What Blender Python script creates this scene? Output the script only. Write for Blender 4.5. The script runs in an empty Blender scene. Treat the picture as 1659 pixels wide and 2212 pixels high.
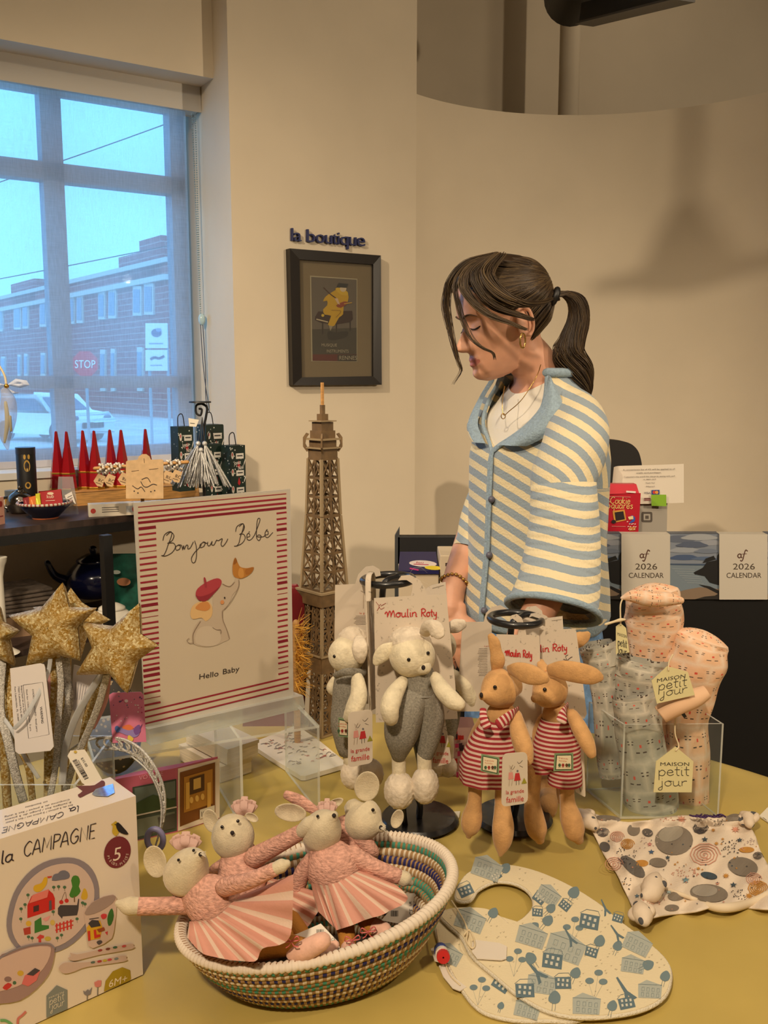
import bpy, math, random
from mathutils import Vector as V, Matrix
from mathutils.geometry import tessellate_polygon
random.seed(7)
S = bpy.context.scene
COL = S.collection
# ---------------------------------------------------------------- camera
F = 2000.0; CX, CY = 829.5, 1106.0; TILT = math.radians(8.28); CAMZ = 1.42
CAM = V((0, 0, CAMZ))
cd = bpy.data.cameras.new('camera'); co = bpy.data.objects.new('camera', cd); COL.objects.link(co)
cd.sensor_fit = 'VERTICAL'; cd.sensor_height = 24.0; cd.lens = F / 2212.0 * 24.0; cd.clip_start = .02; cd.clip_end = 400
co.location = CAM; co.rotation_euler = (math.pi / 2 - TILT, 0, 0); S.camera = co
# ---------------------------------------------------------------- light and exposure
S.view_settings.view_transform = 'Standard'; S.view_settings.look = 'None'
S.view_settings.exposure = 0.0; S.view_settings.gamma = 1.0; S.view_settings.use_curve_mapping = False
S.cycles.use_denoising = True
S.cycles.max_bounces = 10; S.cycles.transparent_max_bounces = 24; S.cycles.diffuse_bounces = 4
S.cycles.caustics_reflective = False; S.cycles.caustics_refractive = False; S.cycles.sample_clamp_indirect = 4.0
wd = bpy.data.worlds.new('world'); S.world = wd; wd.use_nodes = True
bg = wd.node_tree.nodes['Background']; bg.inputs[0].default_value = (.24, .57, .98, 1); bg.inputs[1].default_value = 3.9
def lamp(name, kind, loc, aim, power, col, size=.06, cone=None, blend=.6):
    d = bpy.data.lights.new(name, kind); o = bpy.data.objects.new(name, d); COL.objects.link(o)
    o.location = loc; d.energy = power; d.color = col
    if kind == 'AREA': d.size = size
    else: d.shadow_soft_size = size
    if kind == 'SPOT': d.spot_size = math.radians(cone); d.spot_blend = blend
    o.rotation_euler = (V(aim) - V(loc)).to_track_quat('-Z', 'Y').to_euler()
    return o
WARM = (1.0, .80, .56)
lamp('key_spot', 'SPOT', (-1.35, .75, 2.75), (-.3, 3.05, .72), 200, WARM, .05, 72, 1.0)
lamp('table_spot', 'SPOT', (-.5, -.9, 3.0), (.2, 1.1, .75), 245, WARM, .09, 74, 1.0)
lamp('right_spot', 'SPOT', (1.6, .2, 3.0), (.5, 1.6, .8), 70, WARM, .07, 68, 1.0)
lamp('wall_spot', 'SPOT', (2.7, .3, 2.2), (1.1, 3.5, 1.45), 165, WARM, .04, 90, .8)
lamp('ceiling_glow', 'AREA', (0, .4, 3.4), (0, .4, 0), 25, WARM, 2.5)
lamp('alcove_fill', 'POINT', (1.0, 4.1, 3.3), (1, 4.1, 0), 1.2, WARM, .08)  # unseen fill light, added to brighten the recess behind the curved wall
sn = bpy.data.lights.new('sun', 'SUN'); so = bpy.data.objects.new('sun', sn); COL.objects.link(so)
sn.energy = 1.6; sn.angle = .01; so.rotation_euler = V((.35, 1, -.8)).to_track_quat('-Z', 'Y').to_euler()

# ---------------------------------------------------------------- pixel <-> place
def ray(px, py):
    c, s = math.cos(TILT), math.sin(TILT); a = (px - CX) / F; b = -(py - CY) / F
    return V((a, c + b * s, -s + b * c))
def W(px, py, Y):
    d = ray(px, py); return CAM + d * (Y / d.y)
def G(px, py, z=.75):
    d = ray(px, py); return CAM + d * ((z - CAMZ) / d.z)
def mpp(p):
    return (p - CAM).dot(V((0, math.cos(TILT), -math.sin(TILT)))) / F
class Plane:
    def __init__(s, p, n):
        s.p = V(p); s.n = V(n).normalized()
        if s.n.dot(CAM - s.p) < 0: s.n = -s.n
    def hit(s, px, py, off=0.0):
        d = ray(px, py); t = (s.p - CAM).dot(s.n) / d.dot(s.n)
        return CAM + d * t + s.n * off
    @staticmethod
    def of(a, b, c):
        a, b, c = W(*a), W(*b), W(*c); return Plane(a, (b - a).cross(c - a))

# ---------------------------------------------------------------- materials
def lin(c):
    return tuple(((x / 255) / 12.92 if x / 255 <= .04045 else ((x / 255 + .055) / 1.055) ** 2.4) for x in c) + (1,)
class E:                                            # node arithmetic
    def __init__(s, nt, k): s.nt, s.k = nt, k
    def op(s, o, *a, clamp=False):
        n = s.nt.nodes.new('ShaderNodeMath'); n.operation = o; n.use_clamp = clamp
        for i, x in enumerate((s,) + a):
            if isinstance(x, E): s.nt.links.new(x.k, n.inputs[i])
            else: n.inputs[i].default_value = x
        return E(s.nt, n.outputs[0])
    def __add__(s, o): return s.op('ADD', o)
    def __sub__(s, o): return s.op('SUBTRACT', o)
    def __mul__(s, o): return s.op('MULTIPLY', o)
    def __truediv__(s, o): return s.op('DIVIDE', o)
    def fr(s): return s.op('FRACT')
    def fl(s): return s.op('FLOOR')
    def ab(s): return s.op('ABSOLUTE')
    def lt(s, o): return s.op('LESS_THAN', o)
    def gt(s, o): return s.op('GREATER_THAN', o)
    def sin(s): return s.op('SINE')
    def mx(s, o): return s.op('MAXIMUM', o)
    def mn(s, o): return s.op('MINIMUM', o)
    def ramp(s, a, b): return ((s - a) / (b - a)).op('ADD', 0.0, clamp=True)
class Ctx:
    def __init__(s, nt): s.nt = nt; s._uv = s._ob = None
    def uv(s):
        if not s._uv:
            t = s.nt.nodes.new('ShaderNodeTexCoord'); x = s.nt.nodes.new('ShaderNodeSeparateXYZ'); s.nt.links.new(t.outputs['UV'], x.inputs[0])
            s._uv = (E(s.nt, x.outputs[0]), E(s.nt, x.outputs[1]))
        return s._uv
    def ob(s):
        if not s._ob:
            t = s.nt.nodes.new('ShaderNodeTexCoord'); x = s.nt.nodes.new('ShaderNodeSeparateXYZ'); s.nt.links.new(t.outputs['Object'], x.inputs[0])
            s._ob = tuple(E(s.nt, x.outputs[i]) for i in range(3))
        return s._ob
    def noise(s, sc, detail=3, uv=False, stretch=None, out=0):
        t = s.nt.nodes.new('ShaderNodeTexCoord'); n = s.nt.nodes.new('ShaderNodeTexNoise')
        m = s.nt.nodes.new('ShaderNodeMapping'); m.inputs['Scale'].default_value = stretch or (1, 1, 1)
        s.nt.links.new(t.outputs['UV' if uv else 'Object'], m.inputs[0]); s.nt.links.new(m.outputs[0], n.inputs['Vector'])
        n.inputs['Scale'].default_value = sc; n.inputs['Detail'].default_value = detail
        return E(s.nt, n.outputs[out])
    def voro(s, sc, out='Distance', uv=False, feature='F1'):
        t = s.nt.nodes.new('ShaderNodeTexCoord'); n = s.nt.nodes.new('ShaderNodeTexVoronoi'); n.feature = feature
        s.nt.links.new(t.outputs['UV' if uv else 'Object'], n.inputs['Vector']); n.inputs['Scale'].default_value = sc
        return E(s.nt, n.outputs[out])
    def mix(s, f, a, b):
        n = s.nt.nodes.new('ShaderNodeMix'); n.data_type = 'RGBA'
        for i, x in ((0, f), (6, a), (7, b)):
            if isinstance(x, E): s.nt.links.new(x.k, n.inputs[i])
            else: n.inputs[i].default_value = lin(x) if i else x
        return E(s.nt, n.outputs[2])
MATS = {}
def mat(name, col=(200, 200, 200), rough=.6, metal=0, var=0, vs=60, bump=0, bs=300, pat=None, alpha=1, sheen=0, spec=.5, emit=0, coat=0, trans=0, sss=0, stretch=None):
    if name in MATS: return MATS[name]
    m = bpy.data.materials.new(name); m.use_nodes = True; nt = m.node_tree; b = nt.nodes['Principled BSDF']; c = Ctx(nt)
    b.inputs['Base Color'].default_value = lin(col); b.inputs['Roughness'].default_value = rough; b.inputs['Metallic'].default_value = metal
    b.inputs['Specular IOR Level'].default_value = spec; b.inputs['Coat Weight'].default_value = coat
    if sheen: b.inputs['Sheen Weight'].default_value = sheen; b.inputs['Sheen Roughness'].default_value = .4
    if trans: b.inputs['Transmission Weight'].default_value = trans
    if sss: b.inputs['Subsurface Weight'].default_value = sss; b.inputs['Subsurface Radius'].default_value = (.01, .004, .002); b.inputs['Subsurface Scale'].default_value = .6
    if alpha < 1: b.inputs['Alpha'].default_value = alpha
    if emit: b.inputs['Emission Color'].default_value = lin(col); b.inputs['Emission Strength'].default_value = emit
    if pat:
        k = pat(c); nt.links.new(k.k, b.inputs['Base Color'])
    elif var:
        n = c.noise(vs, 4, stretch=stretch).ramp(.3, .7)
        k = c.mix(n, tuple(max(0, x * (1 - var)) for x in col), tuple(min(255, x * (1 + var)) for x in col)); nt.links.new(k.k, b.inputs['Base Color'])
    if bump:
        n = c.noise(bs, 3, stretch=stretch); bn = nt.nodes.new('ShaderNodeBump'); bn.inputs['Strength'].default_value = bump; bn.inputs['Distance'].default_value = .002
        nt.links.new(n.k, bn.inputs['Height']); nt.links.new(bn.outputs[0], b.inputs['Normal'])
    MATS[name] = m; return m
def flat(col, rough=.6, **k):
    return mat('print_%d_%d_%d_%s' % (*col, rough), col, rough, **k)
def clear(name, tint=(235, 240, 240), rough=.03, opacity=.10):
    if name in MATS: return MATS[name]
    m = bpy.data.materials.new(name); m.use_nodes = True; nt = m.node_tree; nt.nodes.clear()
    o = nt.nodes.new('ShaderNodeOutputMaterial'); t = nt.nodes.new('ShaderNodeBsdfTransparent'); t.inputs[0].default_value = lin(tint)
    g = nt.nodes.new('ShaderNodeBsdfPrincipled'); g.inputs['Base Color'].default_value = lin((240, 240, 240)); g.inputs['Roughness'].default_value = rough
    lw = nt.nodes.new('ShaderNodeLayerWeight'); fr = nt.nodes.new('ShaderNodeMath'); fr.operation = 'POWER'; fr.inputs[1].default_value = 4.0; nt.links.new(lw.outputs['Facing'], fr.inputs[0])
    x = nt.nodes.new('ShaderNodeMixShader'); a = nt.nodes.new('ShaderNodeMath'); a.operation = 'MULTIPLY_ADD'; a.use_clamp = True
    a.inputs[1].default_value = .5; a.inputs[2].default_value = opacity
    nt.links.new(fr.outputs[0], a.inputs[0]); nt.links.new(a.outputs[0], x.inputs[0]); nt.links.new(t.outputs[0], x.inputs[1]); nt.links.new(g.outputs[0], x.inputs[2]); nt.links.new(x.outputs[0], o.inputs[0])
    MATS[name] = m; return m

# ---------------------------------------------------------------- curves and meshes
def crom(p, k=6, closed=False):
    p = [V(q) for q in p]; n = len(p); out = []
    if n < 3 and not closed:
        return [p[0].lerp(p[-1], i / k) for i in range(k + 1)] if n == 2 else p
    for i in range(n if closed else n - 1):
        if closed: a, b, c, d = p[i - 1], p[i], p[(i + 1) % n], p[(i + 2) % n]
        else: a, b, c, d = p[max(i - 1, 0)], p[i], p[i + 1], p[min(i + 2, n - 1)]
        for j in range(k):
            t = j / k
            out.append(.5 * ((2 * b) + (c - a) * t + (2 * a - 5 * b + 4 * c - d) * t * t + (3 * b - a - 3 * c + d) * t ** 3))
    if not closed: out.append(p[-1])
    return out
ORG = {}
class MB:
    def __init__(s, T=None): s.v = []; s.f = []; s.m = []; s.uv = []; s.T = T
    def add(s, vs, fs, mi=0, uvs=None):
        n = len(s.v)
        s.v += [(s.T @ V(p)) if s.T else V(p) for p in vs]
        s.uv += list(uvs) if uvs else [(0, 0)] * len(vs)
        s.f += [tuple(i + n for i in f) for f in fs]
        s.m += list(mi) if isinstance(mi, (list, tuple)) else [mi] * len(fs)
    def grid(s, fn, nu, nv, cu=False, cv=False, mi=0, uvf=None):
        vs = []; us = []
        for j in range(nv + (0 if cv else 1)):
            for i in range(nu + (0 if cu else 1)):
                vs.append(fn(i / nu, j / nv)); us.append(uvf(i / nu, j / nv) if uvf else (i / nu, j / nv))
        w = nu if cu else nu + 1; h = nv if cv else nv + 1; fs = []; ms = []
        for j in range(nv):
            for i in range(nu):
                fs.append((j * w + i, j * w + (i + 1) % w, ((j + 1) % h) * w + (i + 1) % w, ((j + 1) % h) * w + i))
                ms.append(mi(i, j) if callable(mi) else mi)
        s.add(vs, fs, ms, us)
    def tube(s, pts, rad, n=12, mi=0, k=5, flat=1.0, up=None, caps=True, closed=False, round_=True, uvs=1.0):
        P = crom(pts, k, closed); N = len(P)
        if isinstance(rad, (int, float)): R = [rad] * N
        else:
            r = list(rad); m = len(r); R = []
            rr = crom([(x, 0, 0) for x in r], k, closed); R = [q[0] for q in rr]
            while len(R) < N: R.append(R[-1])
        fl = flat
        U = V(up) if up else None; prev = None; rings = []
        L = [0.0]
        for i in range(1, N): L.append(L[-1] + (P[i] - P[i - 1]).length)
        for i in range(N):
            if closed: t = (P[(i + 1) % N] - P[i - 1])
            else: t = P[min(i + 1, N - 1)] - P[max(i - 1, 0)]
            if t.length < 1e-9: t = V((0, 0, 1))
            t.normalize()
            if U is not None: a = U - t * U.dot(t)
            elif prev is not None: a = prev - t * prev.dot(t)
            else: a = V((0, 0, 1)).cross(t) if abs(t.z) < .9 else V((1, 0, 0)).cross(t)
            if a.length < 1e-6: a = t.orthogonal()
            a.normalize(); b = t.cross(a); prev = a
            rings.append((P[i], t, a, b, R[i]))
        full = []
        if caps and round_ and not closed:
            c, t, a, b, r = rings[0]
            for g in (.02, .35, .7): full.append((c - t * r * (1 - math.sin(math.acos(1 - g)) if 0 else math.sqrt(max(0, 1 - g * g))) * min(1, fl), a, b, r * g, L[0]))
        for i, (c, t, a, b, r) in enumerate(rings): full.append((c, a, b, r, L[i]))
        if caps and round_ and not closed:
            c, t, a, b, r = rings[-1]
            for g in (.7, .35, .02): full.append((c + t * r * math.sqrt(max(0, 1 - g * g)) * min(1, fl), a, b, r * g, L[-1]))
        vs = []; us = []
        for c, a, b, r, l in full:
            for j in range(n):
                th = 2 * math.pi * j / n; vs.append(c + a * (r * math.cos(th)) + b * (r * fl * math.sin(th))); us.append((j / n, l * uvs))
        M = len(full); fs = []
        for i in range(M if closed else M - 1):
            for j in range(n):
                q = ((i + 1) % M) * n; fs.append((i * n + j, i * n + (j + 1) % n, q + (j + 1) % n, q + j))
        if caps and not closed: fs += [tuple(range(n))[::-1], tuple((M - 1) * n + j for j in range(n))]
        s.add(vs, fs, mi, us)
    def ell(s, c, r, R=None, nu=20, nv=12, mi=0, fn=None):
        c = V(c); r = (r, r, r) if isinstance(r, (int, float)) else r
        def f(u, v):
            th = 2 * math.pi * u; ph = math.pi * (v * .996 + .002) - math.pi / 2
            d = V((math.cos(ph) * math.cos(th), math.cos(ph) * math.sin(th), math.sin(ph)))
            p = V((d.x * r[0], d.y * r[1], d.z * r[2]))
            if fn: p = fn(p, d)
            return c + (R @ p if R else p)
        s.grid(f, nu, nv, cu=True, mi=mi)
    def lathe(s, prof, n=24, c=(0, 0, 0), R=None, mi=0, sx=1, sy=1, k=0):
        c = V(c); pr = [tuple(p) for p in (crom([(a, b, 0) for a, b in prof], k) if k else prof)]
        def f(u, v):
            i = min(int(round(v * (len(pr) - 1))), len(pr) - 1); th = 2 * math.pi * u
            p = V((pr[i][0] * math.cos(th) * sx, pr[i][0] * math.sin(th) * sy, pr[i][1])); return c + (R @ p if R else p)
        s.grid(f, n, len(pr) - 1, cu=True, mi=mi)
    def box(s, c, d, R=None, mi=0):
        c = V(c); vs = []
        for x in (-1, 1):
            for y in (-1, 1):
                for z in (-1, 1):
                    p = V((x * d[0] / 2, y * d[1] / 2, z * d[2] / 2)); vs.append(c + (R @ p if R else p))
        s.add(vs, [(0, 1, 3, 2), (4, 6, 7, 5), (0, 4, 5, 1), (2, 3, 7, 6), (0, 2, 6, 4), (1, 5, 7, 3)], mi)
    def prism(s, pts, off, mi=0, mside=None, mback=None):
        pts = [V(p) for p in pts]; n = len(pts); q = [p + V(off) for p in pts]
        tr = tessellate_polygon([pts])
        fs = [tuple(t) for t in tr] + [tuple(i + n for i in t)[::-1] for t in tr]; ms = [mi] * len(tr) + [mi if mback is None else mback] * len(tr)
        fs += [(i, (i + 1) % n, (i + 1) % n + n, i + n) for i in range(n)]; ms += [mi if mside is None else mside] * n
        s.add(pts + q, fs, ms)
    def bar(s, a, b, w, h, up=(0, 0, 1), mi=0):
        a, b = V(a), V(b); t = (b - a).normalized(); u = V(up); u = u - t * u.dot(t)
        if u.length < 1e-6: u = t.orthogonal()
        u.normalize(); x = t.cross(u)
        vs = [q + x * (i * w / 2) + u * (j * h / 2) for q in (a, b) for i, j in ((-1, -1), (1, -1), (1, 1), (-1, 1))]
        s.add(vs, [(0, 3, 2, 1), (4, 5, 6, 7), (0, 1, 5, 4), (1, 2, 6, 5), (2, 3, 7, 6), (3, 0, 4, 7)], mi)
    def build(s, name, mats, parent=None, smooth=True, bevel=0, sub=0, angle=40, **props):
        if not isinstance(mats, (list, tuple)): mats = [mats]
        me = bpy.data.meshes.new(name)
        if parent is not None: o0 = ORG[parent]
        else:
            xs = [p.x for p in s.v]; ys = [p.y for p in s.v]; zs = [p.z for p in s.v]
            o0 = V(((min(xs) + max(xs)) / 2, (min(ys) + max(ys)) / 2, min(zs)))
        me.from_pydata([tuple(p - o0) for p in s.v], [], s.f)
        for m in mats: me.materials.append(m)
        me.polygons.foreach_set('material_index', s.m)
        uvl = me.uv_layers.new(name='UVMap')
        li = [0] * len(me.loops); me.loops.foreach_get('vertex_index', li); fl = []
        for i in li: fl += s.uv[i]
        uvl.data.foreach_set('uv', fl)
        if smooth:
            me.polygons.foreach_set('use_smooth', [True] * len(me.polygons))
            if smooth is not True: me.set_sharp_from_angle(angle=math.radians(smooth))
        me.validate(); me.update()
        o = bpy.data.objects.new(name, me); COL.objects.link(o)
        if parent is not None: o.parent = parent
        else: o.location = o0
        ORG[o] = o0
        if bevel:
            b = o.modifiers.new('bevel', 'BEVEL'); b.width = bevel; b.segments = 2; b.limit_method = 'ANGLE'
        if sub:
            b = o.modifiers.new('sub', 'SUBSURF'); b.levels = sub; b.render_levels = sub
        for k, x in props.items(): o[k] = x
        return o
def thing(name, label, cat, loc, group=None):
    o = bpy.data.objects.new(name, None); COL.objects.link(o); o.location = loc; o.empty_display_size = .05
    o['label'] = label; o['category'] = cat
    if group: o['group'] = group
    ORG[o] = V(loc); return o
def tag(o, label, cat, group=None):
    o['label'] = label; o['category'] = cat
    if group: o['group'] = group
    return o
def struct(o): o['kind'] = 'structure'; return o
def dup(o, shift, label=None, parent=None, rotz=0):
    c = o.copy(); COL.objects.link(c)
    if parent is not None: c.parent = parent; ORG[c] = ORG[parent]
    else:
        c.location = o.location + V(shift); ORG[c] = ORG[o] + V(shift); c.rotation_euler.z += rotz
        if label: c['label'] = label
    for ch in list(o.children): dup(ch, shift, parent=c)
    return c

# ---------------------------------------------------------------- flat art: printed shapes, strokes and lettering on a surface
TXT = {}
def text_mesh(s):
    if s in TXT: return TXT[s]
    cu = bpy.data.curves.new('t', 'FONT'); cu.body = s; cu.resolution_u = 3
    o = bpy.data.objects.new('t', cu); me = o.to_mesh()
    vs = [(p.co.x, p.co.y) for p in me.vertices]; fs = [tuple(p.vertices) for p in me.polygons]
    o.to_mesh_clear(); bpy.data.objects.remove(o); bpy.data.curves.remove(cu)
    TXT[s] = (vs, fs); return TXT[s]
GL = {   # stroke lettering: glyph -> (advance, strokes), x-height 1
 'a': (.95, [[(.72, .8), (.45, 1), (.12, .75), (.1, .25), (.38, 0), (.7, .3)], [(.72, 1), (.72, .25), (.95, 0)]]),
 'b': (.9, [[(.12, 1.8), (.12, 0)], [(.12, .6), (.45, 1), (.78, .6), (.6, .05), (.3, 0), (.12, .2)]]),
 'c': (.8, [[(.7, .85), (.42, 1), (.1, .6), (.25, .05), (.55, 0), (.75, .2)]]),
 'd': (.95, [[(.7, .7), (.45, 1), (.1, .65), (.2, .05), (.5, 0), (.7, .35)], [(.72, 1.8), (.72, .2), (.92, 0)]]),
 'e': (.85, [[(.12, .5), (.7, .6), (.5, 1), (.2, .85), (.1, .35), (.4, 0), (.8, .25)]]),
 'f': (.7, [[(.75, 1.6), (.5, 1.8), (.35, 1.4), (.32, 0)], [(.08, 1), (.62, 1)]]),
 'g': (.95, [[(.7, .75), (.4, 1), (.1, .6), (.3, 0), (.68, .3)], [(.72, 1), (.7, -.5), (.4, -.8), (.1, -.6)]]),
 'h': (.9, [[(.12, 1.8), (.12, 0)], [(.12, .6), (.45, 1), (.7, .75), (.7, 0)]]),
 'i': (.4, [[(.18, 1), (.18, .15), (.35, 0)], [(.18, 1.38), (.2, 1.45)]]),
 'j': (.45, [[(.25, 1), (.25, -.5), (.0, -.8), (-.15, -.5), (.3, .0)], [(.25, 1.38), (.27, 1.45)]]),
 'k': (.85, [[(.12, 1.8), (.12, 0)], [(.65, 1), (.15, .45), (.75, 0)]]),
 'l': (.42, [[(.15, 1.8), (.15, .15), (.35, 0)]]),
 'm': (1.4, [[(.12, 1), (.12, 0)], [(.12, .6), (.4, 1), (.62, .75), (.62, 0)], [(.62, .6), (.9, 1), (1.15, .75), (1.15, .1), (1.35, 0)]]),
 'n': (.92, [[(.12, 1), (.12, 0)], [(.12, .6), (.45, 1), (.7, .75), (.7, .1), (.9, 0)]]),
 'o': (.9, [[(.45, 1), (.12, .7), (.15, .2), (.45, 0), (.75, .3), (.7, .8), (.45, 1), (.9, .9)]]),
 'p': (.9, [[(.12, 1), (.12, -.8)], [(.12, .6), (.45, 1), (.78, .6), (.6, .05), (.3, 0), (.12, .2)]]),
 'q': (.9, [[(.7, .75), (.4, 1), (.1, .6), (.3, 0), (.68, .3)], [(.72, 1), (.72, -.8)]]),
 'r': (.7, [[(.12, 1), (.12, 0)], [(.12, .6), (.35, .95), (.65, .95)]]),
 's': (.75, [[(.62, .85), (.35, 1), (.15, .75), (.6, .35), (.4, 0), (.1, .12)]]),
 't': (.62, [[(.3, 1.6), (.3, .2), (.55, 0)], [(.05, 1.05), (.6, 1.05)]]),
 'u': (.92, [[(.12, 1), (.14, .2), (.4, 0), (.68, .3)], [(.7, 1), (.7, .2), (.9, 0)]]),
 'y': (.85, [[(.12, 1), (.2, .35), (.45, .25), (.68, .5)], [(.7, 1), (.65, -.4), (.35, -.8), (.1, -.55)]]),
 'A': (1.3, [[(.05, 0), (.6, 1.8), (1.15, 0)], [(.25, .6), (.95, .6)]]), 'C': (1.25, [[(1.1, 1.5), (.7, 1.8), (.15, 1.2), (.2, .4), (.65, 0), (1.1, .3)]]),
 'B': (1.15, [[(.15, 0), (.15, 1.8)], [(.15, 1.8), (.85, 1.6), (.75, 1.05), (.2, .95)], [(.2, .95), (.95, .8), (.9, .15), (.15, 0)]]),
 'E': (1.05, [[(.9, 1.8), (.15, 1.8), (.15, 0), (.9, 0), 's'], [(.15, .95), (.75, .95)]]), 'G': (1.35, [[(1.1, 1.5), (.7, 1.8), (.15, 1.2), (.2, .4), (.65, 0), (1.1, .3), (1.15, .8), (.7, .8)]]),
 'I': (.4, [[(.2, 1.8), (.2, 0)]]), 'M': (1.5, [[(.12, 0), (.2, 1.8), (.7, .4), (1.2, 1.8), (1.32, 0), 's']]), 'N': (1.3, [[(.15, 0), (.15, 1.8), (1.1, 0), (1.1, 1.8), 's']]),
 'O': (1.4, [[(.7, 1.8), (.15, 1.2), (.2, .4), (.7, 0), (1.2, .5), (1.2, 1.3), (.7, 1.8)]]), 'P': (1.1, [[(.15, 0), (.15, 1.8)], [(.15, 1.8), (.95, 1.6), (.85, 1.0), (.15, .85)]]),
 'R': (1.15, [[(.15, 0), (.2, 1.8)], [(0, 1.6), (.5, 1.85), (1.0, 1.5), (.8, 1.0), (.2, .9)], [(.4, .9), (.7, .3), (1.1, 0)]]),
 'S': (1.1, [[(.95, 1.55), (.55, 1.8), (.2, 1.4), (.85, .6), (.55, 0), (.1, .25)]]), 'H': (1.2, [[(.15, 1.8), (.15, 0)], [(1.0, 1.8), (1.0, 0)], [(.15, .95), (1.0, .95)]]),
 'Q': (1.75, [[(.0, .75), (.2, 1.25), (.38, 1.0), (.45, .05)], [(.45, .3), (.75, 1.4), (.95, 1.0), (1.0, .05)], [(1.0, .3), (1.35, 1.5), (1.5, 1.0), (1.62, .0)]]),      # wide handwritten m
 ' ': (.6, []), '5': (1.0, [[(.85, 1.8), (.3, 1.8), (.2, 1.05), (.6, 1.1), (.9, .6), (.6, .02), (.12, .15)]])}
class Art:
    def __init__(s, fn): s.f0 = fn; s.k = 0; s.mb = MB(); s.mats = []
    def fn(s, x, y, l): return s.f0(x, y, l + (s.k % 40) * .02)
    def mi(s, m):
        s.k += 1; m = flat(m) if isinstance(m, tuple) else m
        if m not in s.mats: s.mats.append(m)
        return s.mats.index(m)
    def poly(s, pts, m, L=1, k=0):
        p = crom([(x, y, 0) for x, y in pts], k, True) if k else [V((x, y, 0)) for x, y in pts]
        s.mb.add([s.fn(q.x, q.y, L) for q in p], [tuple(t) for t in tessellate_polygon([p])], s.mi(m))
    def ell(s, x, y, rx, ry=None, m=(0, 0, 0), L=1, ang=0, n=18):
        ry = ry or rx; c, d = math.cos(ang), math.sin(ang)
        s.poly([(x + rx * math.cos(t) * c - ry * math.sin(t) * d, y + rx * math.cos(t) * d + ry * math.sin(t) * c) for t in [2 * math.pi * i / n for i in range(n)]], m, L)
    def line(s, pts, w, m, L=2, k=5, closed=False):
        p = [V((x, y, 0)) for x, y in pts]
        if k: p = crom(p, k, closed)
        if closed: p = p + [p[0]]
        vs = []
        for i, q in enumerate(p):
            t = p[min(i + 1, len(p) - 1)] - p[max(i - 1, 0)]
            if t.length < 1e-9: t = V((1, 0, 0))
            t.normalize(); nn = V((-t.y, t.x, 0)) * (w / 2)
            vs += [s.fn((q + nn).x, (q + nn).y, L), s.fn((q - nn).x, (q - nn).y, L)]
        s.mb.add(vs, [(2 * i, 2 * i + 1, 2 * i + 3, 2 * i + 2) for i in range(len(p) - 1)], s.mi(m))
    def text(s, t, x, y, h, m, L=2, ex=(1, 0), ey=(0, -1), w=None, align='L'):
        vs, fs = text_mesh(t)
        x0 = min(v[0] for v in vs); x1 = max(v[0] for v in vs); k = h / .73
        kx = k if w is None else w / (x1 - x0); sh = {'L': 0, 'C': -(x1 - x0) * kx / 2, 'R': -(x1 - x0) * kx}[align]
        s.mb.add([s.fn(x + ((a - x0) * kx + sh) * ex[0] + b * k * ey[0], y + ((a - x0) * kx + sh) * ex[1] + b * k * ey[1], L) for a, b in vs], fs, s.mi(m))
    def script(s, t, x, y, h, m, w=.14, L=2, ex=(1, 0), ey=(0, -1), width=None, slant=.0, align='L'):
        tot = sum(GL[c][0] for c in t if c in GL); kx = h if width is None else width / tot
        sh = -tot * kx / 2 if align == 'C' else 0; cur = 0
        for c in t:
            if c not in GL: continue
            adv, st = GL[c]
            for q in st:
                sharp = q[-1] == 's'; q = q[:-1] if sharp else q
                pts = [(x + ((cur + a + b * slant) * kx + sh) * ex[0] + b * h * ey[0], y + ((cur + a + b * slant) * kx + sh) * ex[1] + b * h * ey[1]) for a, b in q]
                s.line(pts, w * h, m, L, 0 if sharp or len(q) < 3 else 5)
            cur += adv
    def build(s, name, parent, **p): return s.mb.build(name, s.mats, parent, smooth=False, **p)
def on(plane, step=.0003):
    return lambda x, y, l: plane.hit(x, y, l * step)
# ---------------------------------------------------------------- the room
wallm = mat('wall_paint', (226, 212, 188), .75, var=.02, vs=3, bump=.05, bs=400)
white = mat('white_paint', (228, 226, 220), .6)
dark = mat('black_metal', (22, 21, 21), .45)
TH = math.radians(57); D = V((math.sin(TH), math.cos(TH), 0)); NI = V((-D.y, D.x, 0))       # wall direction, normal into the wall
K = W(897, 815, 3.4); K.z = 0; PW = Plane(K, NI)
J = PW.hit(508, 815); J.z = 0
UP = V((0, 0, 1))
def slab(a, b, z0, z1, thick, name, m=wallm, nrm=NI):
    mb = MB(); a = V((a.x, a.y, z0)); b = V((b.x, b.y, z0))
    mb.prism([a, b, b + UP * (z1 - z0), a + UP * (z1 - z0)], nrm * thick); return mb
CEIL = 3.7
struct(slab(J, K, 0, CEIL, .45, '').build('wall_boutique', wallm, smooth=False))
HF = J + NI * .115; GP = Plane(J + NI * .33, NI)
zs, zh = 1.13, 2.36
far = HF - D * 4.8
mb = slab(far, HF, zh, CEIL, .35, ''); mb.prism([far, HF, HF + UP * zs, far + UP * zs], NI * .35)
lw = J + NI * .115 - D * 1.75
a = V((far.x, far.y, zs)); b = V((lw.x, lw.y, zs)); mb.prism([a, b, b + UP * (zh - zs), a + UP * (zh - zs)], NI * .35)
struct(mb.build('wall_window', wallm, smooth=False))
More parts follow.
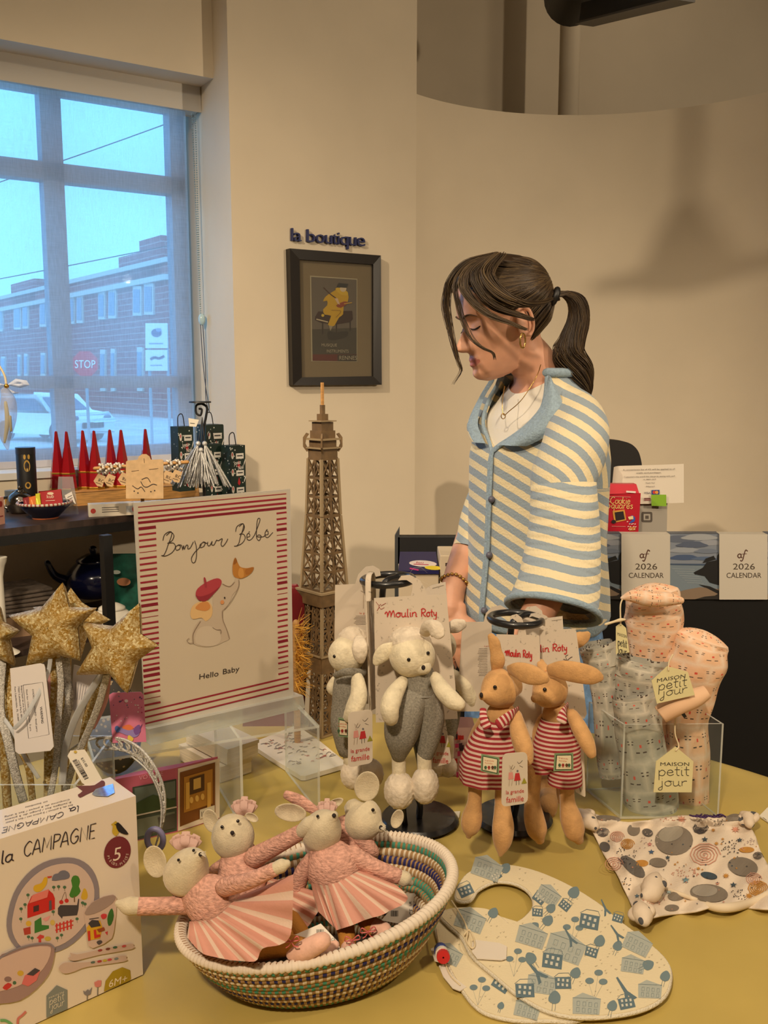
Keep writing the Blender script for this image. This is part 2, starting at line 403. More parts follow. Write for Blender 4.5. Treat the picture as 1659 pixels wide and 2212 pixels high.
# curved alcove wall
c0, c1, c2 = V((K.x, 3.4, 0)), V((.77, 3.66, 0)), V((1.42, 3.24, 0))
def circ(a, b, c):
    d = 2 * (a.x * (b.y - c.y) + b.x * (c.y - a.y) + c.x * (a.y - b.y))
    u = ((a.length_squared) * (b.y - c.y) + b.length_squared * (c.y - a.y) + c.length_squared * (a.y - b.y)) / d
    w = ((a.length_squared) * (c.x - b.x) + b.length_squared * (a.x - c.x) + c.length_squared * (b.x - a.x)) / d
    return V((u, w, 0))
cc = circ(c0, c1, c2); rr = (c0 - cc).length; a0 = math.atan2(c0.y - cc.y, c0.x - cc.x); a1 = a0 - math.radians(118.5)
ZT = W(897, 203, 3.4).z
mb = MB(); pr = [(rr, 0), (rr, ZT), (rr + .1, ZT), (rr + .1, 0)]
mb.grid(lambda u, v: V((cc.x + pr[int(round(v * 4)) % 4][0] * math.cos(a0 + (a1 - a0) * u), cc.y + pr[int(round(v * 4)) % 4][0] * math.sin(a0 + (a1 - a0) * u), pr[int(round(v * 4)) % 4][1])), 64, 4)
struct(mb.build('wall_curved', wallm, smooth=30))
e_ = V((cc.x + rr * math.cos(a1), cc.y + rr * math.sin(a1), 0)); mb = MB(); mb.box(((e_.x + 3.38) / 2, e_.y + .05, ZT / 2), (3.38 - e_.x, .1, ZT)); struct(mb.build('wall_alcove', wallm, smooth=False))
mb = MB(); mb.box((1.55, 4.75, CEIL / 2), (3.6, .1, CEIL)); mb.box((-.2, 4.25, CEIL / 2), (.1, 1.05, CEIL)); struct(mb.build('wall_back', wallm, smooth=False))
mb = MB(); mb.box((3.4, .9, CEIL / 2), (.1, 8, CEIL)); struct(mb.build('wall_right', wallm, smooth=False))
mb = MB(); mb.box((-.6, -3, CEIL / 2), (8.2, .1, CEIL)); struct(mb.build('wall_rear', wallm, smooth=False))
mb = MB(); mb.box((-4.6, -1.2, CEIL / 2), (.1, 3.6, CEIL)); struct(mb.build('wall_left', wallm, smooth=False))
floorm = mat('floor_tile', (150, 140, 125), .4, pat=lambda c: (lambda x, y: c.mix(((x * 2).fr().lt(.012)).mx((y * 2).fr().lt(.012)), (150, 140, 126), (95, 90, 82)))(c.ob()[0], c.ob()[1]))
mb = MB(); mb.box((-.6, .8, -.05), (8.4, 8.0, .1)); struct(mb.build('floor', floorm, smooth=False))
mb = MB(); mb.box((-.6, .85, CEIL + .05), (8.4, 8.0, .1)); struct(mb.build('ceiling', mat('ceiling_dark', (70, 64, 58), .8), smooth=False))
# column behind the curved wall, ceiling lamps
pc = W(1230, 150, 4.3); mb = MB(); mb.lathe([(.045, 0), (.045, CEIL)], 24, (pc.x, 4.3, 0)); struct(mb.build('trim_1', wallm, smooth=True))
t = thing('ceiling_duct', 'black rounded ceiling duct above the curved wall', 'duct', W(1235, 0, 3.5))
mb = MB(); c = W(1235, -8, 3.6); mb.tube([c + V((0, .02, 0)), c + V((0, -.9, .02))], .098, 24, k=2); mb.build('duct_body', dark, t, smooth=30)
mb = MB(); c = W(1130, -10, 3.3); mb.box(c + V((0, -.2, .02)), (.26, .4, .05), Matrix.Rotation(.25, 3, 'Z')); mb.build('duct_flange', dark, t, smooth=False)
t = thing('lighting_rail', 'long black lighting rail slanting across the ceiling at top right', 'light rail', W(1265, 40, 3.2))
a, b = W(1262, 30, 3.2), W(1480, -28, 2.7); mb = MB(); mb.bar(a, b, .03, .06); mb.build('rail', dark, t, smooth=False)
mb = MB(); mb.bar(a - UP * .032, b - UP * .032, .07, .006); mb.build('rail_lip', mat('rail_edge', (70, 66, 60), .4), t, smooth=False)
# pendant lamp hanging beside the picture's right edge: throws the shadow on the curved wall
t = thing('pendant_lamp', 'cone shaped pendant lamp hanging to the right of the table', 'lamp', (1.903, 1.94, 1.985))
mb = MB(); mb.lathe([(.003, -.022), (.045, -.015), (.06, .0), (.116, .004), (.12, .010), (.112, .016), (.05, .03), (.036, .08), (.016, .14), (.006, .15)], 36, (1.903, 1.94, 1.985)); mb.build('lamp_shade', dark, t)
mb = MB(); mb.tube([(1.903, 1.94, 2.12), (1.903, 1.94, CEIL)], .008, 8, k=1); mb.build('cord', dark, t)
# window: frame, glass, roller shade
framem = mat('window_frame', (150, 150, 165), .5); alum = mat('aluminium', (140, 140, 148), .35, .6)
def gp(px, py, off=0): return GP.hit(px, py, off)
def gz(z, s): p = HF - D * s + NI * .215; return V((p.x, p.y, z))     # s = distance left of the reveal
sR, sL = .02, 1.72
mb = MB()
mul = (gp(122, 500) - (HF + NI * .215)).dot(-D); mw = .032
for s0, s1 in ((sR, sR + .05), (mul - mw, mul + mw), (sL - .05, sL), (mul + .62, mul + .68)):
    mb.prism([gz(zs, s0), gz(zs, s1), gz(zh, s1), gz(zh, s0)], NI * .06)
for z0, z1 in ((zs, zs + .06), (zh - .06, zh), (gp(300, 392).z - .028, gp(300, 392).z + .028), (gp(300, 825).z - .02, gp(300, 825).z + .02)):
    mb.prism([gz(z0, sR), gz(z0, sL), gz(z1, sL), gz(z1, sR)], NI * .055)
wn = struct(mb.build('window_1', framem, smooth=False))
mb = MB(); q = NI * .03; mb.prism([gz(zs, sR) + q, gz(zs, sL) + q, gz(zh, sL) + q, gz(zh, sR) + q], NI * .004)
mb.build('glass', clear('window_glass', (225, 240, 245), .01, .02), wn, smooth=False)
mb = MB(); p = HF + NI * -.005; a = V((p.x, p.y, zs - .012)); b = a - D * 1.74; mb.prism([a, b, b + UP * .02, a + UP * .02], NI * .25); struct(mb.build('trim_2', white, smooth=False))
# roller shade (things: valance + fabric + chain)
VP_ = Plane(J + NI * .22, NI)
va, vb = VP_.hit(431, 190), VP_.hit(431, 240)
t = thing('roller_shade', 'sheer woven roller shade pulled down over the window', 'window shade', (va.x, va.y, zs))
mb = MB(); a = V((va.x, va.y, vb.z)); b = a - D * 1.7; mb.prism([a, b, b + UP * .135, a + UP * .135], NI * .07); mb.build('valance', mat('valance', (205, 200, 192), .5), t, smooth=False, bevel=.004)
sm = bpy.data.materials.new('shade_fabric'); sm.use_nodes = True; nt = sm.node_tree; nt.nodes.clear(); MATS['shade_fabric'] = sm
o_ = nt.nodes.new('ShaderNodeOutputMaterial'); c = Ctx(nt); u, v = c.uv()
tp = nt.nodes.new('ShaderNodeBsdfTransparent'); tp.inputs[0].default_value = (.80, .86, .95, 1)
tl = nt.nodes.new('ShaderNodeBsdfTranslucent'); tl.inputs[0].default_value = (.88, .93, 1, 1); df = nt.nodes.new('ShaderNodeBsdfDiffuse'); df.inputs[0].default_value = (.62, .62, .66, 1)
m1 = nt.nodes.new('ShaderNodeMixShader'); m1.inputs[0].default_value = .3; nt.links.new(tl.outputs[0], m1.inputs[1]); nt.links.new(df.outputs[0], m1.inputs[2])
m2 = nt.nodes.new('ShaderNodeMixShader'); wv = c.noise(1, 2, uv=True, stretch=(420, 26, 1)).ramp(.3, .7) * .10 + c.noise(1, 2, uv=True, stretch=(30, 500, 1)).ramp(.3, .7) * .08 + .43
nt.links.new(wv.k, m2.inputs[0]); nt.links.new(tp.outputs[0], m2.inputs[1]); nt.links.new(m1.outputs[0], m2.inputs[2]); nt.links.new(m2.outputs[0], o_.inputs[0])
sh_r = (VP_.hit(418, 600) - va).dot(-D)
mb = MB(); st = va + NI * .03
def shf(u, v):
    p = st - D * (sh_r + u * 1.6); p.z = zs + .02 + v * (vb.z + .04 - zs); return p
mb.grid(shf, 8, 8); mb.build('shade_fabric', sm, t)
mb = MB(); a = shf(0, 0); b = shf(1, 0); mb.bar(a, b, .012, .022); mb.build('hem_bar', mat('hem_bar', (190, 190, 200), .5), t, smooth=False)
chm = mat('bead_chain', (150, 175, 185), .4)
mb = MB()
for (p0, p1) in (((417, 245), (436, 690)), ((424, 245), (436, 690))):
    P0, P1 = VP_.hit(*p0), VP_.hit(*p1)
    for i in range(90): mb.ell(P0.lerp(P1, i / 90) + NI * .01, .0026, None, 6, 4)
mb.build('bead_chain', chm, t)
mb = MB(); p = VP_.hit(436, 690); mb.ell(p, (.012, .012, .02), None, 12, 8); mb.build('chain_weight', mat('chain_clear', (190, 220, 230), .2), t)
mb = MB(); mb.tube([VP_.hit(433, 700), VP_.hit(440, 800), VP_.hit(452, 880), VP_.hit(466, 915)], .0016, 6); mb.tube([VP_.hit(438, 700), VP_.hit(444, 800), VP_.hit(446, 870), VP_.hit(466, 915)], .0016, 6)
mb.build('cord_loop', mat('grey_cord', (80, 90, 110), .6), t)
# ---------------------------------------------------------------- outside the window
GZ = -.8
mb = MB(); mb.box((-12, 45, GZ - .05), (120, 82, .1)); struct(mb.build('street_ground', mat('street', (190, 186, 178), .9, var=.1, vs=.6), smooth=False))
fd = V((-.61, .79, 0)); fn = V((-.79, -.61, 0)); fc = W(368, 700, 50); fc.z = 0; FP = Plane(fc, fn)
brick = mat('brick', (128, 72, 66), .9, pat=lambda c: c.mix(((c.ob()[2] * 3).fr().lt(.16)).mx(((c.ob()[0] * 1.6 + (c.ob()[2] * 3).fl() * .5).fr()).lt(.05)), (142, 62, 58), (170, 130, 120)))
bt = thing('brick_building', 'two storey red brick building across the street seen through the window', 'building', (fc.x, fc.y, GZ))
zt = FP.hit(368, 558).z; back = -FP.n
mb = MB(); a = V((fc.x, fc.y, GZ)); b = a + fd * 60
mb.prism([a, b, b + UP * (zt - GZ), a + UP * (zt - GZ)], back * 14); mb.build('wall', brick, bt, smooth=False)
mb = MB(); z0, z1 = FP.hit(365, 604).z, FP.hit(365, 592).z; mb.prism([V((a.x, a.y, z0)), V((b.x, b.y, z0)), V((b.x, b.y, z1)), V((a.x, a.y, z1))], FP.n * .25); mb.build('cornice', mat('stone_trim', (196, 190, 178), .8), bt, smooth=False)
mb = MB(); mb.prism([V((a.x, a.y, zt - .15)), V((b.x, b.y, zt - .15)), V((b.x, b.y, zt + .1)), V((a.x, a.y, zt + .1))], FP.n * .15); mb.build('parapet_cap', MATS['stone_trim'], bt, smooth=False)
for nm, x0, x1, y, dep in (('chimney', 302, 350, 507, 3), ('roof_block', 256, 300, 545, 4), ('roof_block', 20, 72, 602, 4)):
    p, q = FP.hit(x0, 560), FP.hit(x1, 560); h = FP.hit(x1, y).z
    mb = MB(); mb.prism([V((p.x, p.y, zt - 1)), V((q.x, q.y, zt - 1)), V((q.x, q.y, h)), V((p.x, p.y, h))], back * dep); mb.build(nm, brick, bt, smooth=False)
glm = mat('dark_glass', (95, 110, 130), .15)
for x0, x1, y0, y1 in ((0, 9, 668, 716), (33, 48, 660, 712), (52, 64, 655, 710), (89, 103, 648, 706), (108, 120, 643, 702), (153, 164, 640, 700), (169, 182, 637, 698), (216, 230, 630, 690), (238, 254, 625, 688), (291, 309, 618, 682), (315, 335, 612, 680),
                       (41, 48, 766, 812), (55, 63, 764, 812), (91, 101, 762, 812), (112, 120, 760, 812), (220, 231, 755, 845), (243, 252, 753, 845), (300, 312, 750, 845), (5, 14, 770, 812)):
    c = [FP.hit(x0, y1), FP.hit(x1, y1), FP.hit(x1, y0), FP.hit(x0, y0)]
    mb = MB(); mb.prism(c, FP.n * .12); w = mb.build('window', MATS['stone_trim'], bt, smooth=False)
    m = sum(c, V((0, 0, 0))) / 4; mb = MB(); mb.prism([m + (q - m) * .78 + FP.n * .1 for q in c], FP.n * .05); mb.build('pane', glm, w, smooth=False)
# parked car
cl = W(110, 950, 33); cl.z = GZ
t = thing('car', 'white car parked in the street seen through the lower left pane', 'car', cl)
ca = math.radians(-32); CR = Matrix.Translation(cl) @ Matrix.Rotation(ca, 4, 'Z')
carw = mat('car_paint', (236, 238, 240), .25, coat=.5)
def cpr(pts, y0, y1): 
    m = MB(CR); m.prism([V((x, y0, z)) for x, z in pts], V((0, y1 - y0, 0))); return m
cpr([(-2.2, .35), (2.2, .35), (2.25, .75), (2.0, .98), (1.1, 1.08), (.45, 1.55), (-1.9, 1.6), (-2.2, 1.05)], -.88, .88).build('body', carw, t, bevel=.08)
for sy in (-.9, .88): cpr([(-1.8, 1.08), (.85, 1.08), (.4, 1.48), (-1.7, 1.5)], sy, sy + .02).build('side_window', glm, t, smooth=False)
m = MB(CR); m.prism([V((1.1, -.75, 1.1)), V((1.1, .75, 1.1)), V((.5, .65, 1.52)), V((.5, -.65, 1.52))], V((.02, 0, .02))); m.build('windscreen', glm, t, smooth=False)
for x in (-1.35, 1.4):
    for y in (-.9, .72):
        m = MB(CR); m.lathe([(.02, 0), (.34, 0), (.36, .04), (.36, .16), (.34, .2), (.02, .2)], 20, (x, y, .36), Matrix.Rotation(-math.pi / 2, 3, 'X')); m.build('wheel', dark, t, smooth=30)
for y in (-.7, .7):
    m = MB(CR); m.ell((2.18, y, .85), (.08, .16, .09), None, 10, 8); m.build('headlight', glm, t)
m = MB(CR); m.box((2.24, 0, .6), (.06, .9, .2)); m.build('grille', dark, t, smooth=False)
# stop sign and notice boards on posts
sp = W(184, 786, 25); t = thing('stop_sign', 'red octagonal stop sign on a post seen through the window', 'road sign', (sp.x, sp.y, GZ))
mb = MB(); pts = [sp + V((.36 * math.cos(math.pi / 8 + i * math.pi / 4), 0, .36 * math.sin(math.pi / 8 + i * math.pi / 4))) for i in range(8)]; mb.prism(pts, V((0, .02, 0)))
o = mb.build('sign_face', mat('stop_red', (225, 30, 40), .5), t, smooth=False)
ar = Art(on(Plane(sp - V((0, .004, 0)), (0, -1, 0)), .003)); ar.text('STOP', 184, 795, 18, (240, 240, 240), align='C', w=44); ar.build('sign_lettering', o)
mb = MB(); mb.bar(V((sp.x, sp.y + .05, GZ)), sp + V((0, .05, .3)), .06, .06); mb.build('post', mat('galvanised', (150, 155, 160), .5), t, smooth=False)
bp = W(338, 750, 30); t = thing('notice_boards', 'two white notice boards on posts seen through the window', 'sign', (bp.x, bp.y, GZ))
BPn = Plane(bp, (0, -1, 0)); art = Art(on(BPn, .01))
for y0, y1 in ((698, 752), (756, 801)):
    mb = MB(); mb.prism([BPn.hit(314, y1), BPn.hit(362, y1), BPn.hit(361, y0), BPn.hit(314, y0)], V((0, .05, 0))); mb.build('board', white, t, smooth=False)
art.ell(338, 719, 11, 9, (40, 60, 110), 2); art.ell(343, 713, 6, 4, (120, 140, 190), 3); art.line([(325, 776), (334, 772), (344, 774), (355, 769)], 5, (40, 50, 90)); art.line([(322, 742), (352, 742)], 2, (120, 130, 160)); art.line([(325, 789), (350, 789)], 1.5, (120, 130, 160)); art.build('board_print', t)
for x in (318, 358):
    p = BPn.hit(x, 700); mb = MB(); mb.bar(V((p.x, p.y + .1, GZ)), p + V((0, .1, 0)), .07, .07); mb.build('post', MATS['galvanised'], t, smooth=False)
for i, (p0, p1, lb) in enumerate((((-60, 605), (410, 512), 'overhead wire running past the chimney across the street'), ((-40, 130), (130, 75), 'thin overhead wire in the sky at the upper left pane'), ((130, 340), (420, 235), 'thin overhead wire slanting over the upper right pane'))):
    mb = MB(); A, B = W(*p0, 26), W(*p1, 24); A2 = A + (A - B) * 1.5; B2 = B + (B - A) * 1.5
    mb.tube([A2, A.lerp(B, .5) - UP * .12, B2], .014, 6, k=8); tag(mb.build('overhead_wire', dark), lb, 'wire')
# ---------------------------------------------------------------- black shelf unit by the window and what stands on it
SZ = 1.04
wood_dk = mat('shelf_top', (58, 44, 38), .5, var=.25, vs=14, stretch=(1, 6, 1))
f0, f1 = G(-60, 1150, SZ), G(289, 1111, SZ); sd = (f1 - f0).normalized(); sn_ = V((-sd.y, sd.x, 0))
SA = f0 - sd * .25; SB = f0 + sd * .95
sh = thing('display_shelf', 'black metal shelf unit with dark wood top in front of the window', 'shelf', (SA.x, SA.y, 0))
mb = MB(); a, b = SA - UP * .018, SB - UP * .018; mb.prism([a, b, b + sn_ * .36, a + sn_ * .36], UP * .018); mb.build('top_board', wood_dk, sh, smooth=False)
mb = MB(); mb.bar(SA - UP * .03, SB - UP * .03, .02, .024); mb.build('front_rail', dark, sh, smooth=False)
SL = .70
mb = MB(); a = V((SA.x, SA.y, SL)); b = V((SB.x, SB.y, SL)); mb.prism([a, b, b + sn_ * .36, a + sn_ * .36], UP * .018); mb.build('lower_board', wood_dk, sh, smooth=False)
for q in (SA + sn_ * .015, G(232, 1140, SZ) + sn_ * .012, SB + sn_ * .015, SA + sn_ * .345, SB + sn_ * .345):
    mb = MB(); mb.bar(V((q.x, q.y, 0)), V((q.x, q.y, SZ - .02)), .024, .024); mb.build('leg', dark, sh, smooth=False)
def SG(px, py, z=SZ): return G(px, py, z)
# riser
RZ = SZ + .04
r0, r1 = SG(165, 1093), SG(430, 1072)
pine = mat('pine', (196, 146, 84), .55, var=.14, vs=22, stretch=(1, 1, 9))
mb = MB(); mb.prism([r0, r1, r1 + sn_ * .13, r0 + sn_ * .13], UP * .04); tag(mb.build('wooden_riser', pine, smooth=False, bevel=.002), 'low pine riser board carrying the red cones and green boxes', 'riser')
# red cones
redg = mat('red_lacquer', (150, 16, 26), .22, coat=.6); goldm = mat('gold_foil', (196, 150, 60), .3, .9); redp = mat('red_film', (170, 30, 40), .12, alpha=.8)
cone0 = None
for i, (px, back, lb) in enumerate(((149, .035, 'second from the left'), (127, .09, 'leftmost of the seven'), (184, .10, 'third from the left'), (208, .035, 'fourth from the left, in front of the mullion'), (242, .10, 'fifth from the left'), (266, .04, 'sixth from the left'), (318, .06, 'standing apart at the right, above the earring card'))):
    p = SG(px, 1061 - (px - 150) * .06, RZ); p = V((p.x, p.y, RZ)); ratio = p.x / p.y
    q = p + sn_ * (back * .6); q.x = ratio * q.y
    lab = 'red cone gift box, ' + lb
    if cone0 is None:
        cone0 = thing('cone_box', lab, 'gift box', q, 'red cone gift boxes'); H = .178
        mb = MB(); mb.lathe([(.003, 0), (.024, 0), (.026, .004), (.022, .05)], 6, q); mb.build('cone_base', redp, cone0, smooth=30)
        mb = MB(); mb.lathe([(.0222, .05), (.0222, .054), (.0218, .055)], 6, q); mb.build('gold_band', goldm, cone0, smooth=30)
        mb = MB(); mb.lathe([(.0218, .055), (.012, .12), (.0045, H), (.0005, H + .002)], 6, q); mb.build('cone_top', redg, cone0, smooth=30)
        mb = MB(); mb.lathe([(.0265, .0), (.027, .006), (.0262, .008)], 6, q); mb.build('gold_foot', goldm, cone0, smooth=30)
    else: dup(cone0, q - ORG[cone0], lab)
# green patterned gift boxes
grn = mat('green_print', (22, 40, 34), .5, pat=lambda c: c.mix((c.voro(75).lt(.16)), (20, 40, 33), (215, 215, 205)))
def giftbox(x0, x1, y0, y1, Y, lb, dz):
    p = W((x0 + x1) / 2, y1, Y); w = (x1 - x0) * mpp(p) * .8; h = (y1 - y0) * mpp(p); R = Matrix.Rotation(.75, 3, 'Z'); c = V((p.x, p.y + w / 2, dz))
    h = (W((x0 + x1) / 2, y0, Y).z - dz)
    t = thing('gift_box', lb, 'gift box', c, 'green festive gift boxes')
    mb = MB(); mb.box(c + UP * (h / 2), (w * .82, w * .7, h), R); mb.build('carton', grn, t, smooth=False)
    pl = Plane(c + R @ V((0, -w * .35 - .0005, 0)), R @ V((0, -1, 0)))
    def fn(x, y, l): return c + R @ V((x * w * .41, -w * .35 - .0005 - l * .0004, h * y))
    ar = Art(fn)
    for yy in (.78, .5, .22):
        ar.poly([(-.25, yy), (.75, yy), (.75, yy + .09), (-.25, yy + .09)], (218, 214, 205)); ar.line([(-.1, yy + .05), (.6, yy + .05)], .02, (60, 60, 60), 2)
        ar.ell(-.7, yy + .06, .17, .06, (214, 208, 196)); ar.ell(-.72, yy + .075, .07, .03, (190, 60, 60), 2)
        ar.poly([(-.1, yy - .12), (.1, yy - .02), (.3, yy - .12), (.1, yy - .16)], (170, 30, 36), 1); ar.line([(.75, yy - .1), (.95, yy - .02)], .04, (225, 220, 210))
    ar.text('Joyeux', -.55, .68, .07, (240, 236, 226), 3, (1, .02), (0, 1), w=.9); ar.text('Noël', .0, .6, .07, (240, 236, 226), 3, (1, .02), (0, 1), w=.7)
    ar.build('printed_label', t)
    mb = MB(); u = c + UP * h; mb.tube([u + R @ V((-w * .2, 0, 0)), u + R @ V((-w * .18, 0, .03)), u + R @ V((w * .05, 0, .035)), u + R @ V((w * .15, 0, 0))], .0016, 6); mb.build('cord_handle', dark, t)
giftbox(363, 420, 922, 1050, 2.76, 'green festive gift box at the left behind the silver tassels', RZ)
giftbox(418, 486, 918, 1050, 2.82, 'green festive gift box at the back against the window reveal', RZ)
giftbox(430, 482, 960, 1062, 2.74, 'green festive gift box half hidden behind the silver tassels', RZ - .04)
giftbox(472, 532, 963, 1068, 2.72, 'green festive gift box at the right end of the shelf by the wall', SZ)
# black hooked stand with silver tassels
hp = W(432, 870, 2.6); t = thing('hook_stand', 'black iron hook stand with a round plate on top, holding the silver tassels', 'stand', (hp.x, hp.y, SZ))
mb = MB(); mb.lathe([(.002, .004), (.03, .004), (.031, .0), (.002, -.002)], 24, hp); mb.build('plate', dark, t, smooth=30)
w_ = lambda x, y: W(x, y, 2.6)
mb = MB(); mb.tube([w_(436, 872), w_(447, 880), w_(445, 900), w_(440, 930), w_(440, 1000), V((w_(440, 1000).x, hp.y, SZ))], .0035, 8); mb.tube([w_(436, 872), w_(424, 876), w_(424, 892), w_(433, 897), w_(436, 885), w_(431, 883)], .003, 8); mb.build('hook_stem', dark, t)
mb = MB(); mb.lathe([(.002, 0), (.04, 0), (.04, .004), (.002, .006)], 24, (w_(440, 1000).x, hp.y, SZ)); mb.build('foot', dark, t, smooth=30)
silv = mat('silver_tinsel', (225, 221, 212), .3, .45, var=.25, vs=900, bump=.6, bs=900)
for i, (x, y, x2, lb) in enumerate(((428, 958, 400, 'left fan of the pair hanging from the black hook'), (442, 958, 470, 'right fan of the pair hanging from the black hook'), (434, 972, 436, 'middle one hanging between the two fans'))):
    tp = W(x, y, 2.57); t2 = thing('silver_tassel', 'silver tinsel tassel ornament, ' + lb, 'ornament', tp, 'silver tassels')
    mb = MB(); mb.tube([tp, tp.lerp(w_(437, 902), .6), w_(437, 902)], .0012, 5); mb.build('ribbon', dark, t2)
    mb = MB(); mb.ell(tp, .007, None, 12, 8); mb.build('bead', silv, t2)
    mb = MB(); rnd = random.Random(i)
    for k in range(30):
        e = W(x2 + rnd.uniform(-30, 30), 1046 + rnd.uniform(-10, 8), 2.57 + rnd.uniform(-.03, .03)); m = tp.lerp(e, .5) + V((rnd.uniform(-.004, .004), 0, .006))
        mb.tube([tp, m, e], [.002, .0028, .0034], 5, k=3, flat=.5)
    mb.build('tinsel', silv, t2, smooth=False)
mb = MB(); pl = Plane(w_(416, 915), (0, -1, .1)); mb.prism([pl.hit(407, 903), pl.hit(430, 907), pl.hit(424, 922), pl.hit(409, 921)], pl.n * .001); o = tag(mb.build('price_tag', mat('tag_card', (225, 218, 200), .7), smooth=False), 'small cream tag hanging at the top of the silver tassels', 'tag')
ar = Art(on(pl, .0016)); ar.line([(411, 914), (421, 915)], 1.3, (60, 60, 60), 1, 0); ar.build('tag_print', o)
# earring card
kraft = mat('kraft_card', (206, 172, 128), .75, var=.05)
pl = Plane(W(312, 1077, 2.44), (.1, -1, .12)); t = thing('earring_card', 'kraft earring card with a drawn face and a rounded top', 'jewellery card', pl.hit(312, 1077))
mb = MB(); mb.prism([pl.hit(x, y) for x, y in ((272, 1077), (272, 998), (275, 995), (297, 993), (300, 986), (307, 981), (316, 981), (323, 986), (326, 993), (350, 992), (353, 995), (353, 1077))], pl.n * -.0015); mb.build('card', kraft, t, smooth=False)
ar = Art(on(pl, .0004))
for p in ([(286, 1049), (297, 1056), (305, 1052), (313, 1062)], [(304, 1040), (310, 1050), (318, 1052), (330, 1046), (339, 1048)], [(306, 1036), (318, 1032), (325, 1042)]): ar.line(p, 1.6, (50, 36, 30))
for x, y in ((290, 1061), (298, 1065), (326, 1062), (334, 1060)): ar.ell(x, y, 1.6, 1.6, (50, 36, 30))
ar.line([(284, 1018), (300, 1016)], 1, (110, 85, 60)); ar.line([(322, 1014), (342, 1012)], 1, (110, 85, 60)); ar.line([(311, 990), (312, 1000)], 1, (110, 85, 60)); ar.build('card_print', t)
# bracelets with kraft tags on a bar
bm = mat('pearl_bead', (226, 214, 196), .25, .2)
t = thing('bracelet_bar', 'thin wooden bar the beaded bracelets hang on', 'display bar', W(310, 1010, 2.5)); a, b = W(205, 1012, 2.5), W(405, 998, 2.5)
mb = MB(); mb.tube([a, b], .005, 8, k=1); mb.build('bar', pine, t); mb = MB(); m = a.lerp(b, .5); mb.tube([V((m.x, m.y, RZ)), m], .005, 8, k=1); mb.build('post', pine, t)
for i, (bx, by, tx, ty, lb) in enumerate(((222, 1010, 216, 1037, 'outermost left tag'), (240, 1009, 238, 1037, 'second tag from the left'), (258, 1008, 268, 1034, 'tag overlapping the earring card from the left'), (368, 1002, 362, 1030, 'tag just right of the earring card'), (386, 1001, 382, 1028, 'rightmost tag beside the silver tassels'))):
    p = W(bx, by, 2.5); t = thing('bracelet', 'pearl bracelet with kraft diamond tag, ' + lb, 'bracelet', p, 'tagged bracelets')
    mb = MB()
    for k in range(16):
        th = 2 * math.pi * k / 16; mb.ell(p + V((.008 * math.sin(th * 3), .02 * math.cos(th) , .012 * math.sin(th) - .004)), .0042, None, 8, 6)
    mb.build('beads', bm, t)
    pl = Plane(W(tx, ty, 2.455), (.05, -1, .1)); mb = MB(); mb.prism([pl.hit(tx - 14, ty + 2), pl.hit(tx - 4, ty - 14), pl.hit(tx + 12, ty - 8), pl.hit(tx + 5, ty + 15), pl.hit(tx - 6, ty + 13)], pl.n * -.001); o = mb.build('tag', kraft, t, smooth=False)
    ar = Art(on(pl, .0004)); ar.text('RC', tx - 4, ty + 3, 8, (80, 60, 40), ex=(.9, .3), ey=(.3, -.9)); ar.line([(tx - 9, ty + 5), (tx + 3, ty + 9)], 1, (80, 60, 40)); ar.build('tag_print', o)
# long white box, pouch packets in a bowl
c0_ = [SG(192, 1117), SG(292, 1112)]; dd = (c0_[1] - c0_[0]).normalized(); nn = V((-dd.y, dd.x, 0)); t = thing('long_carton', 'long flat white carton lying on the shelf edge', 'carton', c0_[0])
e1 = c0_[0] + dd * .2; hh = .034
mb = MB(); mb.prism([c0_[0], e1, e1 + nn * .04, c0_[0] + nn * .04], UP * hh); mb.build('carton', mat('cream_card', (228, 216, 196), .6), t, smooth=False)
ar = Art(lambda x, y, l: c0_[0] + dd * x - nn * (.0003 * l) + UP * y)
ar.ell(.012, .016, .007, .007, (200, 70, 60)); ar.ell(.125, .016, .009, .010, (200, 70, 60), 2); ar.poly([(.1, .008), (.15, .006), (.15, .026), (.1, .026)], (190, 190, 190), 1)
for i in range(3): ar.line([(.035, .012 + i * .006), (.08, .012 + i * .006)], .0018, (90, 80, 75), 1, 0)
ar.build('carton_print', t)
bc = SG(98, 1119); t = thing('snack_bowl', 'dark blue bowl with a patterned rim holding candy packets', 'bowl', bc)
mb = MB(); mb.lathe([(.002, .0), (.032, 0), (.036, .004), (.062, .03), (.071, .042), (.068, .043), (.058, .032), (.03, .008), (.002, .007)], 32, bc); mb.build('bowl', mat('navy_glaze', (24, 30, 56), .2, coat=.5), t)
mb = MB(); mb.lathe([(.0715, .040), (.074, .043), (.071, .047), (.066, .044)], 32, bc, mi=0); mb.build('rim', mat('rim_print', (190, 180, 160), .4, pat=lambda c: c.mix((c.uv()[0] * 40).fr().lt(.4), (196, 186, 166), (150, 60, 50))), t)
mb = MB(); mb.lathe([(.034, 0.0), (.036, .003), (.034, .006)], 24, bc); mb.build('foot_ring', mat('terracotta', (170, 90, 50), .6), t)
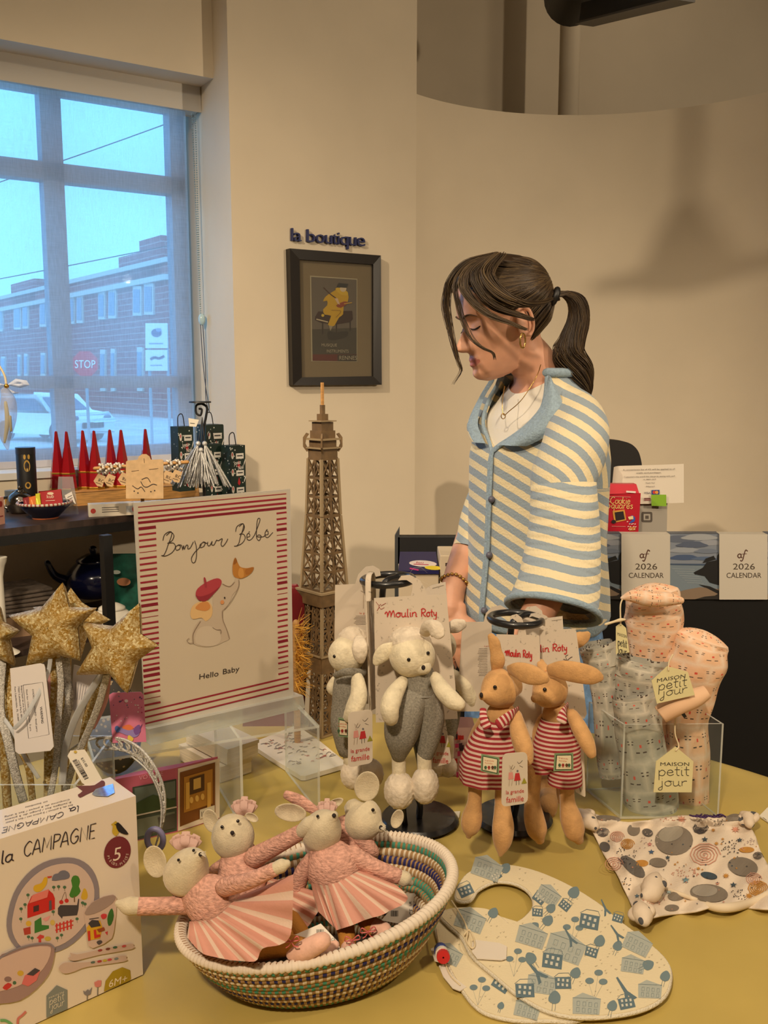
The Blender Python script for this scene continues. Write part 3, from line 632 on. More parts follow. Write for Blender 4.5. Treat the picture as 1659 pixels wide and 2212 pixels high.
def packet(pts, Y, col, lb, txt=None, nm='candy_packet'):
    pl = Plane(W(pts[0][0], pts[0][1], Y), (0, -1, .25)); mb = MB(); P = [pl.hit(*q) for q in pts]; mb.prism(P, pl.n * -.006)
    o = tag(mb.build(nm, flat(col, .35), smooth=False, bevel=.002), lb, 'packet', 'candy packets in the bowl')
    ar = Art(on(pl, .0005)); x = sum(q[0] for q in pts) / 4; y = sum(q[1] for q in pts) / 4
    if txt: ar.text(txt, x, y - 2, 8, (225, 205, 180), ex=(.99, -.05), align='C'); ar.ell(x, y - 12, 7, 3, (215, 190, 160)); ar.line([(x - 10, y + 4), (x + 10, y + 3)], 1, (225, 205, 180), 2, 0)
    else: ar.line([(x - 3, y - 6), (x + 1, y + 8)], 2, tuple(min(255, v + 60) for v in col), 2, 0)
    ar.build('packet_print', o)
b0 = bc.y
packet([(86, 1098), (135, 1094), (130, 1058), (85, 1062)], b0 - .005, (165, 22, 28), 'large red candy packet at the right of the bowl', 'kub')
packet([(79, 1099), (88, 1098), (84, 1066), (77, 1067)], b0 - .012, (205, 200, 40), 'narrow yellow candy packet in the bowl')
packet([(66, 1099), (79, 1098), (76, 1072), (63, 1074)], b0 - .008, (215, 110, 40), 'orange candy packet between the yellow and the dark red one')
packet([(54, 1099), (66, 1098), (62, 1074), (50, 1076)], b0, (130, 26, 34), 'small dark red candy packet at the left of the bowl')
# cellophane bag, canister, kettle, small tins
p = SG(146, 1112); t = thing('cellophane_bag', 'clear cellophane bag with a printed label beside the bowl', 'bag', p)
mb = MB(); mb.grid(lambda u, v: p + V(((u - .5) * .062 * (1 - .35 * v), .012 * math.sin(math.pi * u) * (1 - v) * (1 if 1 else 0) - .0, .105 * v + .002)), 10, 10); mb.grid(lambda u, v: p + V(((u - .5) * .062 * (1 - .35 * v), -.014 * math.sin(math.pi * u) * (1 - v) - .0005, .105 * v + .002)), 10, 10); mb.build('film', clear('cellophane', (235, 238, 240), .08, .18), t)
pl = Plane(p + V((0, -.018, .03)), (0, -1, .3)); mb = MB(); mb.prism([pl.hit(x, y) for x, y in ((140, 1070), (155, 1062), (164, 1088), (148, 1096))], pl.n * .0008); o = mb.build('label', flat((214, 206, 196)), t, smooth=False)
ar = Art(on(pl, .0012))
for k in range(3): ar.line([(146 + k, 1075 + k * 5), (156 + k, 1070 + k * 5)], 1.4, (60, 55, 55), 1, 0)
ar.build('label_print', o)
p = SG(62, 1104); t = thing('tin_canister', 'tall black canister with a gold bear head on it', 'canister', p)
hz = W(62, 966, p.y).z - SZ; r = 20 * mpp(p)
mb = MB(); mb.lathe([(.002, 0), (r, 0), (r, hz * .93), (r * .97, hz * .94)], 28, p); mb.build('can', dark, t, smooth=30)
mb = MB(); mb.lathe([(r * 1.02, hz * .9), (r * 1.02, hz), (.002, hz + .001)], 28, p); mb.build('lid', mat('lid_grey', (60, 60, 66), .3, .5), t, smooth=30)
ar = Art(lambda x, y, l: p + V(((r + .0006 * l) * math.sin(x), -(r + .0006 * l) * math.cos(x), y)))
for x, y, a, b, c, l in ((.45, hz * .72, .32, .017, (190, 150, 70), 1), (.25, hz * .86, .12, .007, (190, 150, 70), 1), (.66, hz * .86, .12, .007, (190, 150, 70), 1), (.45, hz * .68, .16, .009, (60, 40, 30), 2), (.45, hz * .66, .08, .005, (200, 170, 100), 3), (.45, hz * .42, .3, .01, (180, 140, 60), 1)): ar.ell(x, y, a, b, c, l)
ar.build('bear_emblem', t)
p = SG(45, 1108); chrome = mat('dark_chrome', (120, 112, 104), .12, .95); t = thing('metal_kettle', 'shiny dark chrome kettle at the left behind the bowl', 'kettle', p)
mb = MB(); mb.lathe([(.002, 0), (.026, 0), (.034, .012), (.037, .03), (.03, .05), (.014, .062), (.012, .066), (.002, .068)], 28, p, k=3); mb.build('pot', chrome, t)
mb = MB(); mb.lathe([(.004, .066), (.006, .072), (.002, .078)], 12, p); mb.build('knob', chrome, t)
mb = MB(); mb.tube([p + V((.03, 0, .02)), p + V((.05, 0, .035)), p + V((.058, -.004, .058))], [.007, .005, .004], 8); mb.build('spout', chrome, t)
mb = MB(); mb.tube([p + V((-.03, 0, .045)), p + V((-.05, 0, .04)), p + V((-.05, 0, .02)), p + V((-.032, 0, .012))], .004, 8); mb.build('handle', chrome, t)
for x, y, h, lb, col in ((99, 1102, .05, 'small dark tin between the canister and the first red cones', (40, 34, 30)), (26, 1104, .06, 'small grey tin at the far left edge of the shelf', (96, 104, 112))):
    p = SG(x, y); t = thing('small_tin', lb, 'tin', p); r = 13 * mpp(p)
    mb = MB(); mb.lathe([(.002, 0), (r, 0), (r, h), (.002, h)], 20, p); mb.build('can', flat(col, .3), t, smooth=30); mb = MB(); mb.lathe([(r * 1.02, h * .35), (r * 1.03, h * .6), (r * 1.02, h * .62)], 20, p); mb.build('label_band', goldm, t, smooth=30)
mb = MB(); p = SG(86, 1106)
for k in range(7): mb.ell(p + V((-.02 + k * .008, .004 * (k % 2), .03 + .004 * math.sin(k))), .006, None, 10, 6)
tag(mb.build('bead_string', chrome), 'short string of silver beads lying behind the candy packets', 'beads')
p0, p1 = SG(-30, 1140), SG(11, 1131); d_ = (p1 - p0).normalized(); n_ = V((-d_.y, d_.x, 0)); h_ = W(5, 1073, p1.y).z - SZ
t = thing('pink_carton', 'pink carton cut by the left edge of the picture, on the shelf corner', 'carton', p0)
mb = MB(); mb.prism([p0, p1, p1 + n_ * .04, p0 + n_ * .04], UP * h_); mb.build('carton', flat((214, 160, 140)), t, smooth=False)
ar = Art(lambda x, y, l: p1 - d_ * x - n_ * (.0004 * l) + UP * y); ar.ell(.012, h_ * .75, .006, .008, (150, 40, 40)); ar.line([(.006, h_ * .3), (.03, h_ * .3)], .003, (150, 60, 60), 2, 0); ar.build('carton_print', t)
# hanging glass bauble with a ribbon bow, cut by the left edge
gl_ = clear('ornament_glass', (225, 230, 235), .05, .22); p = W(14, 880, 2.2); t = thing('glass_bauble', 'clear glass drop ornament with a white ribbon bow hanging at the left edge', 'ornament', p)
q = lambda x, y: W(x, y, 2.2)
mb = MB(); mb.tube([q(12, 848), q(18, 868), q(17, 900), q(12, 940), q(16, 968)], [.012, .018, .02, .014, .004], 14); mb.build('drop', gl_, t)
mb = MB(); mb.tube([q(12, 870), q(16, 910), q(10, 955)], [.004, .006, .003], 8); mb.tube([q(22, 900), q(24, 930)], [.003, .003], 6); mb.build('dried_filling', flat((190, 170, 120)), t)
for pts, lb in (([(14, 832), (34, 818), (58, 822), (64, 832), (44, 838)], 1), ([(14, 832), (0, 828), (-20, 815), (-26, 832), (-4, 842)], 1), ([(14, 834), (28, 846), (44, 848), (30, 852)], 1)):
    mb = MB(); P = [q(*a) for a in pts]; c_ = sum(P, V((0, 0, 0))) / len(P); mb.grid(lambda u, v: c_.lerp(P[int(u * len(P)) % len(P)].lerp(P[(int(u * len(P)) + 1) % len(P)], (u * len(P)) % 1), v) + V((0, -.008 * (1 - v) * v * 4, 0)), len(P) * 4, 3); mb.build('ribbon_loop', clear('organza', (230, 235, 240), .4, .45), t)
mb = MB(); mb.tube([q(14, 834), q(10, 812), q(-2, 790), q(-20, 770), V((q(-20, 770).x - .05, 2.2, 1.85))], .0028, 8); mb.build('bead_cord', flat((214, 200, 170), .3), t)
mb = MB(); mb.ell(q(14, 834), .006, None, 10, 8); mb.build('knot', goldm, t)
# things on the lower board
LZ = SL + .018
def LG(px, Y): p = W(px, 1300, Y); return V((p.x, Y, LZ))
def teapot(px, Y, m, s, lb, zoff=0, rot=.3):
    p = LG(px, Y) + UP * zoff; t = thing('teapot', lb, 'teapot', p); R = Matrix.Rotation(rot, 3, 'Z'); z = lambda x, y, h: p + R @ V((x * s, y * s, h * s))
    mb = MB(); mb.lathe([(.03 * s, 0), (.055 * s, .004 * s), (.08 * s, .04 * s), (.078 * s, .075 * s), (.05 * s, .105 * s), (.045 * s, .11 * s)], 28, p, k=3); mb.build('pot', m, t)
    mb = MB(); mb.lathe([(.05 * s, .107 * s), (.048 * s, .115 * s), (.02 * s, .13 * s), (.002, .132 * s)], 24, p, k=2); mb.build('lid', m, t)
    mb = MB(); mb.lathe([(.006 * s, .128 * s), (.012 * s, .143 * s), (.009 * s, .152 * s), (.001, .155 * s)], 14, p, k=2); mb.build('knob', m, t)
    mb = MB(); mb.tube([z(.07, 0, .09), z(.12, 0, .1), z(.13, 0, .055), z(.07, 0, .03)], .008 * s, 10); mb.build('handle', m, t)
    mb = MB(); mb.tube([z(-.07, 0, .05), z(-.11, 0, .07), z(-.13, 0, .11)], [.018 * s, .012 * s, .009 * s], 10); mb.build('spout', m, t)
teapot(206, 2.72, mat('navy_enamel', (16, 22, 60), .2, coat=.6), 1.0, 'dark blue teapot on the lower shelf board', .05)
teapot(241, 2.46, mat('white_glaze', (232, 226, 212), .2, coat=.4), .72, 'white teapot in front of the blue one, behind the gold stars', 0)
b1 = LG(283, 2.66); t = thing('green_pouch', 'dark green pouch bag standing behind the sign on the lower shelf', 'bag', b1)
mb = MB(); hp2 = W(285, 1205, 2.6).z - LZ
mb.grid(lambda u, v: b1 + V(((u - .5) * .13, -.03 * math.sin(math.pi * u) * (1 - v * .8), v * hp2)), 12, 10); mb.grid(lambda u, v: b1 + V(((u - .5) * .13, .03 * math.sin(math.pi * u) * (1 - v * .8), v * hp2)), 12, 10); mb.build('pouch', mat('green_foil', (30, 84, 70), .35, var=.3, vs=30), t)
ar = Art(lambda x, y, l: b1 + V((x, -.031 - .0006 * l, y))); ar.ell(-.01, hp2 * .6, .02, .012, (190, 130, 90)); ar.ell(-.03, hp2 * .75, .012, .006, (190, 200, 190)); ar.build('pouch_print', t)
b2 = LG(30, 2.5); mb = MB(); lin_m = mat('linen_stack', (120, 108, 98), .9, var=.2, vs=40)
for k in range(6):
    mb = MB(); mb.box(b2 + V((.02 - .006 * k, .05, .06 + .011 * k)), (.2 - .012 * k, .16, .0095), Matrix.Rotation(.5 + .05 * k, 3, 'Z')); tag(mb.build('folded_cloth', lin_m, smooth=False, bevel=.004), 'grey folded cloth in the pile on the wooden crate, ' + ('bottom one', 'second from below', 'third from below', 'third from the top', 'second from the top', 'topmost')[k], 'cloth', 'folded cloths')
mb = MB(); mb.box(b2 + V((-.02, .03, .027)), (.23, .18, .054), Matrix.Rotation(.5, 3, 'Z')); tag(mb.build('wooden_crate', mat('light_wood', (150, 120, 92), .6, var=.15, vs=20), smooth=False), 'light wooden block under the folded cloths at the left edge', 'crate')
p = LG(1, 2.3) + UP * .001; h = W(0, 1205, 2.3).z - LZ; t = thing('white_cake_stand', 'white dish on a foot cut by the left edge of the picture', 'dish', p); mb = MB(); mb.lathe([(.002, 0), (.04, 0), (.012, .02), (.01, h * .8), (.016, h - .02), (.02, h - .012), (.022, h), (.002, h - .004)], 24, p); mb.build('dish', MATS['white_glaze'], t, smooth=40)
# ---------------------------------------------------------------- round table under a yellow cloth
TC = V((-.016, .894, 0)); TR = .9; TZ = .75
t = thing('round_table', 'round folding table hidden under the yellow cloth', 'table', TC)
mb = MB(); mb.lathe([(.01, .715), (TR - .012, .715), (TR - .004, .73), (TR - .012, .745), (.01, .745)], 64, TC); mb.build('table_top', mat('table_wood', (150, 120, 90), .6), t, smooth=30)
for k in range(4):
    a = math.pi / 4 + k * math.pi / 2; mb = MB(); q = TC + V((.6 * math.cos(a), .6 * math.sin(a), 0)); mb.bar(q, q + UP * .715, .035, .035); mb.build('leg', dark, t, smooth=False)
def clothz(x, y):
    return .0012 * math.sin(9 * x + 3 * y) * math.sin(7 * y - 4 * x + 1)
def clothf(u, v):
    th = 2 * math.pi * u
    if v < .6:
        r = (TR - .01) * (v / .6); return TC + V((r * math.cos(th), r * math.sin(th), TZ - .0015 + clothz(r * math.cos(th), r * math.sin(th))))
    w = (v - .6) / .4; fo = 1 + .014 * w * math.sin(th * 23 + math.sin(th * 5)) ; r = (TR + .010) * fo
    if w < .12: return TC + V(((TR - .01 + .022 * math.sin(w / .12 * 1.57)) * math.cos(th), (TR - .01 + .022 * math.sin(w / .12 * 1.57)) * math.sin(th), TZ - .0015 - .02 * (1 - math.cos(w / .12 * 1.57))))
    return TC + V((r * math.cos(th), r * math.sin(th), TZ - .02 - .55 * (w - .12)))
clothm = mat('yellow_cloth', (186, 163, 90), .42, var=.05, vs=5, bump=.8, bs=8)
mb = MB(); mb.grid(clothf, 180, 60, cu=True); tag(mb.build('tablecloth', clothm), 'yellow plastic cloth draped over the round table', 'tablecloth')

# ---------------------------------------------------------------- acrylic riser, sign, box of photo books
acr = clear('acrylic', (248, 250, 249), .02, .012); acre = mat('acrylic_edge', (225, 228, 222), .15, alpha=.55)
RT = .893
A, B = G(200, 1643, RT), G(690, 1567, RT); rd = (B - A).normalized(); rn = V((-rd.y, rd.x, 0))
def sheet(mb, pts, off): mb.prism(pts, off, 0, 1)
t = thing('acrylic_riser', 'clear acrylic riser table carrying the framed sign', 'riser', (A.x, A.y, TZ))
mb = MB(); sheet(mb, [A, B, B + rn * .17, A + rn * .17], UP * -.004); mb.build('top_plate', [acr, acre], t, smooth=False)
for q in (A, G(517, 1594, RT), B - rd * .004):
    mb = MB(); z = V((q.x, q.y, TZ + .001)); h = RT - .004 - TZ - .001; sheet(mb, [z, z + rn * .17, z + rn * .17 + UP * h, z + UP * h], rd * .004); mb.build('leg', [acr, acre], t, smooth=False)
SP = Plane.of((318, 1600, 1.29), (632, 1520, 1.45), (292, 1085, 1.30))
t = thing('sign_holder', 'acrylic sign holder with a red striped Bonjour Bebe elephant sheet', 'sign', SP.hit(470, 1560))
mb = MB(); bp_ = [SP.hit(*p, .012) for p in ((312, 1571), (646, 1499), (650, 1526), (318, 1606))]; mb.prism(bp_, SP.n * -.03, 0, 1); mb.build('base_block', [clear('acrylic_block', (235, 232, 215), .06, .3), acre], t, smooth=False)
edge = [SP.hit(*p) for p in ((290, 1086), (627, 1056), (634, 1504), (316, 1572))]
mb = MB(); mb.prism(edge, SP.n * -.004, 0, 0); fr = mb.build('frame_sheet', mat('sign_white', (202, 194, 182), .3, coat=.3), t, smooth=False)
z7 = lambda x, y: (280 + x / 3.687, 1040 + y / 3.687)
ar = Art(on(SP, .0003)); P7 = lambda pts: [z7(*p) for p in pts]
paper = (206, 191, 168); r1_, r2_ = (150, 34, 52), (128, 18, 40)
ar.poly(P7([(62, 190), (1252, 80), (1272, 1650), (120, 1935)]), paper, 1)
def sb(x0, y0, x1, y1, w, c): ar.line([z7(x0, y0), z7(x1, y1)], w / 3.687, c, 2, 0)
for yl, yr, w in ((205, 98, 7), (250, 135, 15), (292, 172, 17), (330, 208, 20)): sb(66, yl, 1246, yr, w, r1_ if w < 18 else r2_)
for yl, yr, w in ((1832, 1560, 13), (1880, 1605, 13), (1930, 1648, 12)): sb(118, yl, 1265, yr, w, r1_)
ly = [370, 418, 465, 515, 560, 608, 655, 702, 750, 800, 850, 900, 942, 985, 1035, 1080, 1128, 1172, 1215, 1260, 1300, 1338, 1376, 1415, 1460, 1500, 1545, 1590, 1635, 1682, 1727, 1775]
for i, y in enumerate(ly):
    x0 = 70 + (y - 370) / 1405 * 46; w = 5 if i in (4, 15, 30) else 24 if i in (10, 13, 25, 26, 0) else 15; sb(x0, y + 8, x0 + 138 - i * .3, y - 8 - i * .35, w, r2_ if w > 20 else r1_)
ry = [250, 297, 340, 382, 425, 467, 508, 552, 597, 640, 687, 733, 770, 808, 855, 895, 940, 982, 1025, 1065, 1110, 1155, 1200, 1240, 1275, 1318, 1360, 1400, 1445, 1487, 1530]
for i, y in enumerate(ry):
    x0 = 1168 + (y - 250) / 1280 * 14; w = 5 if i in (4, 15, 29) else 22 if i in (13, 24, 3) else 14; sb(x0, y + 5, x0 + 80, y - 5 - i * .3, w, r2_ if w > 20 else r1_)
ink = (58, 48, 44)
for st in ([(262, 470), (275, 425), (310, 400), (332, 405), (328, 440), (305, 500), (290, 545), (270, 585), (250, 590)], [(290, 430), (325, 402), (350, 430), (335, 470), (298, 492)], [(298, 492), (345, 490), (362, 520), (335, 565), (285, 592), (250, 590)],
           [(385, 505), (365, 520), (368, 545), (392, 540), (402, 515), (385, 505), (410, 508), (418, 535)], [(418, 545), (428, 510), (432, 540), (448, 508), (462, 510), (460, 535), (480, 528), (505, 480)],
           [(515, 470), (528, 520), (530, 590), (518, 640), (498, 645), (490, 610), (515, 565), (545, 535), (570, 500)], [(580, 485), (558, 505), (562, 525), (588, 515), (600, 485), (580, 482), (615, 492)], [(620, 480), (618, 505), (635, 510), (655, 475), (650, 500), (668, 505), (690, 465)], [(690, 465), (705, 470), (735, 455), (725, 500), (740, 515), (765, 485), (780, 455)],
           [(842, 400), (852, 360), (885, 338), (905, 340), (900, 380), (880, 440), (868, 490), (850, 512), (830, 515)], [(870, 360), (900, 336), (912, 365), (895, 405), (872, 422)], [(872, 422), (905, 420), (918, 450), (895, 490), (850, 515)],
           [(930, 445), (955, 435), (948, 412), (932, 425), (935, 460), (960, 465), (990, 430), (1015, 370), (1035, 310), (1030, 292), (1015, 310), (1008, 400), (1010, 450), (1030, 470), (1045, 435), (1025, 425), (1015, 440), (1060, 440), (1080, 425)], [(1080, 425), (1100, 420), (1098, 395), (1080, 400), (1078, 435), (1100, 445), (1138, 405)], [(945, 405), (955, 398)], [(1083, 392), (1095, 380)]):
    ar.line(P7(st), 1.5, ink, 3)
for pts, c, l in (([(505, 1290), (500, 1200), (540, 1120), (600, 1080), (660, 1010), (660, 900), (690, 840), (735, 810), (790, 835), (830, 800), (840, 765), (868, 770), (860, 850), (820, 900), (795, 960), (765, 1010), (735, 1030), (740, 1090), (775, 1180), (795, 1250), (740, 1280), (690, 1305), (600, 1318)], (196, 178, 156), 3),
                  ([(520, 1280), (540, 1180), (620, 1150), (700, 1180), (725, 1250), (690, 1300), (600, 1312)], (206, 190, 168), 4), ([(480, 1050), (500, 990), (560, 955), (620, 950), (655, 1000), (650, 1070), (605, 1112), (570, 1085), (500, 1095)], (222, 184, 128), 4), ([(520, 1010), (560, 965), (615, 958), (640, 1000), (600, 1030)], (208, 140, 78), 5),
                  ([(522, 900), (540, 850), (610, 800), (690, 770), (728, 790), (715, 840), (660, 900), (600, 950), (545, 940)], (176, 62, 72), 5), ([(522, 905), (560, 915), (640, 890), (715, 835), (660, 900), (600, 952), (545, 942)], (146, 42, 56), 6), ([(585, 768), (600, 770), (610, 835), (596, 838)], (160, 54, 64), 6),
                  ([(820, 740), (818, 660), (838, 604), (860, 650), (880, 680), (930, 690), (985, 682), (965, 730), (900, 770), (850, 768)], (186, 124, 52), 4), ([(822, 660), (838, 606), (852, 640)], (150, 92, 34), 5), ([(860, 740), (870, 690), (900, 700), (905, 755), (880, 768)], (206, 146, 72), 5), ([(920, 700), (985, 684), (960, 728), (925, 740)], (168, 106, 42), 5)):
    ar.poly(P7(pts), c, l, 3)
for st in ([(655, 1160), (690, 1180), (720, 1180), (722, 1210)], [(735, 1030), (738, 1100), (770, 1180), (790, 1250)], [(500, 1285), (470, 1285), (452, 1265), (470, 1245)], [(735, 815), (790, 835), (830, 800)], [(865, 780), (860, 850), (795, 965), (735, 1030)], [(505, 1290), (502, 1210), (560, 1110)]): ar.line(P7(st), 1.1, (140, 118, 100), 6)
ar.ell(*z7(752, 925), 1.6, 2.2, (50, 40, 36), 6); ar.ell(*z7(733, 960), 4, 4.5, (214, 146, 92), 6)
ar.text('Hello', *z7(552, 1575), 12, ink, 3, (.983, -.18), (.05, -1), w=42); ar.text('Baby', *z7(740, 1535), 12, ink, 3, (.983, -.2), (.05, -1), w=36)
ar.build('printed_sheet', t)
# box with photo pictures under the riser
b0, b1_ = G(383, 1797, TZ), G(196, 1838, TZ); b2 = G(474, 1768, TZ); ht = .1
t = thing('photo_book_box', 'pink box with photo pictures on its sides under the clear riser', 'box', b0)
mb = MB(); mb.prism([b1_, b0, b2, b1_ + (b2 - b0)], UP * ht); mb.build('carton', mat('pink_board', (186, 92, 116), .5), t, smooth=False)
L1 = Plane(b0, (b1_ - b0).cross(UP)); L2 = Plane(b0, (b2 - b0).cross(UP))
ar = Art(on(L1, .0006)); ar.poly([(286, 1700), (381, 1682), (382, 1794), (288, 1816)], (60, 70, 58)); ar.poly([(290, 1702), (378, 1686), (378, 1722), (291, 1745)], (98, 110, 104), 2); ar.poly([(291, 1735), (330, 1715), (378, 1728), (378, 1742), (291, 1760)], (54, 74, 44), 3); ar.line([(287, 1762), (381, 1742)], 3, (200, 190, 180), 3, 0)
ar.poly([(292, 1770), (377, 1752), (378, 1788), (293, 1808)], (104, 108, 92), 2); ar.poly([(340, 1765), (378, 1756), (378, 1788), (345, 1794)], (66, 62, 54), 3, 0); ar.text('VOYAGE', 300, 1685, 10, (214, 150, 165), 2, (.97, -.2)); ar.build('photo_print', t)
ar = Art(on(L2, .0006)); ar.poly([(384, 1660), (474, 1638), (474, 1766), (384, 1795)], (222, 206, 190)); ar.poly([(388, 1668), (464, 1646), (464, 1755), (388, 1785)], (120, 70, 24), 2)
ar.poly([(396, 1678), (458, 1660), (458, 1735), (396, 1755)], (176, 122, 44), 3); ar.poly([(408, 1680), (440, 1670), (440, 1706), (408, 1716)], (80, 50, 24), 4); ar.poly([(416, 1682), (432, 1677), (432, 1700), (416, 1705)], (206, 166, 88), 5)
for x in (400, 446): ar.poly([(x, 1690), (x + 8, 1688), (x + 8, 1745), (x, 1748)], (216, 168, 78), 4)
for x in (412, 424, 436): ar.ell(x, 1727 - (x - 412) * .3, 4, 7, (226, 182, 96), 4)
ar.poly([(430, 1748), (462, 1738), (462, 1756), (430, 1768)], (214, 206, 190), 4)
for k in range(5): ar.line([(434 + k * 4, 1752 - k), (434 + k * 4, 1762 - k)], 1.2, (80, 70, 60), 5, 0)
ar.build('gold_photo', t)
# speckled pouch behind the right star, white notepads, drawn sheet
p = G(235, 1690, TZ); p = V((p.x, 1.5, TZ)); a_ = W(245, 1600, 1.5); hh = W(250, 1468, 1.5).z - TZ
t = thing('speckled_pouch', 'dark speckled fabric pouch standing behind the rightmost gold star', 'pouch', (a_.x, 1.5, TZ))
mb = MB(); mb.ell((a_.x, 1.5, TZ + hh / 2), (.05, .03, hh / 2), None, 20, 14); mb.build('fabric', mat('speckle', (60, 54, 46), .8, pat=lambda c: c.mix(c.voro(110).lt(.3), (48, 44, 40), (150, 130, 100))), t)
for k, (dx, lb) in enumerate(((0, 'lower of two cream notepads stacked behind the clear riser'), (.012, 'upper of two cream notepads stacked behind the clear riser'))):
    q0, q1 = G(478, 1692, TZ), G(546, 1668, TZ); q0 = V((q0.x + dx, q0.y, TZ + .031 * k)); e = V((q1.x, q1.y, TZ)) - V((q0.x - dx, q0.y, TZ)); n_ = V((-e.y, e.x, 0)).normalized()
    t = thing('notepad', lb, 'notepad', q0, 'cream notepads'); mb = MB(); mb.prism([q0 + n_ * .002, q0 + e * .98 + n_ * .002, q0 + e * .98 + n_ * .13, q0 + n_ * .13], UP * .022); mb.build('pages', mat('page_edge', (226, 212, 190), .8, var=.08, vs=200, stretch=(.1, .1, 6)), t, smooth=False)
    mb = MB(); z = q0 + UP * .022; mb.prism([z, z + e, z + e + n_ * .133, z + n_ * .133], UP * .006); mb.build('cover', mat('cream_cover', (222, 208, 188), .6), t, smooth=False)
HP = Plane((0, 0, TZ + .008), (0, 0, 1)); pts = [(540, 1606), (640, 1566), (690, 1600), (742, 1642), (742, 1652), (660, 1676), (650, 1676), (595, 1642)]
t = thing('drawing_board', 'white board with scribbled line drawing lying under the riser', 'drawing', HP.hit(640, 1620))
mb = MB(); mb.prism([HP.hit(*p) for p in pts], UP * -.008); mb.build('board', mat('paper_white', (226, 218, 204), .6), t, smooth=False)
ar = Art(on(HP, .0005)); rnd = random.Random(3)
for k in range(70):
    u, v = rnd.random(), rnd.random(); x = 556 + u * 80 + v * 88; y = 1606 - u * 30 + v * 56; a = rnd.uniform(-.6, .2); l = rnd.uniform(4, 12)
    ar.line([(x, y), (x + l * .5, y + l * a + rnd.uniform(-2, 2)), (x + l, y + l * a)], .9, (110, 100, 96) if rnd.random() < .8 else (190, 110, 100))
ar.build('line_drawing', t)
# raffia pompom and dark red bag behind the sign
c = W(640, 1415, 1.62); t = thing('raffia_bunch', 'yellow raffia bunch sticking out behind the right side of the sign', 'ornament', c); rnd = random.Random(5)
mb = MB()
for k in range(170):
    a = rnd.uniform(-1.3, 1.3); b = rnd.uniform(-1, 1); s = c + V((0, .02 * b, rnd.uniform(-.06, .06))); l = rnd.uniform(.02, .034); mb.tube([s, s + V((l * math.cos(a), l * b * .5, l * math.sin(a) + rnd.uniform(-.01, .01)))], [.0016, .0006], 4, k=1, flat=.5)
mb.build('strands', mat('raffia', (214, 160, 60), .7, var=.2, vs=40), t, smooth=False)
mb = MB(); mb.tube([V((c.x, c.y, TZ)), c + UP * .06], .006, 8, k=1); mb.build('stem', pine, t)
a_ = W(640, 1345, 1.75); t = thing('red_bag', 'dark red gift bag standing behind the sign next to the tower', 'bag', (a_.x - .03, 1.75, TZ)); h = W(640, 1268, 1.75).z - TZ
mb = MB(); mb.prism([V((a_.x - .1, 1.72, TZ)), V((a_.x + .012, 1.72, TZ)), V((a_.x + .015, 1.72, TZ + h * .93)), V((a_.x - .0, 1.72, TZ + h)), V((a_.x - .1, 1.72, TZ + h))], V((0, .04, 0))); mb.build('bag_body', mat('deep_red', (116, 16, 26), .5), t, smooth=False, bevel=.004)

# ---------------------------------------------------------------- cardboard lattice tower
tc = W(703, 1565, 1.73); tc.z = TZ; U_ = .000312
card = mat('tower_card', (108, 85, 56), .6, var=.12, vs=60); cedge = mat('tower_edge', (152, 132, 100), .6)
t = thing('lattice_tower', 'tall brown cardboard model of a lattice iron tower', 'model tower', tc)
hz_ = lambda zy: TZ + (1565 - (820 + zy / 2.8375)) * .000897
ph0 = math.radians(-92)
def cp(k, hw, z): a = ph0 + k * math.pi / 2; return V((tc.x + hw * math.cos(a), tc.y + hw * math.sin(a), z))
def hwl(z, tab):
    for (za, a), (zb, b) in zip(tab, tab[1:]):
        if za <= z <= zb: return a + (b - a) * (z - za) / (zb - za)
    return tab[-1][1] if z > tab[-1][0] else tab[0][1]
def plate(z0, z1, hw, nm, m=card, hw1=None):
    mb = MB(); hw1 = hw1 or hw; lo = [cp(k, hw, z0) for k in range(4)]; hi = [cp(k, hw1, z1) for k in range(4)]
    mb.add(lo + hi, [(3, 2, 1, 0), (4, 5, 6, 7)] + [(k, (k + 1) % 4, (k + 1) % 4 + 4, k + 4) for k in range(4)]); return mb.build(nm, m, t, smooth=False)
def lattice(z0, z1, h0, h1, rows, cols, nm, inner=None, bw=.0034):
    mb = MB()
    for k in range(4):
        up = (cp(k, 1, 0) + cp(k + 1, 1, 0) - 2 * V((tc.x, tc.y, 0))).normalized()
        Q = lambda u, w: cp(k, h0 + (h1 - h0) * w, z0 + (z1 - z0) * w).lerp(cp(k + 1, h0 + (h1 - h0) * w, z0 + (z1 - z0) * w), u)
        spans = [(0, 1)] if inner is None else [(0, inner), (1 - inner, 1)]
        mb.bar(Q(0, 0), Q(0, 1), .005, .005, up, 1)
        for (s0, s1) in spans:
            for c_ in range(cols + 1):
                u = s0 + (s1 - s0) * c_ / cols; mb.bar(Q(u, 0), Q(u, 1), bw, .002, up)
            for r in range(rows + 1):
                w = r / rows; mb.bar(Q(s0, w), Q(s1, w), bw * 1.3, .0022, up)
            for r in range(rows):
                for c_ in range(cols):
                    ua, ub = s0 + (s1 - s0) * c_ / cols, s0 + (s1 - s0) * (c_ + 1) / cols; wa, wb = r / rows, (r + 1) / rows
                    mb.bar(Q(ua, wa), Q(ub, wb), bw * .8, .0018, up); mb.bar(Q(ub, wa), Q(ua, wb), bw * .8, .0018, up)
        if inner is not None and rows > 3:
            n = 10; prev = None
            for i in range(n + 1):
                a = math.pi * i / n; q = Q(.5 - .5 * (1 - inner * 1.1) * math.cos(a), .25 + .62 * math.sin(a)) if h0 > h1 else None
                if prev is not None: mb.bar(prev, q, .003, .0025, up)
                prev = q
    return mb.build(nm, [card, cedge], t, smooth=False)
lattice(TZ + .004, hz_(1735), 235 * U_, 190 * U_, 5, 2, 'base_legs', .36)
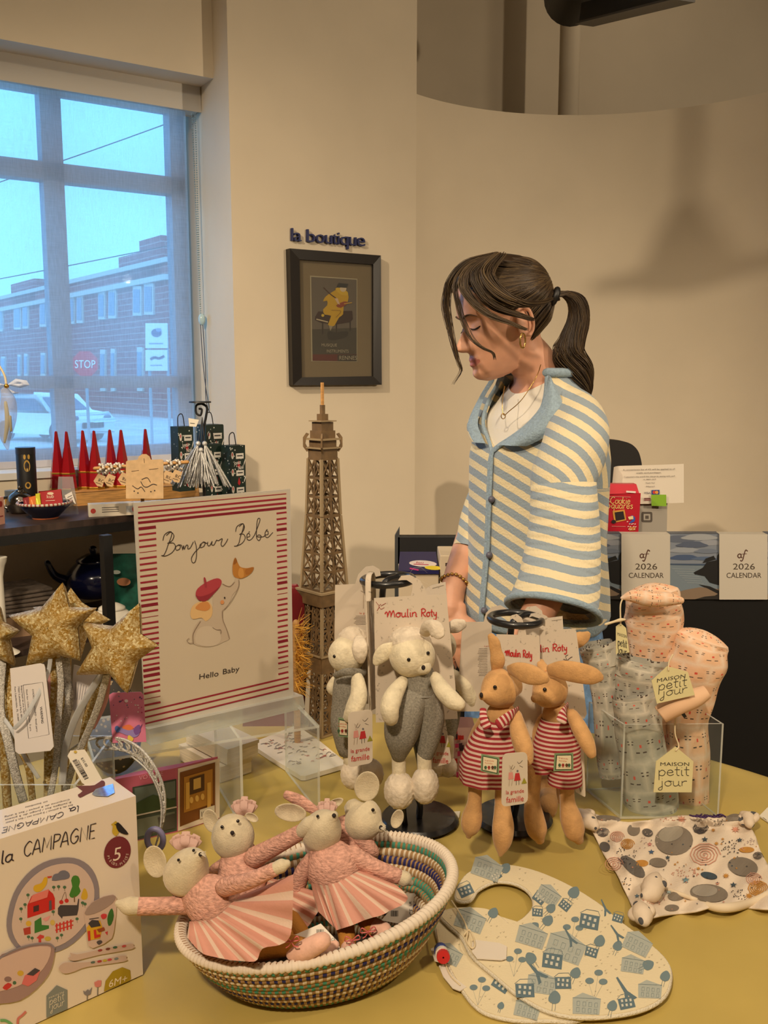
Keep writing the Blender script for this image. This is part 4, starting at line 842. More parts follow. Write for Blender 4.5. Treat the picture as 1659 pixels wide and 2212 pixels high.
plate(TZ, TZ + .004, 245 * U_, 'foot_plate', cedge)
plate(hz_(1735), hz_(1640), 188 * U_, 'first_platform'); plate(hz_(1640), hz_(1632), 200 * U_, 'platform_rail', cedge)
lattice(hz_(1632), hz_(1340), 178 * U_, 140 * U_, 4, 2, 'middle_legs', .42)
plate(hz_(1340), hz_(1265), 165 * U_, 'second_platform', card, 172 * U_); plate(hz_(1265), hz_(1253), 178 * U_, 'platform_rail', cedge)
lattice(hz_(1250), hz_(810), 140 * U_, 103 * U_, 4, 2, 'lower_shaft'); lattice(hz_(805), hz_(470), 102 * U_, 88 * U_, 3, 2, 'upper_shaft'); plate(hz_(470), hz_(410), 88 * U_, 'shaft_band')
plate(hz_(410), hz_(402), 110 * U_, 'gallery_floor', cedge); plate(hz_(402), hz_(360), 82 * U_, 'gallery'); plate(hz_(360), hz_(350), 108 * U_, 'gallery_roof', cedge)
for k in range(4):
    mb = MB(); a = ph0 + k * math.pi / 2; d = V((math.cos(a), math.sin(a), 0)); s = V((tc.x, tc.y, 0))
    mb.prism([s + d * (r * U_) + UP * hz_(zy) for r, zy in ((84, 425), (96, 430), (118, 400), (118, 345), (98, 318), (80, 325), (98, 350), (104, 380))], V((-d.y, d.x, 0)) * .003); mb.build('bracket', card, t, smooth=False)
plate(hz_(350), hz_(305), 76 * U_, 'cabin_base'); plate(hz_(305), hz_(255), 64 * U_, 'cabin'); plate(hz_(252), hz_(246), 84 * U_, 'cabin_roof', cedge); plate(hz_(246), hz_(208), 34 * U_, 'dome'); plate(hz_(208), hz_(155), 16 * U_, 'mast_base'); plate(hz_(155), hz_(25), 10 * U_, 'antenna', pine)

# ---------------------------------------------------------------- star wands in a clear bin
glit = mat('gold_glitter', (196, 156, 60), .3, .35, bump=1.0, bs=900, pat=lambda c: c.mix(c.voro(420, 'Color').op('POWER', 2.2), (176, 132, 40), (255, 246, 200)))
silg = mat('silver_glitter', (205, 200, 192), .35, .15, bump=.8, bs=900, pat=lambda c: c.mix(c.voro(800, 'Color'), (150, 144, 134), (250, 246, 238))); pinkr = mat('pink_ribbon', (206, 150, 150), .35)
z2 = lambda x, y: (x / 3.95, 1200 + y / 3.95)
def star(pts, Y, tilt, stick, lb, th=.02):
    P = [z2(*p) for p in pts]; cx = sum(p[0] for p in P) / len(P); cy = sum(p[1] for p in P) / len(P)
    pl = Plane(W(cx, cy, Y), (tilt, -1, .2)); c = pl.hit(cx, cy); O = [pl.hit(*p) for p in P]; O2 = []
    for i in range(len(O)):
        a, b = O[i], O[(i + 1) % len(O)]
        for k in range(6): O2.append(a.lerp(b, k / 6))
    n = len(O2); foot = stick[-1]
    t = thing('star_wand', lb, 'toy wand', foot, 'gold star wands'); mb = MB()
    for sg in (1, -1):
        def f(u, v): i = int(round(u * n)) % n; e = max(0, 1 - v ** 3); return c.lerp(O2[i], v) + pl.n * (sg * (th * e ** .6 + .0006))
        mb.grid(lambda u, v: f(u, .02 + .98 * v), n, 8, cu=True)
    mb.build('star_head', glit, t)
    mb = MB(); s0 = c - pl.n * .004; mb.tube([s0] + stick, .0055, 10, k=4); mb.build('stick', glit, t); return t, c
fx = lambda px, Y: V((W(px, 1700, Y).x, Y, TZ + .006))
wm, cm = star([(535, 230), (590, 440), (830, 445), (665, 610), (690, 900), (500, 850), (225, 985), (285, 690), (75, 510), (355, 445)], 1.06, -.1, [W(116, 1470, 1.075), W(105, 1640, 1.08), fx(92, 1.08)], 'gold glitter star wand in the middle, largest and foremost')
wb, cb = star([(605, 275), (700, 400), (945, 548), (760, 640), (690, 890), (590, 780), (330, 720), (440, 560), (280, 440), (510, 420)], 1.11, .1, [W(142, 1480, 1.12), W(140, 1640, 1.12), fx(138, 1.12)], 'gold glitter star wand half hidden behind the middle one')
wr, cr_ = star([(1190, 405), (1200, 665), (1355, 765), (1165, 905), (1090, 1175), (950, 1010), (655, 1020), (800, 780), (715, 570), (970, 600)], 1.04, -.25, [W(222, 1470, 1.06), W(180, 1600, 1.09), fx(150, 1.10)], 'gold glitter star wand at the right, leaning towards the sign')
wl, cl_ = star([(-10, 420), (25, 560), (175, 640), (80, 720), (130, 945), (-20, 880), (-160, 960), (-110, 720), (-220, 560), (-60, 580)], 1.08, .1, [W(8, 1460, 1.09), W(10, 1640, 1.1), fx(15, 1.11)], 'gold glitter star wand cut by the left edge of the picture')
def ribbons(th_, specs):
    for pts, w, m in specs:
        mb = MB(); mb.tube([W(*z2(x, y), Yy) for x, y, Yy in pts], [w / 3.95 * .00027 * .12] * len(pts), 8, k=6, flat=8, up=(.6, -1, 0)); mb.build('ribbon', m, th_)
ribbons(wm, [([(430, 880, 1.05), (410, 1000, 1.045), (330, 1180, 1.03), (210, 1380, 1.02), (120, 1480, 1.02)], 40, clear('organza', (230, 235, 240), .4, .45)), ([(500, 880, 1.06), (520, 1100, 1.06), (500, 1400, 1.06), (480, 1750, 1.07), (430, 2050, 1.07)], 60, silg), ([(430, 900, 1.07), (425, 1100, 1.07), (450, 1300, 1.075)], 36, pinkr)])
ribbons(wb, [([(560, 880, 1.1), (570, 1050, 1.1), (590, 1250, 1.09), (540, 1500, 1.1), (500, 1800, 1.1)], 80, silg), ([(520, 900, 1.09), (520, 1150, 1.09), (510, 1350, 1.1)], 30, pinkr)])
ribbons(wr, [([(910, 1020, 1.05), (850, 1250, 1.06), (760, 1480, 1.07), (640, 1750, 1.08), (560, 2000, 1.09)], 70, silg), ([(870, 1010, 1.05), (760, 1180, 1.055), (640, 1400, 1.06), (560, 1650, 1.07), (530, 1950, 1.07)], 70, clear('organza', (230, 235, 240), .4, .45)), ([(930, 1020, 1.06), (900, 1250, 1.07), (790, 1480, 1.08)], 40, pinkr)])
ribbons(wl, [([(20, 900, 1.07), (0, 1300, 1.05), (60, 1550, 1.04), (130, 1850, 1.04), (200, 2100, 1.05)], 80, silg), ([(60, 920, 1.08), (90, 1300, 1.06), (150, 1600, 1.05), (240, 1800, 1.05), (280, 2100, 1.06)], 60, glit), ([(0, 1350, 1.05), (110, 1500, 1.04), (200, 1700, 1.04), (330, 1900, 1.05)], 36, clear('organza', (230, 235, 240), .4, .45))])
bin0, bin1 = W(-40, 1700, 1.05), W(196, 1700, 1.05); 
def acrylic_bin(name, lb, corners, z1, wall=.003, cat='acrylic bin'):
    c = [V((p.x, p.y, TZ)) for p in corners]; m = sum(c, V((0, 0, 0))) / 4; t = thing(name, lb, cat, m)
    for i in range(4):
        a, b = c[i], c[(i + 1) % 4]; n = (m - (a + b) / 2); n.z = 0; e = (b - a).normalized(); n = (n - e * n.dot(e)).normalized(); mb = MB()
        mb.prism([a + UP * .003, b + UP * .003, V((b.x, b.y, z1)), V((a.x, a.y, z1))], n * wall, 0, 1); mb.build('side_sheet', [acr, acre], t, smooth=False)
    mb = MB(); mb.prism(c, UP * .003, 0, 1); mb.build('bottom_sheet', [acr, acre], t, smooth=False); return t
acrylic_bin('acrylic_bin', 'clear acrylic bin at the left holding the star wands', [V((-.52, 1.01, 0)), V((-.355, 1.01, 0)), V((-.355, 1.16, 0)), V((-.52, 1.16, 0))], .955)
def hangtag(pts, Y, nm, lb, col=(222, 214, 210), n=(0, -1, .1), cat='tag', grp=None, th=.0012, parent=None):
    pl = Plane(W(sum(p[0] for p in pts) / len(pts), sum(p[1] for p in pts) / len(pts), Y), n); mb = MB(); mb.prism([pl.hit(*p) for p in pts], pl.n * -th)
    o = mb.build(nm, mat('card_%d_%d_%d' % col, col, .6), parent, smooth=False)
    if parent is None: tag(o, lb, cat, grp)
    return o, Art(on(pl, .0004)), pl
P2 = lambda pts: [z2(*p) for p in pts]
o, ar, pl = hangtag(P2([(85, 965), (340, 920), (375, 930), (385, 960), (458, 1630), (430, 1665), (160, 1695), (130, 1670)]), 1.03, 'warning_tag', 'white warning tag hanging below the middle gold star')
ar.line(P2([(198, 1105), (365, 1080), (420, 1525), (245, 1560), (198, 1105)]), .8, (80, 76, 80), 1, 0)
ar.text('WARNING', *z2(340, 1290), 5.5, (60, 56, 60), 1, (.1, 1), (1, -.12), w=36)
for i, (tx, x, y, l) in enumerate((('CHOKING HAZARD - Small parts', 275, 1140, 92), ('Not for Children under 3 yrs.', 222, 1145, 90), ('Imported in the USA by', 178, 1110, 72), ('7950 Lakeland Park Blvd.', 152, 1115, 74), ('Fort Lauderdale, FL 33309', 122, 1120, 74))): ar.text(tx, *z2(x, y), 3.6, (90, 86, 92), 1, (.1, 1), (1, -.12), w=l)
ar.build('tag_print', o)
o, ar, pl = hangtag(P2([(630, 930), (860, 1010), (850, 1060), (640, 1330), (600, 1300)]), 1.10, 'warning_tag', 'white tag half hidden behind the right gold star')
for k in range(5): ar.line([z2(650 + k * 22, 1080 + k * 8), z2(640 + k * 18, 1230)], .9, (130, 126, 134), 1, 0)
ar.build('tag_print', o)
o, ar, pl = hangtag(P2([(930, 1190), (960, 1172), (1200, 1165), (1225, 1190), (1248, 1590), (960, 1600)]), 1.12, 'unicorn_card', 'pink unicorn card hanging next to the right gold star', (214, 122, 152), (.1, -1, .1), 'card')
rnd = random.Random(2)
for k in range(26): ar.ell(*z2(rnd.uniform(955, 1210), rnd.uniform(1195, 1420)), rnd.uniform(.8, 2), None, rnd.choice([(90, 60, 110), (70, 120, 130), (180, 60, 110), (230, 200, 210)]), 1, 0, 8)
ar.ell(*z2(1078, 1240), 4, 3.5, (235, 215, 222), 1)
for pts, c in (([(980, 1480), (1040, 1460), (1110, 1470), (1160, 1500), (1190, 1520), (1150, 1550), (1080, 1530), (1010, 1500)], (150, 130, 190)), ([(1040, 1465), (1100, 1440), (1140, 1470), (1100, 1490)], (226, 120, 70)), ([(1140, 1480), (1190, 1440), (1200, 1500), (1160, 1530)], (120, 80, 150)), ([(980, 1470), (1000, 1450), (1030, 1480), (1000, 1510)], (80, 110, 180)), ([(1100, 1530), (1140, 1560), (1120, 1590), (1090, 1570)], (230, 200, 80)), ([(1190, 1470), (1218, 1432), (1200, 1475)], (110, 70, 120))): ar.poly(P2(pts), c, 2, 3)
ar.build('card_print', o)
# silver openwork headband with price tag
t = thing('silver_headband', 'silver openwork headband with a white price tag standing behind the box', 'headband', W(300, 1650, 1.12))
hb = [W(x, y, Y) for x, y, Y in ((95, 1690, 1.15), (140, 1632, 1.14), (180, 1603, 1.13), (230, 1592, 1.12), (280, 1602, 1.11), (320, 1635, 1.1), (350, 1690, 1.1), (356, 1750, 1.1), (342, 1806, 1.11))]
c_ = crom(hb, 12); mb = MB(); mb.tube(hb, .0016, 6, k=8); mb.build('inner_wire', silv, t)
lk = []
mb = MB(); mb.tube([p + V((.0, -.004, 0)) - (p - V((-.29, 1.1, .83))).normalized() * .018 for p in hb[4:]], .0012, 6, k=8); mb.build('outer_wire', silv, t)
mb = MB()
for i in range(34, len(c_) - 3, 4):
    p = c_[i] - (c_[i] - V((-.29, 1.1, .83))).normalized() * .009; tg = (c_[i + 2] - c_[i - 2]).normalized(); nr = (c_[i] - V((-.29, 1.1, .83))).normalized()
    mb.tube([p + tg * (.013 * math.cos(a)) + nr * (.008 * math.sin(a)) for a in [2 * math.pi * k / 10 for k in range(10)]], .0014, 6, k=2, closed=True)
mb.build('openwork_band', silg, t)
pv = mat('lilac_plastic', (128, 124, 160), .4); mb = MB(); e = W(336, 1812, 1.09); mb.tube([e + V((.010 * math.cos(a), -.002, .014 * math.sin(a))) for a in [2 * math.pi * k / 12 for k in range(12)]], .004, 8, k=2, closed=True); mb.build('end_loop', pv, t)
o, ar, pl = hangtag(P2([(575, 1710), (600, 1665), (720, 1655), (745, 1690), (870, 1910), (850, 1945), (730, 1960), (700, 1940)]), 1.03, 'price_tag', '', (224, 214, 196), (0, -1, .3), parent=t)
ar.text('$35.00', *z2(690, 1730), 5.5, (60, 56, 52), 1, (.5, .86), (.86, -.5), w=22)
ar.line([z2(668, 1745), z2(745, 1880)], 1.2, (90, 84, 80), 1, 0)
rnd = random.Random(4); s_ = 0
while s_ < 1: ar.line([z2(618 + 105 * s_, 1752 + 160 * s_), z2(652 + 105 * s_, 1736 + 160 * s_)], rnd.choice([.6, 1.0, 1.6]), (40, 36, 34), 1, 0); s_ += rnd.uniform(.035, .06)
ar.ell(*z2(645, 1675), 3.5, 3, (190, 160, 60), 2); ar.build('tag_print', o)

# ---------------------------------------------------------------- tableware gift box
q0 = G(309, 2105, TZ); u0 = (G(75, 2212, TZ) - q0).normalized(); u0.z = 0; HB = W(297, 1719, q0.y).z - TZ; v0 = V((u0.y, -u0.x, 0)); v0 = v0 if v0.y > 0 else -v0
t = thing('tableware_box', 'white gift box of country tableware at the lower left corner', 'box', q0)
bxm = mat('white_carton', (226, 212, 196), .4, coat=.2)
mb = MB(); e1 = q0 + u0 * .27; mb.prism([q0, e1, e1 + v0 * .064, q0 + v0 * .064], UP * HB); mb.build('carton', bxm, t, smooth=False)
FPn = Plane(q0, u0.cross(UP)); TPn = Plane(q0 + UP * HB, UP)
z3 = lambda x, y: (x / 3.868, 1640 + y / 3.868); P3 = lambda pts: [z3(*p) for p in pts]
ar = Art(on(FPn, .0003)); nav = (34, 24, 44); sl = -.21
ex3 = (.965, -.262); ey3 = (.1, -1)
ar.script('la', *z3(2, 875), 16, nav, .17, 2, ex3, ey3, width=30); ar.script('CAMPAGNE', *z3(190, 818), 17.5, nav, .12, 2, ex3, ey3, width=163)
def pg(pts, c, l=2, k=0): ar.poly(P3(pts), c, l, k)
pg([(940, 560), (925, 545), (945, 530), (965, 515), (985, 535), (1000, 560), (990, 610), (965, 640), (935, 610)], (196, 164, 50), 2, 3); pg([(965, 545), (985, 525), (1030, 570), (1070, 620), (1040, 625), (985, 600)], (24, 20, 26), 3, 2); ar.ell(*z3(958, 542), 1.2, 1.2, (20, 20, 20), 4); ar.line([z3(975, 635), z3(972, 660)], .8, (190, 120, 60)); ar.line([z3(990, 630), z3(992, 655)], .8, (190, 120, 60))
ar.ell(*z3(978, 775), 28, 35, (112, 36, 46), 2, .35, 28); ar.text('5', *z3(940, 850), 30, (226, 206, 190), 3, (.97, -.24), (.12, -1))
for i, ch in enumerate('PIÈCES•PIECES'):
    a = math.radians(196 + i * 12.6); ar.text(ch, *z3(978 + 92 * math.cos(a), 775 - 112 * math.sin(a)), 5.6 if ch != '•' else 3, (226, 206, 190), 3, (-math.sin(a), -math.cos(a)), (-math.cos(a), math.sin(a)))
pg([(150, 1590), (70, 1480), (55, 1330), (110, 1120), (220, 960), (360, 860), (520, 820), (660, 835), (770, 920), (825, 1080), (800, 1280), (700, 1450), (560, 1570), (400, 1625), (250, 1625)], (138, 128, 138), 2, 3)
pg([(170, 1560), (105, 1450), (100, 1330), (150, 1140), (250, 1000), (380, 905), (520, 868), (640, 880), (735, 960), (785, 1090), (760, 1270), (670, 1420), (540, 1530), (400, 1580), (260, 1585)], (206, 182, 172), 3, 3)
def P_(pts, c, l=4, k=0): pg(pts, c, l, k)
P_([(275, 1085), (285, 1050), (340, 1030), (365, 985), (390, 985), (385, 1040), (340, 1095), (300, 1105)], (214, 170, 40), 4, 3); P_([(390, 975), (430, 970), (425, 985), (395, 990)], (196, 70, 50))
P_([(430, 1010), (445, 960), (480, 950), (500, 930), (540, 925), (575, 950), (570, 990), (500, 1005)], (110, 110, 126), 4, 2)
P_([(575, 1130), (600, 1060), (590, 1010), (610, 970), (650, 975), (665, 1020), (655, 1060), (670, 1100), (640, 1140), (600, 1155)], (62, 122, 44), 4, 2); P_([(612, 1140), (622, 1138), (624, 1190), (614, 1192)], (120, 90, 60))
P_([(672, 1150), (690, 1090), (700, 1075), (715, 1085), (730, 1130), (720, 1165), (690, 1170)], (206, 166, 50), 4, 2)
P_([(225, 1215), (260, 1140), (400, 1085), (440, 1120), (455, 1160), (455, 1250), (225, 1325)], (196, 34, 34)); P_([(238, 1200), (268, 1130), (405, 1080), (390, 1150)], (222, 120, 110), 5); P_([(275, 1225), (320, 1212), (320, 1260), (275, 1272)], (70, 40, 46), 5); P_([(405, 1180), (425, 1172), (428, 1250), (405, 1258)], (90, 80, 90), 5)
P_([(480, 1240), (500, 1215), (640, 1215), (650, 1160), (658, 1165), (652, 1250), (640, 1300), (520, 1310), (515, 1330), (480, 1290)], (66, 60, 66), 4); ar.ell(*z3(508, 1190), 4.6, 4.6, (196, 36, 40), 4); ar.ell(*z3(553, 1178), 4.6, 4.6, (196, 36, 40), 4); ar.line([z3(508, 1180), z3(540, 1105), z3(552, 1170)], .9, (90, 70, 50), 4)
P_([(285, 1350), (340, 1315), (345, 1380), (405, 1385), (405, 1410), (285, 1450)], (54, 118, 52)); P_([(350, 1330), (420, 1300), (400, 1340), (375, 1350)], (222, 150, 150))
for x in (462, 490, 520, 550, 580): P_([(x, 1370 - (x - 462) * .28), (x + 14, 1366 - (x - 462) * .28), (x + 16, 1445 - (x - 462) * .28), (x + 3, 1448 - (x - 462) * .28)], (200, 50, 46))
ar.line(P3([(456, 1390), (610, 1345)]), 2.4, (200, 50, 46), 4, 0); ar.line(P3([(458, 1425), (608, 1380)]), 2.4, (200, 50, 46), 4, 0)
P_([(190, 1410), (250, 1395), (252, 1455), (200, 1465)], (176, 60, 50)); ar.ell(*z3(235, 1368), 6, 6, (214, 170, 60), 4); P_([(300, 1490), (330, 1460), (365, 1470), (362, 1490), (340, 1495), (340, 1525), (318, 1525), (318, 1495)], (200, 60, 60)); ar.ell(*z3(395, 1495), 7, 5, (196, 170, 70), 4); ar.ell(*z3(435, 1360), 5, 6, (206, 176, 90), 4)
for x, y in ((205, 1210), (172, 1245), (445, 1065), (485, 1060), (535, 1065), (440, 1270), (685, 1195), (705, 1205), (640, 1330), (235, 1480), (265, 1490), (475, 1490), (510, 1465), (230, 1130), (170, 1330)): ar.ell(*z3(x, y), 3.6, 3.2, (70, 108, 78), 4); ar.line([z3(x, y), z3(x + 2, y + 32)], .8, (80, 100, 80), 4, 0)
pg([(695, 1270), (760, 1190), (860, 1140), (940, 1125), (968, 1150), (965, 1280), (945, 1440), (930, 1490), (860, 1540), (770, 1575), (735, 1555)], (206, 180, 168), 5); pg([(700, 1280), (760, 1195), (860, 1145), (940, 1130), (962, 1150), (930, 1200), (830, 1265), (740, 1295)], (160, 138, 132), 6, 2)
P_([(718, 1400), (760, 1350), (830, 1340), (850, 1400), (830, 1490), (730, 1510)], (214, 166, 40), 6); P_([(730, 1365), (760, 1335), (815, 1340), (835, 1385), (755, 1400)], (60, 56, 60), 7); P_([(725, 1430), (745, 1425), (750, 1505), (730, 1510)], (200, 44, 40), 7); P_([(775, 1420), (795, 1415), (800, 1460), (830, 1455), (832, 1475), (782, 1490)], (200, 44, 40), 7)
P_([(835, 1300), (855, 1285), (885, 1290), (880, 1320), (850, 1330)], (206, 60, 70), 6, 2); P_([(890, 1330), (905, 1270), (930, 1240), (945, 1300), (925, 1370), (900, 1385)], (54, 108, 48), 6, 2); ar.line(P3([(740, 1330), (820, 1318)]), 1.6, (60, 50, 60), 6, 0); P_([(800, 1520), (830, 1505), (850, 1520), (820, 1545)], (80, 74, 80), 6, 2); P_([(870, 1440), (895, 1430), (890, 1465)], (200, 60, 70), 6); P_([(800, 1415), (860, 1395), (870, 1420), (820, 1440)], (150, 70, 40), 7)
pg([(560, 1655), (590, 1640), (580, 1610), (640, 1625), (800, 1590), (1080, 1535), (1108, 1550), (1100, 1580), (820, 1630), (640, 1675), (590, 1675)], (200, 174, 162), 5, 2); pg([(485, 1745), (520, 1700), (600, 1690), (720, 1690), (1020, 1635), (1048, 1655), (1030, 1685), (720, 1730), (610, 1770), (530, 1785)], (200, 174, 162), 5, 3)
for x, y, c in ((830, 1590, (150, 60, 60)), (895, 1578, (120, 60, 50)), (955, 1565, (60, 100, 80)), (1030, 1555, (190, 80, 80)), (770, 1690, (90, 110, 100)), (825, 1682, (170, 60, 60)), (870, 1675, (190, 170, 60)), (910, 1668, (190, 70, 80)), (965, 1660, (120, 130, 130))): ar.ell(*z3(x, y), 5, 2.6, c, 6, -.2)
pg([(-40, 1680), (80, 1600), (250, 1545), (400, 1535), (450, 1570), (440, 1680), (400, 1790), (300, 1910), (160, 2010), (0, 2035), (-60, 2020)], (160, 130, 128), 5, 2); pg([(-40, 1700), (80, 1625), (250, 1565), (390, 1555), (420, 1585), (390, 1690), (300, 1800), (140, 1890), (0, 1930), (-60, 1920)], (208, 178, 168), 6, 2); ar.line(P3([(-40, 1680), (80, 1600), (250, 1545), (400, 1535), (452, 1575)]), 4, (138, 128, 138), 7)
P_([(175, 1870), (200, 1800), (290, 1745), (330, 1760), (300, 1840), (230, 1890)], (214, 110, 110), 7); P_([(215, 1790), (285, 1735), (328, 1755), (270, 1800)], (70, 62, 70), 8); P_([(15, 1900), (60, 1860), (95, 1880), (50, 1920)], (196, 50, 50), 7, 2); ar.ell(*z3(165, 1780), 7, 6, (206, 166, 60), 7); ar.ell(*z3(60, 1830), 8, 6, (140, 110, 110), 7); ar.ell(*z3(115, 1860), 4, 4, (70, 108, 78), 7)
pg([(866, 1940), (880, 1850), (940, 1770), (1020, 1735), (1085, 1760), (1092, 1830), (1080, 1850)], (166, 140, 30), 2, 0); ar.text('6M+', *z3(905, 1905), 17, (232, 216, 190), 3, (.93, -.3), (.12, -1), w=42)
pg([(386, 1975), (472, 1885), (560, 1925), (562, 2085), (386, 2160)], (128, 134, 132), 2); ar.text('MAISON', *z3(405, 2000), 4, (214, 206, 190), 3, (.9, -.38), (.05, -1), w=36); ar.script('petit', *z3(408, 2050), 9, (214, 206, 190), .14, 3, (.9, -.36), (.05, -1), width=36); ar.script('jour', *z3(425, 2092), 9, (214, 206, 190), .14, 3, (.9, -.36), (.05, -1), width=32)
pg([(692, 1930), (710, 1940), (730, 1920), (745, 1930), (768, 1900), (755, 1960), (725, 1975), (700, 1960)], (128, 124, 130), 2); ar.line([z3(728, 1970), z3(726, 2010)], 2, (120, 116, 110), 2, 0); pg([(785, 1860), (800, 1855), (815, 1845), (845, 1845), (842, 1890), (815, 1905), (790, 1895)], (214, 130, 126), 2); ar.line([z3(815, 1900), z3(813, 1972)], 2, (120, 116, 110), 2, 0)
ar.line(P3([(145, 2212), (150, 2165), (180, 2140), (215, 2105)]), 5, (206, 120, 110), 2); ar.line(P3([(0, 2180), (40, 2180), (80, 2200), (110, 2230)]), 6, (110, 170, 110), 2)
ar.build('printed_front', t)
ar = Art(on(TPn, .0004)); ex_, ey_ = (-.965, .26), (-.12, .9)
ar.script('la', *z3(665, 392), 9, nav, .17, 2, ex_, (-.1, .8), width=24); ar.script('CAMPAGNE', *z3(540, 440), 8, nav, .14, 2, ex_, (-.2, .8), width=140)
for i, (tx, w) in enumerate((('Set de 5 pièces / 5-piece set / Set 5 pezzi', 150), ('5-teiliges Set / Juego de 5 piezas', 148), ('Conjunto de 5 peças / Set 5 delig', 146), ('en bambou', 50))):
    ar.text(tx, *z3(610 - i * 14 - (170 if i == 3 else 0), 378 - i * 22 + (38 if i == 3 else 0)), 3.8, (70, 56, 56), 1, ex_, ey_, w=w)
ar.poly(P3([(650, 300), (690, 270), (640, 230), (710, 225), (790, 220), (850, 180), (878, 200), (860, 250), (790, 270), (720, 300), (670, 325)]), (104, 54, 52), 1, 2); ar.build('printed_top', t)
holo = mat('hologram_foil', (200, 200, 225), .12, .8, pat=lambda c: c.mix(c.noise(260, 2), (150, 140, 235), (220, 250, 250)))
mb = MB(); mb.prism([TPn.hit(*z3(x, y), .0012) for x, y in ((770, 300), (800, 260), (945, 215), (958, 290), (900, 320), (800, 315))], UP * .0004); mb.build('foil_seal', holo, t, smooth=False)
# ---------------------------------------------------------------- plush toys
def fuzzy(name, col, bump=.5, bs=260, var=.05): return mat(name, col, .95, var=var, vs=90, bump=bump, bs=bs, sheen=.3, spec=.15)
cream = fuzzy('cream_velour', (226, 214, 186)); wool = fuzzy('wool_fleece', (224, 210, 190), 1.0, 130, .06); tan = fuzzy('tan_velour', (206, 160, 108), .35, 400); linen = fuzzy('mouse_linen', (206, 192, 164), .35, 500); greylin = mat('grey_linen', (138, 133, 122), .9, var=.14, vs=420, bump=.4, bs=500)
def stripe(name, A, B, n, fr, axis=1, soft=0, speck=None):
    def p(c):
        k = (c.uv()[axis] * n).fr().lt(fr); r = c.mix(k, B, A)
        if speck: r2 = c.mix(c.noise(600).gt(.66) * ((c.uv()[axis] * n + .5).fr().lt(.25)), (0, 0, 0), (1, 1, 1)); n_ = c.nt.nodes.new('ShaderNodeMix'); n_.data_type = 'RGBA'; n_.blend_type = 'ADD'; c.nt.links.new(r2.k, n_.inputs[7]); n_.inputs[7].default_value = (0, 0, 0, 1); c.nt.links.new(r.k, n_.inputs[6]); n_.inputs[0].default_value = .6; r = E(c.nt, n_.outputs[2])
        return r
    return mat(name, A, .9, pat=p, bump=.3, bs=400, spec=.15)
redst = stripe('red_white_stripe', (158, 54, 60), (214, 186, 172), 165, .52)
eyem = mat('bead_eye', (24, 18, 16), .1, coat=.6); nosem = mat('stitched_nose', (40, 30, 28), .8); eyerim = mat('eye_rim', (150, 130, 100), .4)
knit = mat('pink_knit', (204, 156, 140), .95, var=.14, vs=190, bump=1.0, bs=230, spec=.1, stretch=(1, 1, 2.2)); skirtm = mat('pink_skirt', (206, 134, 112), .7, bump=.2, bs=300, spec=.2, pat=lambda c: c.mix((c.uv()[0] * 9).fr().lt(.30), (204, 148, 130), (212, 184, 164)))
ochre = mat('ochre_tights', (186, 126, 50), .9, bump=.4, bs=500); shoep = fuzzy('pale_shoe', (226, 180, 160), .3); ribb = mat('pink_satin', (206, 104, 100), .3); tulle = mat('pink_tulle', (222, 184, 172), .8, alpha=.65, bump=.4)
def zf(ox, oy, s): return lambda x, y: (ox + x / s, oy + y / s)
class Doll:
    def __init__(s, name, label, cat, zoom, sc, at, grp=None):
        s.z = zoom; s.sc = sc; s.Y0 = at[2]; s.t = thing(name, label, cat, W(*zoom(at[0], at[1]), at[2]), grp)
    def P(s, x, y, dy=0): return W(*s.z(x, y), s.Y0 + dy)
    def r(s, r, dy=0): return r / s.sc * (s.Y0 + dy) * 1.07 / F
    def limb(s, nm, pts, m, flat=1.0, n=14, parent=None, up=(0, -1, 0), **k):
        mb = MB(); mb.tube([s.P(*(p[0], p[1], p[3] if len(p) > 3 else 0)) for p in pts], [s.r(p[2]) * flat for p in pts], n + (8 if flat < 1 else 0), flat=1 / flat, up=up); return mb.build(nm, m, parent or s.t, **k)
    def ball(s, nm, x, y, rx, ry, rz, m, dy=0, ang=0, parent=None, lump=0, n=28):
        if lump: n = 56; lump *= .55
        mb = MB(); rnd = random.Random(int(x + y)); ph = [rnd.uniform(0, 6) for _ in range(6)]
        def fn(p, d):
            if lump: p = p * (1 + lump * (math.sin(17 * d.x + ph[0]) * math.sin(15 * d.y + ph[1]) + math.sin(19 * d.z + ph[2]) * math.sin(18 * d.x + ph[3]) + .7 * math.sin(33 * d.z + ph[4]) * math.sin(31 * d.x + ph[5])))
            return p
        R = Matrix.Rotation(ang, 3, 'Y'); mb.ell(s.P(x, y, dy), (s.r(rx), s.r(rz), s.r(ry)), R, n, n * 3 // 4, fn=fn); return mb.build(nm, m, parent or s.t)
    def onball(s, c, rad, x, y, k=1.0):
        # point on the front of an ellipsoid (centre c = x,y,dy; rad = rx,ry,rz zoom px) under the zoom position x, y
        dx, dy = (x - c[0]) / rad[0], (y - c[1]) / rad[1]; q = math.sqrt(max(.02, 1 - dx * dx - dy * dy)); return s.P(x, y, c[2] - s.r(rad[2]) * q * k)
    def eye(s, head, c, rad, x, y, r=11):
        p = s.onball(c, rad, x, y); mb = MB(); mb.ell(p, s.r(r * 1.35), None, 10, 8); 
        o = mb.build('eye', eyem, head); return o
    def nose(s, head, c, rad, x, y, rx=16, ry=18):
        p = s.onball(c, rad, x, y); mb = MB(); mb.ell(p, (s.r(rx), s.r(12), s.r(ry)), None, 10, 8); mb.build('nose', nosem, head)
z5 = zf(660, 1200, 3.686); z6 = zf(940, 1280, 3.815); z4 = zf(250, 1640, 2.212)
speck = mat('speckled_card', (206, 194, 176), .7, pat=lambda c: c.mix(c.noise(170, 3).ramp(.62, .72), (212, 198, 180), (160, 148, 132))); pcard = mat('plain_card', (204, 190, 172), .7)
